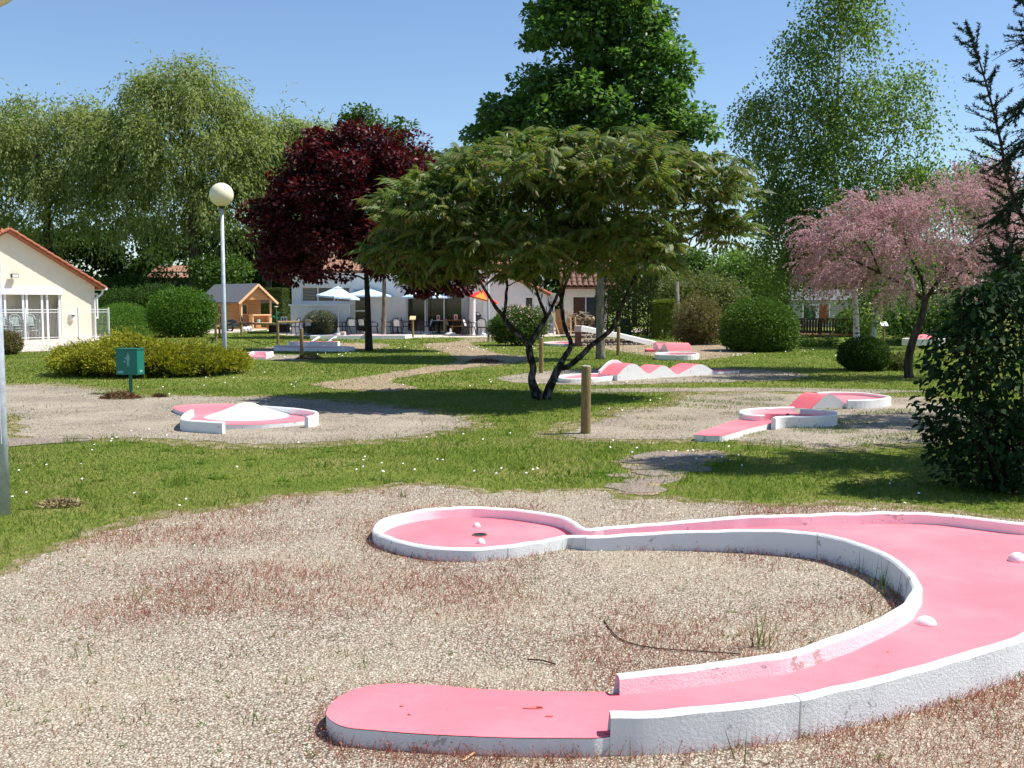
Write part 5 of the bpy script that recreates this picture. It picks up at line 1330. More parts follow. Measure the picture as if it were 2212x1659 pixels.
# ------------------------------------------------------------------ terrace furniture
m_chairdark = M('dark_green_resin', (.012,.02,.026), .4, .15)
m_slats = M('white_resin', (.72,.73,.72), .5, .05)
def chair_proto(frame, panel, label, grp):
    C = empty('garden_chair', (0,0,0), label, 'chair', grp)
    MB().box(-.21, .21, -.22, .22, .40, .435).build('seat', frame, C, bevel=.01)
    MB().tube([(-.23,.20,.42),(-.235,.27,.66),(-.19,.31,.80),(-.09,.33,.87),(.09,.33,.87),(.19,.31,.80),(.235,.27,.66),(.23,.20,.42)], .022, 8).build('back_frame', frame, C, smooth=True)
    for i in range(5):
        x = -.11+i*.055; MB().bar((x, .205, .47), (x*1.05, .315, .80-abs(x)*.25), .036, .012, (0,1,0)).build('back_slat', panel, C)
    for sx in (-1, 1):
        MB().tube([(sx*.235,.25,.63),(sx*.28,.08,.645),(sx*.28,-.16,.635),(sx*.265,-.24,.56),(sx*.26,-.25,.42)], .020, 8).build('armrest', frame, C, smooth=True)
        MB().tube([(sx*.22,-.19,.42),(sx*.26,-.25,.0)], [.026,.02], 7).build('leg', frame, C)
        MB().tube([(sx*.22,.19,.42),(sx*.25,.30,.0)], [.026,.02], 7).build('leg', frame, C)
    MB().tube([(-.23,-.21,.41),(.23,-.21,.41)], .018, 6).build('seat_rail', frame, C); MB().tube([(-.23,.21,.41),(.23,.21,.41)], .018, 6).build('seat_rail', frame, C)
    return C
proto = chair_proto(m_chairdark, m_slats, 'dark resin garden chair with white slats', 'garden chairs on the cafe terrace')
chairs = [(634, 723, 75, 'chair with white slats side on beside the wooden fence'), (667, 723, 5, 'chair with white slats seen from behind left of the round bush'), (692, 722, 250, 'dark chair sideways against the round bush'), (743, 722, 70, 'chair with white slats beside the white parasol base'),
 (760, 723, 10, 'dark chair back to the lawn under the two blue parasols'), (784, 722, 350, 'dark chair with white back left of the dark red trunk'), (806, 722, 280, 'dark chair right behind the dark red tree trunk'), (838, 722, 260, 'dark chair beside the grey maple trunk'), (858, 724, 0, 'front one of two dark chairs set close on terrace'),
 (860, 720, 180, 'rear one of two dark chairs set close on terrace'), (880, 722, 275, 'dark chair beside the pale hole sign'), (921, 722, 80, 'chair with white back left of the white cafe table'), (965, 718, 200, 'white slatted chair behind the white cafe table'), (976, 722, 290, 'chair with white seat right of the white cafe table'), (1014, 724, 250, 'dark chair without slats showing beside the round column'), (1041, 725, 355, 'dark chair with white slats in front of the red parasol')]
for i, (u, v, a, lab) in enumerate(chairs):
    c_ = proto if i == 0 else copy_tree(proto)
    c_.location = G(u, v); c_.rotation_euler = (0, 0, R(180+a)); c_['label'] = lab; c_['group'] = 'garden chairs on the cafe terrace'
pg = chair_proto(m_greyplastic, m_greyplastic, 'grey green resin chair', 'stacked grey green chairs')
stk = [(4.45, 0), (3.85, 1), (3.2, 2)]
first = True
for s, k_ in stk:
    for j in range(3):
        c_ = pg if first else copy_tree(pg); first = False
        c_.location = hp_(s, .45, .004+j*.12) + Vector((0.0, 0, 0)); c_.rotation_euler = (0, 0, R(40))
        c_['label'] = ('grey green chair stack farthest along the fence, ' if k_ == 0 else 'grey green chair stack in the middle, ' if k_ == 1 else 'grey green chair stack next to the letter box, ') + ('bottom chair', 'middle chair', 'top chair')[j]
def table(u, v, label, top, leg, r=.42, z=.72):
    T = empty('round_table', G(u, v), label, 'table', 'round terrace tables')
    MB().lathe([(r, z-.03), (r, z-.005), (r-.015, z)], 24).build('table_top', top, T)
    MB().tube([(0,0,.06),(0,0,z-.03)], .035, 8).build('column', leg, T)
    for k_ in range(4):
        a = k_*math.pi/2+.4; MB().tube([(0,0,.12),(.3*math.cos(a),.3*math.sin(a),.02)], [.03,.02], 6).build('foot', leg, T)
    return T
table(947, 721, 'round white topped cafe table with dark legs', m_slats, m_chairdark); table(772, 719, 'round dark table under the second blue parasol', m_chairdark, m_chairdark)
table(676, 719, 'round dark table in front of the round grey bush', m_chairdark, m_chairdark); table(1040, 721, 'round dark table at the red parasol', m_chairdark, m_chairdark)
table(859, 721.5, 'round dark table between two close set chairs', m_chairdark, m_chairdark)
PT = empty('picnic_table', (cx(988, 54.0), 54.0, 0), 'brown wooden table with bench at the glass doors', 'table')
m_pic = M('honey_wood', (.36,.17,.05), .6, .25, 6, stretch=(1, 6, 6))
for i in range(5): MB().box(-.75, .75, -.40+i*.16, -.40+i*.16+.148, .72, .76).build('top_plank', m_pic, PT)
for x in (-.6, .6):
    for y in (-.3, .3): MB().box(x-.04, x+.04, y-.04, y+.04, 0, .718).build('leg', m_pic, PT)
BN = empty('bench', (cx(996, 53.2), 53.25, 0), 'brown wooden bench in front of the brown table', 'bench')
for i in range(2): MB().box(-.55, .55, -.15+i*.155, -.15+i*.155+.145, .42, .455).build('seat_plank', m_pic, BN)
for x in (-.45, .45):
    for y in (-.1, .1): MB().box(x-.03, x+.03, y-.03, y+.03, 0, .418).build('leg', m_pic, BN)
def menu(loc, label):
    Mn = empty('menu_card', loc, label, 'menu', 'menu cards on tables')
    MB().box(-.09, .09, -.012, .012, 0, .27).build('card', m_whiteplastic, Mn); MB().box(-.05, .05, -.016, -.013, .05, .22).build('print', m_red, Mn)
menu(G(947, 721)+Vector((0, 0, .721)), 'red and white menu card on the white cafe table')
menu(Vector((cx(985, 53.9), 53.85, .762)), 'red and white menu card on the brown wooden table')
o = MB().lathe([(.03,0),(.03,.10),(.012,.14),(.012,.18)], 10).build('sauce_bottle', m_red); o.location = G(859, 721.5)+Vector((0, 0, .721)); tag(o, 'red bottle on the table between two close set chairs', 'bottle')
BQ = empty('barrel', (cx(986, 54.6), 54.75, 0), 'brown wooden barrel with lid behind the wooden table', 'barrel')
MB().lathe([(.20, .0), (.25, .45), (.22, .95), (.2, 1.0)], 16).build('staves', m_brown, BQ); MB().lathe([(.2, 1.003), (.2, 1.04), (.03, 1.06), (.03, 1.12)], 16).build('lid', m_pic, BQ)
def parasol(u, v, wpx, ztop_, zed, mats, label, tilt=0.0, base=True, rot=0.0):
    q = G(u, v); S = empty('parasol', q, label, 'parasol', 'parasols on the cafe terrace')
    r = wpx/2*q.y/FD; n = 8
    MB().tube([(0, 0, .05), (0, 0, ztop_-.05)], .02, 8).build('pole', m_galv, S)
    cn = bpy.data.objects.new('canopy', None)
    ti = Vector((math.tan(tilt), 0, 0))
    def rim(i, rr, z):
        a = 2*math.pi*i/n+rot; x = rr*math.cos(a); return Vector((x, rr*math.sin(a), z+x*math.tan(tilt)))
    for i in range(n):
        mt = mats[i % len(mats)]
        a, b = rim(i, r, zed), rim(i+1, r, zed); a2, b2 = rim(i, r*.22, zed+(ztop_-zed)*.80), rim(i+1, r*.22, zed+(ztop_-zed)*.80); am, bm_ = rim(i, r*.6, zed+(ztop_-zed)*.36), rim(i+1, r*.6, zed+(ztop_-zed)*.36)
        dn = Vector((0, 0, -.14)); md = (a+b)/2*.965; md.z = (a.z+b.z)/2
        MB().add([a, md, b, bm_, b2, a2, am, a+dn*.6, md+dn*.6, b+dn*.6], [(0,1,2,3,6),(6,3,4,5),(7,8,1,0),(8,9,2,1)]).build('canopy_panel', mt, S)
        MB().tube([(0, 0, zed+(ztop_-zed)*.95-.03), am+Vector((0,0,-.02)), a+Vector((0,0,-.012))], .008, 5).build('rib', m_galv, S)
    MB().lathe([(r*.25, zed+(ztop_-zed)*.82), (.04, ztop_), (.015, ztop_+.05)], 8).build('vent_cap', mats[0], S)
    if base:
        MB().lathe([(.27, 0), (.27, .05), (.22, .10), (.06, .13), (.045, .38), (.02, .40)], 18).build('base', m_whiteplastic, S)
    return S
parasol(731, 724, 94, Zv(G(731,724).y, 619), Zv(G(731,724).y, 641), [m_bluefab], 'pale blue parasol in front of the three pane window', tilt=R(-5))
parasol(797, 721, 112, Zv(54, 622), Zv(54, 638), [m_bluefab], 'pale blue parasol right behind the dark red tree trunk', rot=.2)
parasol(923, 722, 112, Zv(G(923,722).y, 623), Zv(G(923,722).y, 641), [m_bluefab], 'pale blue parasol in front of the dark glass doors', rot=.3)
parasol(1042, 725, 72, Zv(G(1042,725).y, 628), Zv(G(1042,725).y, 645), [m_red, m_orange, m_red, m_orange], 'orange and red parasol beside the lamp post', tilt=R(-14), rot=.35)
o = MB().lathe([(.27,0),(.27,.06),(.22,.12),(.05,.14),(.045,.34)], 18).build('concrete_weight', m_whiteplastic); o.location = G(973, 724); tag(o, 'empty white parasol base at the terrace edge', 'parasol base')
BBQ = empty('barbecue', (cx(1028, 53.3), 53.2, 0), 'black kettle barbecue behind the round column', 'barbecue')
MB().lathe([(.05,.70),(.25,.82),(.30,.95),(.27,1.06),(.12,1.16),(.02,1.18)], 16).build('kettle', m_black, BBQ, smooth=True)
for k_ in range(3):
    a = k_*2.09; MB().tube([(.15*math.cos(a), .15*math.sin(a), .75), (.3*math.cos(a), .3*math.sin(a), 0)], .014, 6).build('leg', m_black, BBQ)
# ------------------------------------------------------------------ trees and shrubs
def tube_np(pts, rad, n=6):
    m = MB().tube(pts, rad, n, cap=False); return m
def curve(p, q, g, k=6, sag=0.0, wob=.06):
    p = Vector(p); q = Vector(q); L = (q-p).length; out = []
    w1 = Vector(g.normal(0, wob*L, 3)); w2 = Vector(g.normal(0, wob*L*.6, 3))
    for i in range(k+1):
        t = i/k
        out.append(p.lerp(q, t) + w1*math.sin(math.pi*t) + w2*math.sin(2*math.pi*t) + Vector((0, 0, sag*L*math.sin(math.pi*t))))
    return out
class Tree:
    def __init__(s, name, label, base, bark_m, leaf_m, cat='tree', group=None, seed=1, trunk_name='trunk'):
        s.root = empty(name, (base[0], base[1], float(H(base[0], base[1]))), label, cat, group)
        s.base = Vector((base[0], base[1], float(H(base[0], base[1])))); s.w = MB(); s.leaf = []; s.bm = bark_m; s.lm = leaf_m
        s.g = np.random.default_rng(seed); s.nodes = []; s.tn = trunk_name
    def limb(s, pts, r0, r1, n=7, node=True):
        k = len(pts); rad = [r0+(r1-r0)*(i/(k-1))**.8 for i in range(k)]
        s.w.tube(pts, rad, n)
        if node: s.nodes += [(Vector(p), r) for p, r in zip(pts, rad)]
    def twig_to(s, q, r=.012, k=4, sag=.05, n=5, bias=.35):
        q = Vector(q)
        best = min(s.nodes, key=lambda e: (e[0]-q).length + bias*max(0, e[0].z-q.z)*2)
        p = best[0]
        pts = curve(p, q, s.g, k, sag, .05)
        s.limb(pts, min(best[1]*.75, r*1.0+.012*(q-p).length), r*.5, n, node=True)
    def leaves(s, pos, ax, nr, ln, wd, bend=.06):
        s.leaf.append(quads(pos, ax, nr, ln, wd, bend))
    def done(s, crown='crown'):
        o = s.w.build(s.tn, s.bm, s.root, smooth=True, world=True)
        if s.leaf:
            V, F = joinm(s.leaf); mesh_np(crown, V, F, s.lm, s.root, off=tuple(s.base))
        return s.root
def ell_px(cu, cv, ru, rv, y, rd, dy=0.0):
    """crown ellipsoid from its outline on the 2212 grid at depth y, rd = radius in depth (m)"""
    c = P(cu, cv, y+dy); k = FD/(y+dy); return (np.array(c), np.array([ru/k, rd, rv/k]))
def sample_ell(g, ells, n, lo=.55, hi=1.0, up=0.0):
    w = np.array([(e[1][0]*e[1][1]*e[1][2])**(2/3) for e in ells]); w /= w.sum()
    idx = g.choice(len(ells), n, p=w); d = rdir(g, n)
    if up: d[:, 2] = np.where((d[:, 2] < 0) & (g.random(n) < up), -d[:, 2], d[:, 2])
    r = g.uniform(min(lo, hi)**3, max(lo, hi)**3, n)**(1/3)
    C = np.array([e[0] for e in ells])[idx]; Rr = np.array([e[1] for e in ells])[idx]
    return C + d*Rr*r[:, None], d
def clump_leaves(t, centers, rad, per, L, W, flat=.75, droop=.25, out=None, lj=.35, shell=.35):
    g = t.g; n = len(centers)*per
    c = np.repeat(centers, per, 0); rr = np.repeat(np.broadcast_to(rad, (len(centers),)), per)
    d = rdir(g, n); f = g.uniform(shell**3, 1, n)**(1/3)
    pos = c + d*np.array([1, 1, flat])*(rr*f)[:, None]
    ax = d + rdir(g, n)*.7; ax[:, 2] -= droop
    nr = d*.5 + np.array([0, 0, .8]) + rdir(g, n)*.55
    t.leaves(pos, ax, nr, L*g.uniform(1-lj, 1+lj, n), W*g.uniform(1-lj, 1+lj, n))
def broad(name, label, bu, bv, h_trunk_v, ells_px, depth_r, ncl, cr, per, L, W, bark_m, leaf_m, tr=.15, seed=1, group=None, lean=0.0, lo=.5, branch_r=.02, y=None, cat='tree', flat=.75, droop=.25, top_v=None, up=.35):
    q = G(bu, bv) if y is None else Vector((P(bu, bv, y).x, y, 0))
    t = Tree(name, label, (q.x, q.y), bark_m, leaf_m, cat, group, seed)
    ells = []
    for e in ells_px:
        ells.append(ell_px(e[0], e[1], e[2], e[3], q.y, e[4] if len(e) > 4 else depth_r, e[5] if len(e) > 5 else 0.0))
    zc = Zv(q.y, h_trunk_v); ztop = max(e[0][2]+e[1][2]*.75 for e in ells)
    cxm = float(np.average([e[0][0] for e in ells], weights=[e[1][0] for e in ells]))
    pts = [Vector((q.x, q.y, -.15)), Vector((q.x, q.y, .15))]
    for i in range(1, 9):
        f = i/8; pts.append(Vector((q.x+(cxm-q.x)*f**1.5*.9+t.g.normal(0, .03), q.y+t.g.normal(0, .04), ztop*f)))
    k = len(pts); rad = [tr*1.35, tr*1.1]+[max(.02, tr*(1-.12*i)) for i in range(1, 9)]
    t.w.tube(pts, rad, 10)
    t.nodes += [(p, r) for p, r in zip(pts, rad) if p.z > zc-.4]
    # densify trunk nodes
    for i in range(len(pts)-1):
        for f in (.33, .66):
            p = pts[i].lerp(pts[i+1], f)
            if p.z > zc-.3: t.nodes.append((p, rad[i]))
    cen, d = sample_ell(t.g, ells, ncl, lo, .93, up)
    order = np.argsort(np.linalg.norm(cen-np.array([q.x, q.y, zc]), axis=1))
    for i in order: t.twig_to(cen[i], branch_r, 4, .04, 5, .9)
    clump_leaves(t, cen, cr*t.g.uniform(.7, 1.3, ncl), per, L, W, flat, droop)
    t.done(); return t
# ---- leaf colours
def lm_(name, cols, trans, *a, **k): return leafmat(name, [tuple(x*1.42 for x in c) for c in cols], min(.5, trans+.10), *a, **k)
lf_maple = lm_('maple_leaves', [(.034,.085,.02), (.055,.12,.028), (.085,.16,.038), (.125,.20,.05)], .4, .45, .35)
lf_maroon = leafmat('maroon_leaves', [(.028,.007,.010), (.055,.012,.016), (.10,.017,.024), (.145,.03,.034)], .26, .5, .25, tcol=(1.6, .5, .45))
lf_sumac = lm_('sumac_leaves', [(.045,.085,.014), (.065,.115,.02), (.095,.145,.028), (.13,.14,.036), (.145,.11,.045)], .38, .45, .4)
lf_willow = lm_('willow_leaves', [(.115,.15,.045), (.155,.19,.065), (.195,.225,.085), (.235,.255,.11)], .42, .6, .2)
lf_birch = lm_('birch_leaves', [(.055,.105,.022), (.08,.14,.03), (.12,.185,.045), (.16,.215,.065)], .4, .5, .25)
lf_tam = leafmat('tamarisk_blossom', [(.52,.30,.34), (.61,.38,.415), (.68,.46,.49), (.58,.37,.39), (.30,.27,.15)], .4, .8, .1, tcol=(1.0, .92, .97))
lf_dark = lm_('dark_green_leaves', [(.018,.042,.008), (.030,.062,.012), (.048,.088,.018)], .25, .65, .12)  # deep green leaf colour of the background trees and dark shrubs
lf_mid = leafmat('mid_green_leaves', [(.045,.095,.015), (.07,.13,.022), (.10,.165,.03)], .3, .55, .2)
lf_light = lm_('light_green_leaves', [(.07,.125,.022), (.10,.165,.03), (.13,.20,.045)], .33, .45, .4)
lf_bright = leafmat('bright_shrub_leaves', [(.045,.11,.008), (.07,.155,.012), (.10,.20,.018)], .3, .55, .2)
lf_dome = leafmat('dome_shrub_leaves', [(.035,.085,.010), (.06,.125,.014), (.10,.175,.02), (.14,.20,.035)], .3, .55, .2)
lf_privet = leafmat('conifer_shrub_leaves', [(.065,.155,.018), (.095,.205,.026), (.13,.25,.036)], .35, .6, .15)
lf_brown = lm_('brownish_shrub_leaves', [(.05,.06,.018), (.085,.075,.025), (.14,.085,.04), (.07,.095,.025), (.17,.11,.055)], .3, .5, .3)
lf_olive = lm_('olive_shrub_leaves', [(.06,.085,.022), (.085,.11,.03), (.12,.14,.04), (.13,.11,.05)], .3, .5, .3)
lf_hedge = leafmat('hedge_leaves', [(.03,.055,.008), (.05,.085,.012), (.08,.11,.02), (.12,.14,.03)], .25, .5, .3)
lf_gold = leafmat('golden_juniper', [(.13,.16,.012), (.23,.245,.018), (.34,.325,.026), (.43,.385,.035)], .25, .5, .25)
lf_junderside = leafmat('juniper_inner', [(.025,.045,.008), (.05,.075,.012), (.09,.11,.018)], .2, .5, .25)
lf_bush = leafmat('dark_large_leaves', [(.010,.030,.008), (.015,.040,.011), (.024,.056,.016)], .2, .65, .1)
lf_spruce = leafmat('spruce_needles', [(.014,.034,.014), (.022,.048,.018), (.035,.07,.024)], .15, .5, .25)
lf_lime = leafmat('yellow_green_leaves', [(.10,.15,.015), (.15,.20,.02), (.20,.24,.035)], .35, .45, .35)

# ---- sumac (multi-stem, umbrella crown of compound leaves)
ZS = (1016.6, 609.9, .1716)
def leaflet_mesh(curl=.35, n=6, L=.33):
    """one compound leaf along +x, drooping"""
    V = []; F = []
    def rach(t): return np.array([L*t*(1-.12*t), 0, -curl*L*t*t])
    for i in range(n+1):
        t = .18+.82*i/n; c = rach(t)
        l = L*(.44-.16*abs(t-.5)); w = l*.30
        for sg in ((-1, 1) if i < n else (0,)):
            if sg == 0: ax = rach(1)-rach(.9)
            else: ax = np.array([.38, sg*.42, -.80])
            ax = ax/np.linalg.norm(ax); sd = np.cross(ax, [0, 0, 1.]); sd /= np.linalg.norm(sd)
            b = len(V)
            V += [c, c+ax*l*.42+sd*w*.5, c+ax*l+np.array([0, 0, -.02]), c+ax*l*.42-sd*w*.5]; F.append((b, b+1, b+2, b+3))
    b = len(V); r = [rach(t) for t in (0, .35, .7, 1)]
    for i in range(3):
        b = len(V); V += [r[i]+[0, .004, 0], r[i]-[0, .004, 0], r[i+1]-[0, .003, 0], r[i+1]+[0, .003, 0]]; F.append((b, b+1, b+2, b+3))
    return np.array(V), np.array(F)
LEAFV = [leaflet_mesh(c) for c in (.30, .55, .85)]
def sumac():
    sb = G(1166, 864); Y = sb.y
    t = Tree('sumac_tree', 'wide umbrella shaped sumac with forked dark trunks on the lawn', (sb.x, sb.y), b_sumac, lf_sumac, seed=5)
    def pz(lst, y0, y1):
        out = []
        for i, (a, b) in enumerate(lst):
            u, v = ZS[0]+ZS[2]*a, ZS[1]+ZS[2]*b; out.append(P(u, v, Y+y0+(y1-y0)*i/(len(lst)-1)))
        return out
    def px(lst, y0, y1): return [P(u, v, Y+y0+(y1-y0)*i/(len(lst)-1)) for i, (u, v) in enumerate(lst)]
    def L_(pts, r0, r1, n=10):
        pts = catmull(pts, 6); k = len(pts); rad = [(r0+(r1-r0)*(i/(k-1))**.8)*(1+.22*noise.noise(p*5.0)+.10*noise.noise(p*14)) for i, p in enumerate(pts)]
        pts = [p + noise.noise_vector(p*6)*.012 if 0 < i < k-1 else p for i, p in enumerate(pts)]
        t.w.tube(pts, rad, n); t.nodes += list(zip(pts, rad))
    L_(pz([(835,1470),(815,1380),(770,1230),(785,1080),(745,900),(730,800)], 0, 0), .085, .058)
    L_(pz([(730,800),(640,700),(545,600),(450,500),(405,410)], 0, -.15), .052, .040)
    L_(pz([(405,410),(330,330),(230,180),(150,40),(60,-120),(-60,-260)], -.15, -.7), .036, .015)
    L_(pz([(405,410),(440,330),(445,150),(460,0),(430,-200),(450,-420)], -.15, .5), .034, .014)
    L_(pz([(730,800),(790,700),(870,570),(955,430)], 0, .1), .050, .040)
    L_(pz([(955,430),(930,370),(860,190),(800,0),(720,-180),(640,-420)], .1, -.6), .034, .014)
    L_(pz([(955,430),(1010,350),(1080,180),(1150,20),(1180,-200),(1150,-450)], .1, .5), .036, .014)
    L_(pz([(955,1470),(975,1370),(1050,1200),(1110,1080)], .05, .15), .095, .068)
    L_(pz([(1110,1080),(1180,940),(1265,800),(1215,650),(1170,500),(1150,280),(1180,60),(1260,-150),(1300,-420)], .15, 1.0), .060, .018)
    L_(pz([(1110,1080),(1230,1060),(1380,930),(1560,760)], .15, 0), .055, .046)
    L_(px([(1284.3,740.3),(1322,710),(1340,668),(1352,640),(1372,600),(1400,555),(1440,500),(1480,440)], 0, .3), .045, .016)
    L_(px([(1372,600),(1390,560),(1385,520),(1370,450),(1350,380)], .2, -.6), .026, .012)
    L_(px([(1440,500),(1490,470),(1540,440),(1580,410)], .2, .6), .020, .010)
    L_(px([(1420,530),(1480,520),(1540,490),(1590,490)], .2, -.4), .018, .009)
    L_(px([(1006.3,565),(940,560),(880,560),(830,570)], -.7, -.5), .018, .010)
    L_(px([(1090,540),(1020,480),(950,430),(900,420)], .2, .6), .022, .010)
    L_(px([(1090,480),(1120,420),(1160,350),(1200,320)], .4, .0), .022, .010)
    L_(px([(1235,480),(1260,400),(1290,340)], .8, .8), .022, .010)
    ells = [ell_px(960,485,145,115,Y,1.7), ell_px(1125,430,190,135,Y,2.2), ell_px(1320,415,190,120,Y,2.2), ell_px(1110,535,235,70,Y,1.9), ell_px(1340,535,130,62,Y,1.6), ell_px(1520,425,95,100,Y,1.1,.3), ell_px(1560,500,55,45,Y,.7,.3), ell_px(880,555,85,42,Y,1.0)]
    g = t.g
    cen, d = sample_ell(g, ells, 1020, .70, 1.0, .6)
    # the airy right-hand part keeps fewer rosettes
    u_ = CX+cen[:, 0]/cen[:, 1]*FD
    gp_ = np.array([noise.noise(Vector(c)*1.25+Vector((4, 4, 4))) for c in cen]); cen = cen + gp_[:, None]*np.array([.15, .15, .16]); keep = ((u_ < 1440) | (g.random(len(cen)) < .66)) & (gp_ > -.42)
    cen = cen[keep]
    for c in cen[np.argsort(np.linalg.norm(cen-np.array([sb.x, sb.y, 1.8]), axis=1))]: t.twig_to(c, .008, 3, .06, 4, .6)
    parts = []; singles = []
    for c in cen:
        k = int(g.integers(5, 8)); a0 = g.random()*6.28
        for j in range(k):
            a = a0+2*math.pi*j/k+g.normal(0, .25); el = g.uniform(-.05, .95); roll = g.normal(0, .35)
            V, F = LEAFV[int(g.integers(0, 3))]; s = g.uniform(.75, 1.15)
            singles.append((c, a, el, roll, s, int(g.integers(0, 3))))
    # loose single leaflets fill the crown between the rosettes
    fp, fd = sample_ell(g, ells, 9000, .55, .98, .4)
    fa = fd*.5+rdir(g, len(fp))*.6+np.array([0, 0, -.6]); parts.append(quads(fp, fa, fd+rdir(g, len(fp))*.6, .13*g.uniform(.7, 1.3, len(fp)), .042, .05))
    # the leaves on the camera side and top show largest: 300 of them stand alone as parts
    sc_ = np.array([-(x[0][1]) + .35*x[0][2] + .3*g.random() for x in singles]); big = set(np.argsort(-sc_)[:300].tolist())
    mes = [None]*3; crown = None
    from mathutils import Matrix
    for i, (c, a, el, roll, s, kd) in enumerate(singles):
        Mx = Matrix.Rotation(a, 3, 'Z') @ Matrix.Rotation(-el, 3, 'Y') @ Matrix.Rotation(roll, 3, 'X')
        if i in big:
            if mes[kd] is None:
                o = mesh_np('leaf', LEAFV[kd][0], LEAFV[kd][1], lf_sumac); mes[kd] = o.data
            else: o = link_mesh('leaf', mes[kd], None)
            o.rotation_euler = Mx.to_euler(); o.scale = (s, s, s); o.location = Vector(c)-t.base; o.parent = t.root
        else:
            V = (LEAFV[kd][0]*s) @ np.array(Mx).T + c; parts.append((V, LEAFV[kd][1]))
    V, F = joinm(parts); o = mesh_np('crown', V, F, lf_sumac, t.root, off=tuple(t.base)); o['kind'] = 'stuff'
    t.leaf = []; t.done()
sumac()

# ---- maple behind the sumac, dark red plum maple, maple by the cafe
def maple_shape(n): pass
broad('maple_tree', 'tall dark green maple with grey trunk behind the sumac', 1297, 776, 560, [(1230,110,115,150,1.9),(1290,10,125,150,1.7),(1350,90,90,130,1.6),(1260,250,205,120,2.5),(1410,190,80,140,1.7),(1130,270,100,70,1.8),(1050,265,60,40,1.0),(1440,280,90,60,1.6),(1500,285,50,28,.9),(1250,-110,80,110,1.3),(1270,340,240,80,2.6),(1100,330,80,40,1.5)], 2.2, 430, .44, 130, .15, .13, b_grey, lf_maple, tr=.125, seed=11, branch_r=.016, lo=.45, flat=.6, droop=.35)
broad('purple_tree', 'dark purple leaved tree with straight black trunk on the lawn', 797, 758, 590, [(730,430,155,110,2.3),(780,370,120,95,2.0),(640,470,100,75,1.7),(730,540,170,70,2.3),(860,370,65,85,1.4),(850,520,100,90,1.9),(690,340,55,60,1.2),(560,465,35,25,.7),(930,590,80,45,1.5),(640,560,75,45,1.4),(990,570,50,60,1.2)], 2.0, 360, .46, 150, .15, .12, b_maroon, lf_maroon, tr=.125, seed=12, branch_r=.016, lo=.42, flat=.7)
broad('maple_tree', 'green maple behind the purple tree beside the terrace', 828, 729, 590, [(800,300,80,50,1.6),(870,280,30,28,.8),(790,262,45,22,.8),(830,420,110,140,2.2),(930,360,60,30,1.2)], 1.8, 130, .55, 120, .16, .14, b_grey, lf_mid, tr=.12, seed=13, branch_r=.02, lo=.45)

# ---- weeping trees: strands that fall from the branch ends
def strands(t, starts, dirs, length, step, L, W, spread=.35, fall=.16, jitter=.05, rows=1):
    g = t.g; n = len(starts); ln = length*g.uniform(.45, 1.15, n); k = int(np.max(ln)/step)
    pos = starts.copy(); v = dirs*np.array([1, 1, .6]); v /= np.linalg.norm(v, axis=1, keepdims=True)+1e-9
    P_, A_ = [], []
    for i in range(k):
        act = (i*step) < ln
        v = v + np.array([0, 0, -fall]); v /= np.linalg.norm(v, axis=1, keepdims=True)
        pos = pos + v*step
        for _ in range(rows):
            m = act & (g.random(n) < .92)
            P_.append(pos[m]+g.normal(0, jitter, (m.sum(), 3))); A_.append(v[m])
    pos = np.concatenate(P_); ax = np.concatenate(A_); n = len(pos)
    z_ok = pos[:, 2] > .25; pos, ax = pos[z_ok], ax[z_ok]; n = len(pos)
    ax = ax*.8 + rdir(g, n)*spread*1.4; ax[:, 2] -= .25
    t.leaves(pos, ax, rdir(g, n)+np.array([.5, -.4, .3]), L*g.uniform(.6, 1.3, n), W*g.uniform(.6, 1.3, n))
def willow(label, bu, y, ells_px, rd, tr, nst, slen, seed, ncl=120, step=.22, L=.34, W=.12, fork=False):
    x = (bu-CX)/FD*y
    t = Tree('willow_tree', label, (x, y), b_dark, lf_willow, seed=seed, group='willows behind the houses')
    ells = [ell_px(e[0], e[1], e[2], e[3], y, e[4] if len(e) > 4 else rd, e[5] if len(e) > 5 else 0) for e in ells_px]
    ztop = max(e[0][2]+e[1][2]*.7 for e in ells); cxm = float(np.mean([e[0][0] for e in ells]))
    pts = [Vector((x, y, -.2))]+[Vector((x+(cxm-x)*(i/7)**1.6+t.g.normal(0, .12), y+t.g.normal(0, .12), ztop*i/7)) for i in range(1, 8)]
    rad = [tr*1.3]+[max(.05, tr*(1-.125*i)) for i in range(1, 8)]
    t.w.tube(pts, rad, 10); t.nodes += [(p, r) for p, r in zip(pts, rad) if p.z > ztop*.25]
    for i in range(1, 7): t.nodes.append((pts[i].lerp(pts[i+1], .5), rad[i]))
    cen, d = sample_ell(t.g, ells, ncl, .35, .9, .5)
    for i in np.argsort(np.linalg.norm(cen-np.array([x, y, ztop*.3]), axis=1)): t.twig_to(cen[i], .03, 4, .06, 5, .8)
    st, d = sample_ell(t.g, ells, nst, .55, 1.0, .55)
    strands(t, st, d+t.g.normal(0, .4, d.shape), slen, step, L, W, jitter=.10)
    c2_, d2_ = sample_ell(t.g, ells, int(ncl*2.5), .35, 1.0, .35)
    clump_leaves(t, c2_, 1.0*t.g.uniform(.6, 1.3, len(c2_)), 105, L*.85, W*1.25, .85, .9)
    t.done()
willow('largest weeping willow, tall crown behind the round shrubs and lamp', 425, 82, [(400,250,130,95,5),(390,345,185,115,6),(330,440,130,100,5),(470,440,110,110,5),(415,175,55,45,3),(340,205,45,40,3),(540,330,60,80,3),(250,340,70,85,4)], 5, .55, 2300, 3.2, 31, 150)
willow('weeping willow standing behind the cream gabled house', 120, 84, [(100,330,130,110,5),(60,420,150,110,5),(190,300,70,70,4),(170,430,110,100,5),(30,300,60,70,4),(-80,380,90,120,4)], 5, .5, 1900, 3.2, 32, 120)
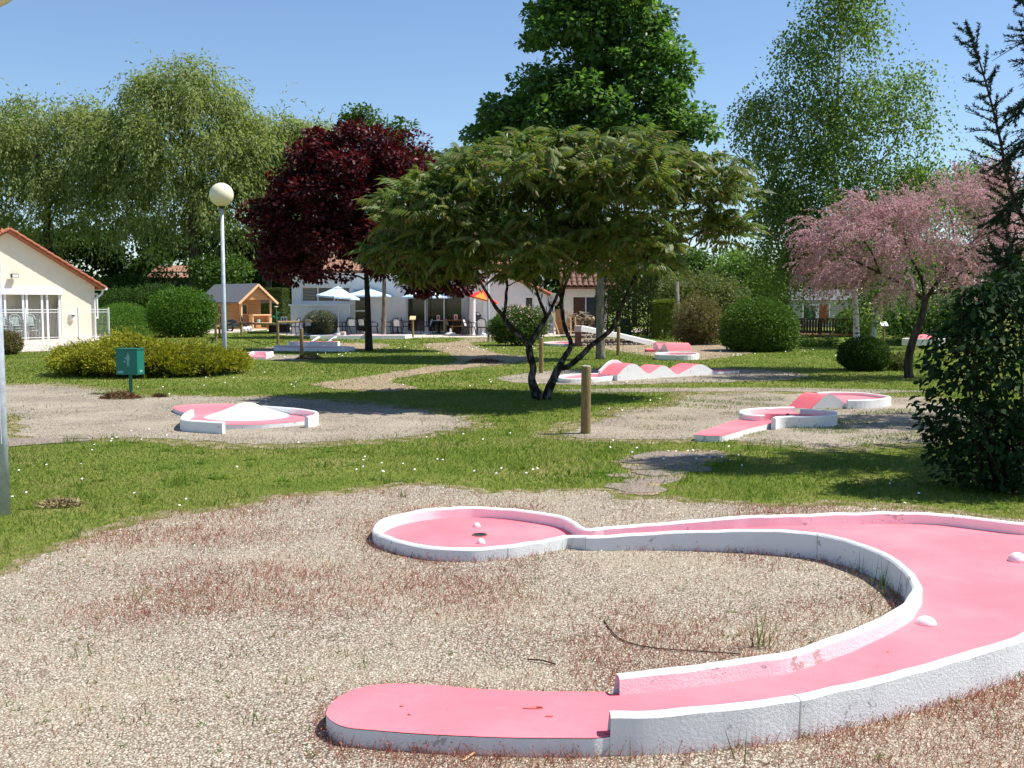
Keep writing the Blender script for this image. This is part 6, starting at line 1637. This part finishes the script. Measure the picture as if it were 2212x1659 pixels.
willow('weeping willow between the big willow and the purple tree', 575, 86, [(600,330,70,75,4),(570,420,80,110,4),(650,300,45,35,3),(660,420,80,130,4),(690,290,30,25,2)], 4, .4, 1100, 3.2, 33, 80)

# ---- birches
def birch(label, base, top_px, ells_px, rd, tr, nst, slen, seed, ncl=90, forks=(), L=.080, W=.060, step=.085, y=None):
    q = base
    t = Tree('birch_tree', label, (q.x, q.y), b_birch, lf_birch, seed=seed, group='birches by the stream')
    y = q.y
    ells = [ell_px(e[0], e[1], e[2], e[3], y, e[4] if len(e) > 4 else rd, e[5] if len(e) > 5 else 0) for e in ells_px]
    z0 = float(H(q.x, q.y))
    pts = [Vector((q.x, q.y, z0-.1))]+[P(u, v, y+t.g.normal(0, .08)) for u, v in top_px]
    pts = catmull(pts, 4); k = len(pts)
    t.limb(pts, tr, .02, 9)
    t.nodes = [e for e in t.nodes if e[0].z > 2.0]
    for f in forks: t.limb(catmull([P(u, v, y+dy) for u, v, dy in f], 4), tr*.45, .015, 7)
    cen, d = sample_ell(t.g, ells, ncl, .4, .95, .45)
    tw = Tree.__new__(Tree); 
    for i in np.argsort(np.linalg.norm(cen-np.array([q.x, q.y, 2.5]), axis=1)): t.twig_to(cen[i], .010, 4, .10, 5, 1.0)
    st, d = sample_ell(t.g, ells, nst, .45, 1.0, .4)
    # strands hang from a limited set of branch ends, so that gaps stay open
    pick = cen[t.g.integers(0, len(cen), nst)] + t.g.normal(0, .13, (nst, 3)); mixm = t.g.random(nst) < .86
    st = np.where(mixm[:, None], pick, st)
    strands(t, st, d+t.g.normal(0, .5, d.shape), slen, step, L, W, spread=.7, fall=.22, jitter=.035)
    t.done()
bq = G(1848, 799)
birch('tall weeping birch with white trunk in front of the dark bush', bq, [(1850,720),(1846,640),(1830,540),(1812,430),(1800,330),(1808,230),(1815,120),(1820,20),(1825,-90)],
      [(1810,60,85,90,.9),(1820,-60,60,90,.8),(1740,130,55,60,.7),(1700,240,95,45,.8),(1740,330,110,60,1.1),(1850,240,95,100,1.1),(1920,200,70,60,.8),(1960,280,60,60,.8),(1800,430,150,70,1.3),(1930,400,90,90,1.1),(1700,490,65,110,.9),(1660,230,40,22,.4),(1780,550,110,60,1.0),(1990,420,40,60,.7)], 1.0, .085, 5600, 1.15, 41, 150,
      forks=[[(1812,430,0),(1860,380,.1),(1920,330,.2),(1945,270,.25),(1950,220,.3)], [(1806,300,0),(1760,250,0),(1700,235,-.1),(1640,232,-.1)], [(1800,330,0),(1850,290,.2),(1900,250,.3),(1950,205,.2)]])
bq2 = G(1884, 752)
birch('slender birch behind the tall birch across the stream', bq2, [(1890,700),(1900,640),(1915,560),(1960,470),(2030,400),(2060,370)],
      [(1940,560,110,70,2),(2060,420,70,60,1.6),(2090,380,40,30,1),(1880,620,60,50,1.5)], 1.6, .11, 900, 1.8, 42, 50, L=.13, W=.10, step=.16)
birch('thin distant birch trunk beyond the hole sign', G(1925, 722), [(1925,690),(1922,640),(1925,580),(1930,520)], [(1930,560,60,60,2),(1930,640,40,30,1.5)], 1.6, .09, 160, 1.6, 43, 24, L=.18, W=.13, step=.22)

# ---- tamarisk in blossom
def tamarisk():
    q = G(1962, 816); Y = q.y
    t = Tree('tamarisk_tree', 'pink flowering tamarisk with leaning dark trunk by the stream', (q.x, q.y), b_dark, lf_tam, seed=51)
    def L_(pts, r0, r1): t.limb(catmull([P(u, v, Y+dy) for u, v, dy in pts], 4), r0, r1, 8)
    L_([(1964,822,0),(1962,780,0),(1972,735,0),(1990,690,0),(1998,650,.1)], .11, .07)
    L_([(1998,650,.1),(1960,620,0),(1900,590,-.1),(1840,560,-.1),(1790,540,0)], .05, .014)
    L_([(1998,650,.1),(1990,600,.2),(1960,540,.3),(1950,480,.3)], .045, .014)
    L_([(1998,650,.1),(2040,590,0),(2090,540,-.1),(2130,470,0),(2140,410,.1)], .05, .014)
    L_([(2040,590,0),(2060,520,.4),(2050,450,.6)], .03, .012); L_([(2090,540,0),(2150,520,.3),(2210,500,.4)], .03, .012)
    L_([(1900,590,-.1),(1880,540,-.3),(1850,500,-.4)], .025, .01)
    ells = [ell_px(1830,530,80,65,Y,.9), ell_px(1785,600,42,55,Y,.6), ell_px(1850,590,60,45,Y,.8), ell_px(1930,610,70,35,Y,.8), ell_px(1930,520,90,80,Y,1.1), ell_px(2060,490,110,105,Y,1.3), ell_px(2130,430,60,70,Y,.9), ell_px(2160,540,70,80,Y,1.1), ell_px(1990,570,130,60,Y,1.1), ell_px(1860,480,45,45,Y,.6), ell_px(2090,610,90,35,Y,.9), ell_px(1770,500,30,35,Y,.4), ell_px(1950,470,50,50,Y,.6)]
    g = t.g
    cen, d = sample_ell(g, ells, 300, .3, .92, .3)
    for i in np.argsort(np.linalg.norm(cen-np.array([q.x, q.y, 1.8]), axis=1)): t.twig_to(cen[i], .007, 3, .06, 4, .6)
    n = 2500
    st = cen[g.integers(0, len(cen), n)] + g.normal(0, .10, (n, 3))
    C = np.array([2050-CX, 0, 0]); cm = np.array(P(1990, 560, Y))
    v = st-cm; v /= np.linalg.norm(v, axis=1, keepdims=True); v = v*1.0+rdir(g, n)*.7+np.array([0, 0, .5]); v /= np.linalg.norm(v, axis=1, keepdims=True)
    ln = g.uniform(.22, .66, n); pos = st.copy(); step = .017
    PP, AA = [], []
    for i in range(39):
        act = i*step < ln; v = v+np.array([0, 0, -.06]); v /= np.linalg.norm(v, axis=1, keepdims=True); pos = pos+v*step
        taper = np.clip(1.15-i*step/ln, .15, 1)[act]
        PP.append(pos[act]+rdir(g, act.sum())*(.022*taper)[:, None]); AA.append(v[act])
    pos = np.concatenate(PP); ax = np.concatenate(AA)+rdir(g, len(pos))*.9
    t.leaves(pos, ax, rdir(g, len(pos)), .046*g.uniform(.6, 1.4, len(pos)), .024*g.uniform(.6, 1.4, len(pos)))
    t.done()
tamarisk()

# ---- shrubs: domes, hedges, loose bushes
def shrub(name, label, bu, bv, ells_px, n, L, W, leaf_m, seed, rd=None, group=None, cat='bush', y=None, stems=6, flat=False, rough=.10, lo=.80, nd=None, sm=b_dark, ncl=0, cr=.3):
    q = G(bu, bv) if y is None else Vector((P(bu, bv, y).x, y, 0))
    z0 = float(H(q.x, q.y))
    t = Tree(name, label, (q.x, q.y), sm, leaf_m, cat, group, seed, trunk_name='stems')
    g = t.g; ells = []
    for e in ells_px: ells.append(ell_px(e[0], e[1], e[2], e[3], q.y, e[4] if len(e) > 4 else rd, e[5] if len(e) > 5 else 0))
    for i in range(stems):
        e = ells[i % len(ells)]; dd = rdir(g, 1)[0]*.55; tip = e[0]+dd*e[1]
        t.limb(curve((q.x+g.normal(0, .06), q.y+g.normal(0, .06), z0-.05), tip, g, 4, .03, .05), .03, .008, 6)
    # lumpy shell of leaves plus darker inside
    pos, d = sample_ell(g, ells, n, lo, 1.0, 0)
    lump = np.array([noise.noise(Vector(p)*1.9) for p in d*3+np.array(ells[0][0])])*rough + np.array([noise.noise(Vector(p)*5.5) for p in pos])*rough*.7
    C = np.array([e[0] for e in ells]).mean(0)
    pos = pos + d*lump[:, None]*np.mean(ells[0][1])
    ok = pos[:, 2] > z0+.03; pos, d = pos[ok], d[ok]; n = len(pos)
    ax = d*.8+rdir(g, n)*.8+np.array([0, 0, .15]); nr = d+rdir(g, n)*.6+np.array([0, 0, .3])
    t.leaves(pos, ax, nr, L*g.uniform(.6, 1.4, n), W*g.uniform(.6, 1.4, n))
    n2 = n//4
    pos, d = sample_ell(g, ells, n2, .3, lo, 0); ok = pos[:, 2] > z0+.03; pos = pos[ok]; n2 = len(pos)
    t.leaves(pos, rdir(g, n2), rdir(g, n2), L*1.6, W*2.0)
    t.done(); return t
shrub('round_shrub', 'smaller clipped round shrub beside the cream house', 268, 725, [(268,700,70,47,1.3)], 16000, .05, .028, lf_privet, 61, rough=.07)
shrub('round_shrub', 'larger bright green round shrub beside the lamp post', 392, 728, [(392,672,74,52,1.6),(392,690,72,45,1.6)], 16000, .09, .056, lf_bright, 62, rough=.11)
shrub('round_shrub', 'dark shrub edge beside the tall lamp post', 5, 766, [(8,742,36,27,.7)], 7000, .05, .03, lf_brown, 63, rough=.12)
shrub('dome_shrub', 'big clipped dome shrub at the edge of the stream bank', 1640, 758, [(1640,705,84,62,1.35),(1640,728,84,42,1.35)], 26000, .075, .043, lf_dome, 64, rough=.06)
shrub('loose_shrub', 'brownish loose shrub left of the dome shrub', 1512, 744, [(1508,690,52,54,1.2),(1525,712,50,36,1.1),(1490,715,36,30,1.0)], 15000, .08, .045, lf_brown, 65, rough=.22, lo=.5)
shrub('loose_shrub', 'olive green tall shrub below the street light', 1500, 735, [(1500,640,85,55,2.2),(1440,640,50,50,1.6),(1560,640,60,45,1.6),(1470,690,60,50,1.6),(1540,690,60,50,1.6)], 16000, .14, .075, lf_olive, 66, rough=.2, lo=.5, y=56)
shrub('flowering_shrub', 'green shrub with pale pink blossom in front of the white wing', 1118, 746, [(1118,703,56,42,1.0),(1150,700,36,36,.8),(1085,710,32,30,.7)], 15000, .075, .042, lf_mid, 67, rough=.16, lo=.6)
shrub('round_shrub', 'grey green round bush with pale bloom on the terrace', 690, 722, [(692,698,38,28,.9),(692,708,38,18,.9)], 10000, .06, .035, leafmat('grey_bloom_leaves', [(.06,.08,.03), (.10,.12,.05), (.20,.20,.13), (.05,.075,.02)], .25), 68, rough=.06)
shrub('dark_shrub', 'dark clipped bush right behind the tall birch trunk', 1868, 800, [(1866,765,54,38,.65),(1866,775,54,28,.65)], 13000, .055, .028, lf_dark, 69, rough=.06)
shrub('yellow_shrub', 'yellow green shrub at the end of the footbridge', 1845, 735, [(1845,695,42,30,1.2),(1870,705,30,25,1.0),(1830,705,26,28,.9)], 9000, .09, .05, lf_lime, 70, rough=.2, lo=.5, y=50)
shrub('loose_shrub', 'leafy shrub on the far bank behind the tamarisk', 2000, 735, [(1985,680,70,50,1.6),(2060,690,60,50,1.6),(1940,700,30,30,1.0)], 13000, .12, .06, lf_mid, 71, rough=.22, lo=.4, y=46)
shrub('low_shrub', 'pale low bush on the stream bank by the tamarisk foot', 1945, 800, [(1945,785,26,22,.4)], 2600, .05, .03, lf_olive, 72, rough=.25, lo=.3)
shrub('low_shrub', 'low leafy weeds on the bank below the footbridge', 1760, 765, [(1755,750,32,18,.6),(1790,745,28,22,.6),(1740,742,22,16,.6)], 5200, .06, .03, lf_mid, 73, rough=.3, lo=.2, y=38)
# pale blossom on the flowering shrub
sh = G(1118, 746); g_ = np.random.default_rng(77); pp, dd2 = sample_ell(g_, [ell_px(1125,690,45,32,sh.y,1.0)], 420, .95, 1.05, .4)
par = [o for o in bpy.data.objects if o.name.startswith('flowering_shrub')][0]
kp = (dd2[:, 1] < .2); pp = pp[kp]; V, F = quads(pp, rdir(g_, len(pp)), rdir(g_, len(pp)), .075, .06)
mesh_np('blossom', V, F, leafmat('pale_blossom', [(.55,.36,.34), (.62,.46,.42), (.45,.28,.25)], .2), par, off=tuple(par.location))

# clipped hedges (flat sided)
def hedge(label, x0, x1, y0, y1, h, n, L, W, leaf_m, seed, taper=.1, name='hedge'):
    t = Tree(name, label, ((x0+x1)/2, (y0+y1)/2), b_dark, leaf_m, 'hedge', None, seed, trunk_name='stems'); g = t.g
    cxh, cyh = (x0+x1)/2, (y0+y1)/2; k = max(3, int((x1-x0)/.8))
    for i in range(k):
        x = x0+(x1-x0)*(i+.5)/k; t.limb([(x, cyh, -.05), (x+.05, cyh, h*.5), (x, cyh, h*.9)], .05, .015, 6)
    s = g.uniform(-1, 1, (n, 3)); a = g.integers(0, 3, n); f = g.uniform(.86, 1.0, n)*np.sign(g.random(n)-.5)
    s[np.arange(n), a] = f; s[:, 2] = np.where((a == 2), np.abs(s[:, 2]), s[:, 2])
    z = (s[:, 2]*.5+.5)*h; w = 1-taper*(z/h)**2
    pos = np.stack([cxh+s[:, 0]*(x1-x0)/2*w, cyh+s[:, 1]*(y1-y0)/2*w, z], 1)
    lump = np.array([noise.noise(Vector(p)*2.2) for p in pos])*.10
    d = s*np.array([1, 1, .7]); d /= np.linalg.norm(d, axis=1, keepdims=True); pos += d*lump[:, None]
    t.leaves(pos, d*.6+rdir(g, n)*.8+np.array([0, 0, .3]), d+rdir(g, n)*.6, L*g.uniform(.6, 1.4, n), W*g.uniform(.6, 1.4, n))
    t.done()
hedge('clipped tall hedge block right of the timber chalet', cx(572, 70), cx(620, 70), 69, 71.5, Zv(70, 624), 15000, .10, .05, lf_hedge, 81, .14)
hedge('long dark hedge beside the shed behind the jump ramp', cx(1292, 50), cx(1425, 50), 49.5, 52, Zv(50, 590), 18000, .12, .065, lf_hedge, 82, .08)
hedge('pale bamboo like hedge end next to the grey trunk', cx(1412, 49), cx(1455, 49), 48.2, 49.4, Zv(49, 652), 7000, .16, .03, lf_lime, 83, .1)
o = MB().tube([(0, 0, -.1), (.03, 0, 1.2), (0, .02, 2.6)], [.11, .10, .09], 9).build('dead_trunk', b_grey, smooth=True); o.location = (cx(1461, 47), 47, 0); tag(o, 'bare grey trunk standing beside the brownish shrub', 'trunk')
heap(1440, 724, 1.1, .30, 'mound of rubble and soil beside the hedge', 'mound', leafmat('rubble', [(.22,.18,.14), (.38,.33,.27), (.15,.10,.07)], 0, .95, .1), 'mound')

# ---- spreading golden juniper
def juniper():
    q = G(315, 800); t = Tree('golden_juniper', 'low spreading golden juniper behind the green litter box', (q.x, q.y), b_dark, lf_gold, 'bush', None, 91, trunk_name='stems'); g = t.g
    cxj, cyj = (P(318, 800, 23.3)).x, 23.4; rx, ry = 2.08, 1.5
    n = 3300
    a = g.random(n)*6.28; r = np.where(g.random(n) < .3, g.uniform(.85, 1, n), np.sqrt(g.random(n)))
    x = cxj+rx*r*np.cos(a); y = cyj+ry*r*np.sin(a)
    hh = np.array([.59+.34*noise.noise(Vector((p*1.1, w*1.1, 2.2)))+.16*noise.noise(Vector((p*3.2, w*3.2, 5.5))) for p, w in zip(x, y)])
    z = hh*(1-.55*r**4)*g.uniform(.0, 1.2, n)**.55*1.05 + .06
    edge = np.array([1+.10*noise.noise(Vector((math.cos(t_)*2, math.sin(t_)*2, 9))) for t_ in a]); x = cxj+(x-cxj)*edge; y = cyj+(y-cyj)*edge
    for i in range(0, n, 50): t.limb(curve((cxj+(x[i]-cxj)*.15, cyj+(y[i]-cyj)*.15, 0), (x[i], y[i], z[i]*.9), g, 4, .1, .05), .025, .008, 5)
    sp = np.stack([x, y, z], 1); od = np.stack([np.cos(a)*(.4+r), np.sin(a)*(.4+r), np.full(n, .25)], 1)+g.normal(0, .35, (n, 3))
    od /= np.linalg.norm(od, axis=1, keepdims=True)
    per = 13
    s = np.repeat(sp, per, 0); o_ = np.repeat(od, per, 0); f = np.tile(np.linspace(0, 1, per), n)
    pos = s+o_*(f*.24)[:, None]+g.normal(0, .022, (n*per, 3))-np.array([0, 0, 1])*(.03*f**2)[:, None]
    ax = o_+rdir(g, n*per)*.75+np.array([0, 0, .25])
    t.leaves(pos, ax, rdir(g, n*per)+np.array([0, 0, .8]), .075*g.uniform(.6, 1.4, n*per), .022*g.uniform(.7, 1.3, n*per))
    t.done('sprays')
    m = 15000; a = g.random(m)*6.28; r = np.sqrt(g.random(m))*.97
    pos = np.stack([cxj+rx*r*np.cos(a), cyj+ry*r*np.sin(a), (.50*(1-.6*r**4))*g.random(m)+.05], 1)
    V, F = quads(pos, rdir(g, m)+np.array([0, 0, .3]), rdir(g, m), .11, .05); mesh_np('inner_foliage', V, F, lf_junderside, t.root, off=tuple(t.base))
juniper()

# ---- dark large-leaved bush on the right
def leaf_obj():
    V = []; F = []; k = 5
    L, W = .105, .062
    prof = [(0, .0), (.22, .42), (.45, .5), (.72, .33), (1, .0)]
    for t, w in prof: V += [(L*t, W*w, -.02*t*t+.012*w), (L*t, 0, -.02*t*t), (L*t, -W*w, -.02*t*t+.012*w)]
    for i in range(4): b = i*3; F += [(b, b+3, b+4, b+1), (b+1, b+4, b+5, b+2)]
    return np.array(V, float), np.array(F)
def big_bush():
    from mathutils import Matrix
    q = G(2170, 1058); Y = q.y
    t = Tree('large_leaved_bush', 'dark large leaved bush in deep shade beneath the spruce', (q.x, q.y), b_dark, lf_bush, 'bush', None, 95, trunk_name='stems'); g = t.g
    ells = [ell_px(2120,830,130,230,Y,.55), ell_px(2230,800,140,250,Y,.7,.1), ell_px(2110,960,105,110,Y,.5), ell_px(2080,760,70,110,Y,.35), ell_px(2240,980,130,130,Y,.6), ell_px(2110,650,55,50,Y,.3), ell_px(2190,640,60,60,Y,.35)]
    for i in range(24):
        e = ells[i % len(ells)]; tip = e[0]+rdir(g, 1)[0]*e[1]*.8; t.limb(curve((q.x+g.normal(0, .12), q.y+g.normal(0, .1), -.05), tip, g, 5, .02, .04), .014, .005, 5)
    pos, d = sample_ell(g, ells, 7600, .5, 1.0, 0); lump = np.array([noise.noise(Vector(p)*3) for p in pos])*.10; pos = pos+d*lump[:, None]
    extra = []
    for (u, v), (u2, v2) in (((2030,880),(1962,872)), ((2030,905),(1975,900)), ((2050,960),(1995,985)), ((2040,770),(2005,760)), ((2080,640),(2062,600)), ((2130,620),(2128,585))):
        for i in range(11): extra.append(np.array(P(u+(u2-u)*i/10, v+(v2-v)*i/10, Y-.1+g.normal(0, .05)))+g.normal(0, .015, 3))
        t.limb([P(u+20, v, Y), P(u2, v2, Y-.1)], .006, .003, 4)
    pos = np.concatenate([pos, np.array(extra)]); d = np.concatenate([d, rdir(g, len(extra))*.5+np.array([-.6, -.4, 0])])
    pos = pos[pos[:, 2] > .06] if False else pos
    keep = pos[:, 2] > .05; pos, d = pos[keep], d[keep]
    LV, LF = leaf_obj(); n = len(pos)
    score = -pos[:, 1]+.3*g.random(n)-.25*np.abs(pos[:, 0]-P(2110, 800, Y).x); big = set(np.argsort(-score)[:300].tolist())
    me = None; parts = []
    for i in range(n):
        a = math.atan2(d[i, 1], d[i, 0])+g.normal(0, .7); el = g.normal(-.45, .45); roll = g.normal(0, .5); s = g.uniform(.35, .85)
        Mx = Matrix.Rotation(a, 3, 'Z') @ Matrix.Rotation(-el, 3, 'Y') @ Matrix.Rotation(roll, 3, 'X')
        if i in big:
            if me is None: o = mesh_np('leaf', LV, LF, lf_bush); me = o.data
            else: o = link_mesh('leaf', me, None)
            o.rotation_euler = Mx.to_euler(); o.scale = (s, s, s); o.location = Vector(pos[i])-t.base; o.parent = t.root
        else: parts.append(((LV*s) @ np.array(Mx).T+pos[i], LF))
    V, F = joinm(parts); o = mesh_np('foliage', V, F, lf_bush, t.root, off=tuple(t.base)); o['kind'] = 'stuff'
    t.leaf = []; t.done()
big_bush()

# ---- spruce standing right of the frame, its branch ends hang into the picture
def spruce(Y, x0, label, seed, seen=True):
    t = Tree('spruce_tree', label, (x0, Y), b_dark, lf_spruce, seed=seed, group='spruces at the park edge'); g = t.g
    t.limb([(x0, Y, -.1), (x0+.03, Y, 2), (x0, Y, 5), (x0, Y, 8.5)], .16, .03, 9)
    tw_s, tw_d, tw_l, tw_v = [], [], [], []; vis = [False]
    def branch(pts, r0, ntw, tl):
        pts = catmull([Vector(p) for p in pts], 5); t.limb(pts, r0, .006, 6); k = len(pts)
        for i in range(ntw):
            f = .12+.88*(i+g.random())/ntw; j = min(k-2, int(f*(k-1))); p = pts[j].lerp(pts[j+1], f*(k-1)-j); dr = (pts[j+1]-pts[j]).normalized()
            for sg in (-1, 1):
                sd = dr.cross(Vector((0, 0, 1)))*sg
                if sd.length < .2: sd = Vector((sg, .3, 0))
                v = sd.normalized()*.8+dr*.75+Vector((0, 0, g.uniform(-.35, .15)))+Vector(g.normal(0, .22, 3))
                tw_s.append(p); tw_d.append(v.normalized()); tw_l.append(tl*(1.25-.6*f)*g.uniform(.7, 1.2)); tw_v.append(vis[0])
        tw_s.append(pts[-2]); tw_d.append((pts[-1]-pts[-2]).normalized()); tw_l.append(tl*.5); tw_v.append(vis[0])
    # branches seen in the picture
    def pb(l): return [P(u, v, Y+dy) for u, v, dy in l]
    if seen:
        vis[0] = True
        branch(pb([(2520,560,0),(2330,560,-.2),(2230,500,-.3),(2180,400,-.4),(2160,300,-.4),(2130,180,-.4),(2092,58,-.4)]), .03, 36, .40)
        branch(pb([(2520,380,0),(2380,360,.1),(2290,370,0),(2220,410,-.1),(2150,470,-.1)]), .028, 28, .40)
        branch(pb([(2520,120,0),(2340,130,-.3),(2250,60,-.4),(2200,-40,-.4),(2175,-90,-.4)]), .028, 26, .42)
        branch(pb([(2520,200,0),(2380,230,-.2),(2280,160,-.3),(2215,60,-.3)]), .028, 24, .40)
        branch(pb([(2520,680,0),(2380,690,-.1),(2270,660,-.2),(2190,600,-.2),(2150,540,-.2)]), .025, 26, .34)
        branch(pb([(2520,250,0),(2400,240,-.1),(2300,250,-.2),(2230,290,-.2),(2165,350,-.2)]), .025, 24, .36)
        branch(pb([(2520,470,0),(2380,470,.3),(2290,490,.3),(2220,530,.3),(2160,580,.3)]), .025, 26, .36)
        branch(pb([(2520,640,0),(2380,660,.4),(2270,640,.4),(2205,590,.3),(2165,470,.3)]), .025, 26, .36)
        branch(pb([(2520,720,0),(2380,730,-.4),(2290,700,-.4),(2220,640,-.4),(2185,560,-.4)]), .025, 24, .34)
        branch(pb([(2520,90,0),(2400,100,.2),(2310,130,.2),(2240,190,.2),(2190,240,.2)]), .025, 24, .36)
    vis[0] = False
    # the rest of the tree in whorls
    z = 1.3
    while z < 8.0:
        Lb = 2.05*(1-z/8.8)+.2
        for k_ in range(7):
            a = g.random()*6.28; c_, s_ = math.cos(a), math.sin(a)
            if c_ < -.45 and z < 6.2: continue
            L2 = Lb*g.uniform(.8, 1.1)
            if s_ < -.3: L2 *= .75
            branch([(x0, Y, z), (x0+c_*L2*.5, Y+s_*L2*.5, z-.05), (x0+c_*L2*.85, Y+s_*L2*.85, z+.02), (x0+c_*L2, Y+s_*L2, z+.15)], .022, 9, .40)
        z += .30
    S = np.array([tuple(v) for v in tw_s]); Dv = np.array([tuple(v) for v in tw_d]); Ln = np.array(tw_l)
    for s_, d_, l_ in zip(tw_s[::1 if seen else 3], tw_d[::1 if seen else 3], tw_l[::1 if seen else 3]): t.w.tube([s_, s_+d_*l_*.5+Vector((0, 0, -.03)), s_+d_*l_+Vector((0, 0, -.10*l_/.4))], [.006, .005, .002], 4, cap=False)
    per = np.where(np.array(tw_v), 100, 13); n = int(per.sum()); vz = np.repeat(np.array(tw_v), per)
    f = g.random(n); s = np.repeat(S, per, 0); d = np.repeat(Dv, per, 0); l = np.repeat(Ln, per)
    pos = s+d*(l*f)[:, None]; pos[:, 2] -= .03*np.sin(f*3.14)+.10*l/.4*np.clip(f-.5, 0, 1)*1.0
    ax = d*.75+rdir(g, n)*.75
    V, F = quads(pos, ax, rdir(g, n), np.where(vz, .034, .055)*g.uniform(.7, 1.3, n), np.where(vz, .010, .034))
    t.leaf.append((V, F)); t.done('needles')
spruce(10.4, P(2520, 900, 10.4).x, 'dark spruce with drooping needle branches above the large leaved bush', 101)
spruce(13.9, 8.7, 'second dark spruce standing behind the large leaved bush', 102, False)

# ---- background trees
def bg(label, u, y, ells, n, seed, lm, L=.46, W=.34, tr=.2, name='broadleaf_tree', ncl=70, cr=1.15, bv=700):
    k = FD/y
    broad(name, label, u, bv, 640, ells, 4.0, ncl, cr, n//ncl, L, W, b_dark, lm, tr=tr, seed=seed, branch_r=.04, lo=.35, y=y, group='trees behind the buildings')
bg('dark broadleaf tree behind the cream house roof', 40, 96, [(40,560,130,90,5),(60,640,140,40,5)], 9000, 201, lf_dark)
bg('dark broadleaf tree between the willow trunks', 250, 98, [(240,560,130,100,5),(280,640,120,50,5),(200,575,70,55,4),(360,565,70,55,4)], 14000, 202, lf_dark)
bg('dark broadleaf tree behind the distant red roof', 400, 104, [(400,540,130,110,5),(420,640,120,40,5)], 9000, 203, lf_dark)
bg('dark broadleaf tree behind the timber chalet', 555, 90, [(540,590,95,80,5),(600,640,70,50,4),(490,640,80,45,4)], 11000, 204, lf_dark)
bg('dark broadleaf tree behind the cafe roof corner', 690, 92, [(680,560,110,110,5),(640,640,60,50,4)], 9000, 205, lf_dark)
bg('leafy green tree showing behind the chalet roof', 470, 78, [(500,590,45,35,2),(455,600,50,40,2)], 3800, 206, lf_mid, .24, .17, .12, ncl=40, cr=.8)
bg('light green tree beyond the stream left of the mobile home', 1635, 72, [(1630,610,75,75,4),(1680,640,45,55,3),(1590,600,55,60,3)], 17000, 207, lf_light, .22, .15, .2, ncl=110, cr=.85)
bg('light green tree behind the olive shrub', 1530, 78, [(1530,590,85,50,4),(1470,600,60,60,3)], 12000, 208, lf_mid, .24, .16, .2, ncl=80, cr=.9)
bg('dark green tree behind the long hedge', 1370, 74, [(1360,590,90,80,4),(1420,610,60,70,3)], 9000, 209, lf_dark, .26, .18, .2, ncl=70)
bg('very dark tree behind the mobile home roof', 1760, 88, [(1750,580,80,75,4),(1830,590,80,80,4)], 12000, 210, lf_dark, .28, .2, .25, ncl=90)
bg('dark tree far behind the tamarisk', 1960, 90, [(1960,590,110,90,4),(2060,600,90,90,4)], 12000, 211, lf_dark, .28, .2, .25, ncl=90)
bg('mid green tree far behind the large leaved bush', 2160, 86, [(2150,560,110,110,4),(2250,580,110,110,4)], 11000, 212, lf_mid, .28, .2, .25, ncl=80)
bg('green tree rising behind the pink blossom', 2110, 62, [(2100,400,45,40,2),(2140,440,60,60,2.5)], 6000, 213, lf_mid, .2, .14, .18, ncl=50, cr=.8)
bg('low tree line tree behind the cafe ridge', 960, 96, [(960,600,110,70,4),(1080,610,90,60,4)], 9000, 214, lf_dark)
bg('low tree line tree behind the shed roof', 1210, 96, [(1200,600,110,70,4),(1290,600,70,70,4)], 9000, 215, lf_dark)
shrub('yew_shrub', 'rusty green shrub hedge behind the two round shrubs', 300, 718, [(270,655,60,35,2.0),(340,645,60,32,2.0)], 11000, .12, .06, lf_dark, 221, rough=.15, lo=.5, y=62)
shrub('low_shrub', 'dark undergrowth below the willow trunks', 330, 700, [(330,640,110,55,3),(180,640,90,50,3),(500,640,60,40,2)], 10000, .26, .14, lf_dark, 222, rough=.2, lo=.3, y=84)

gravel_cover()
grass_field()
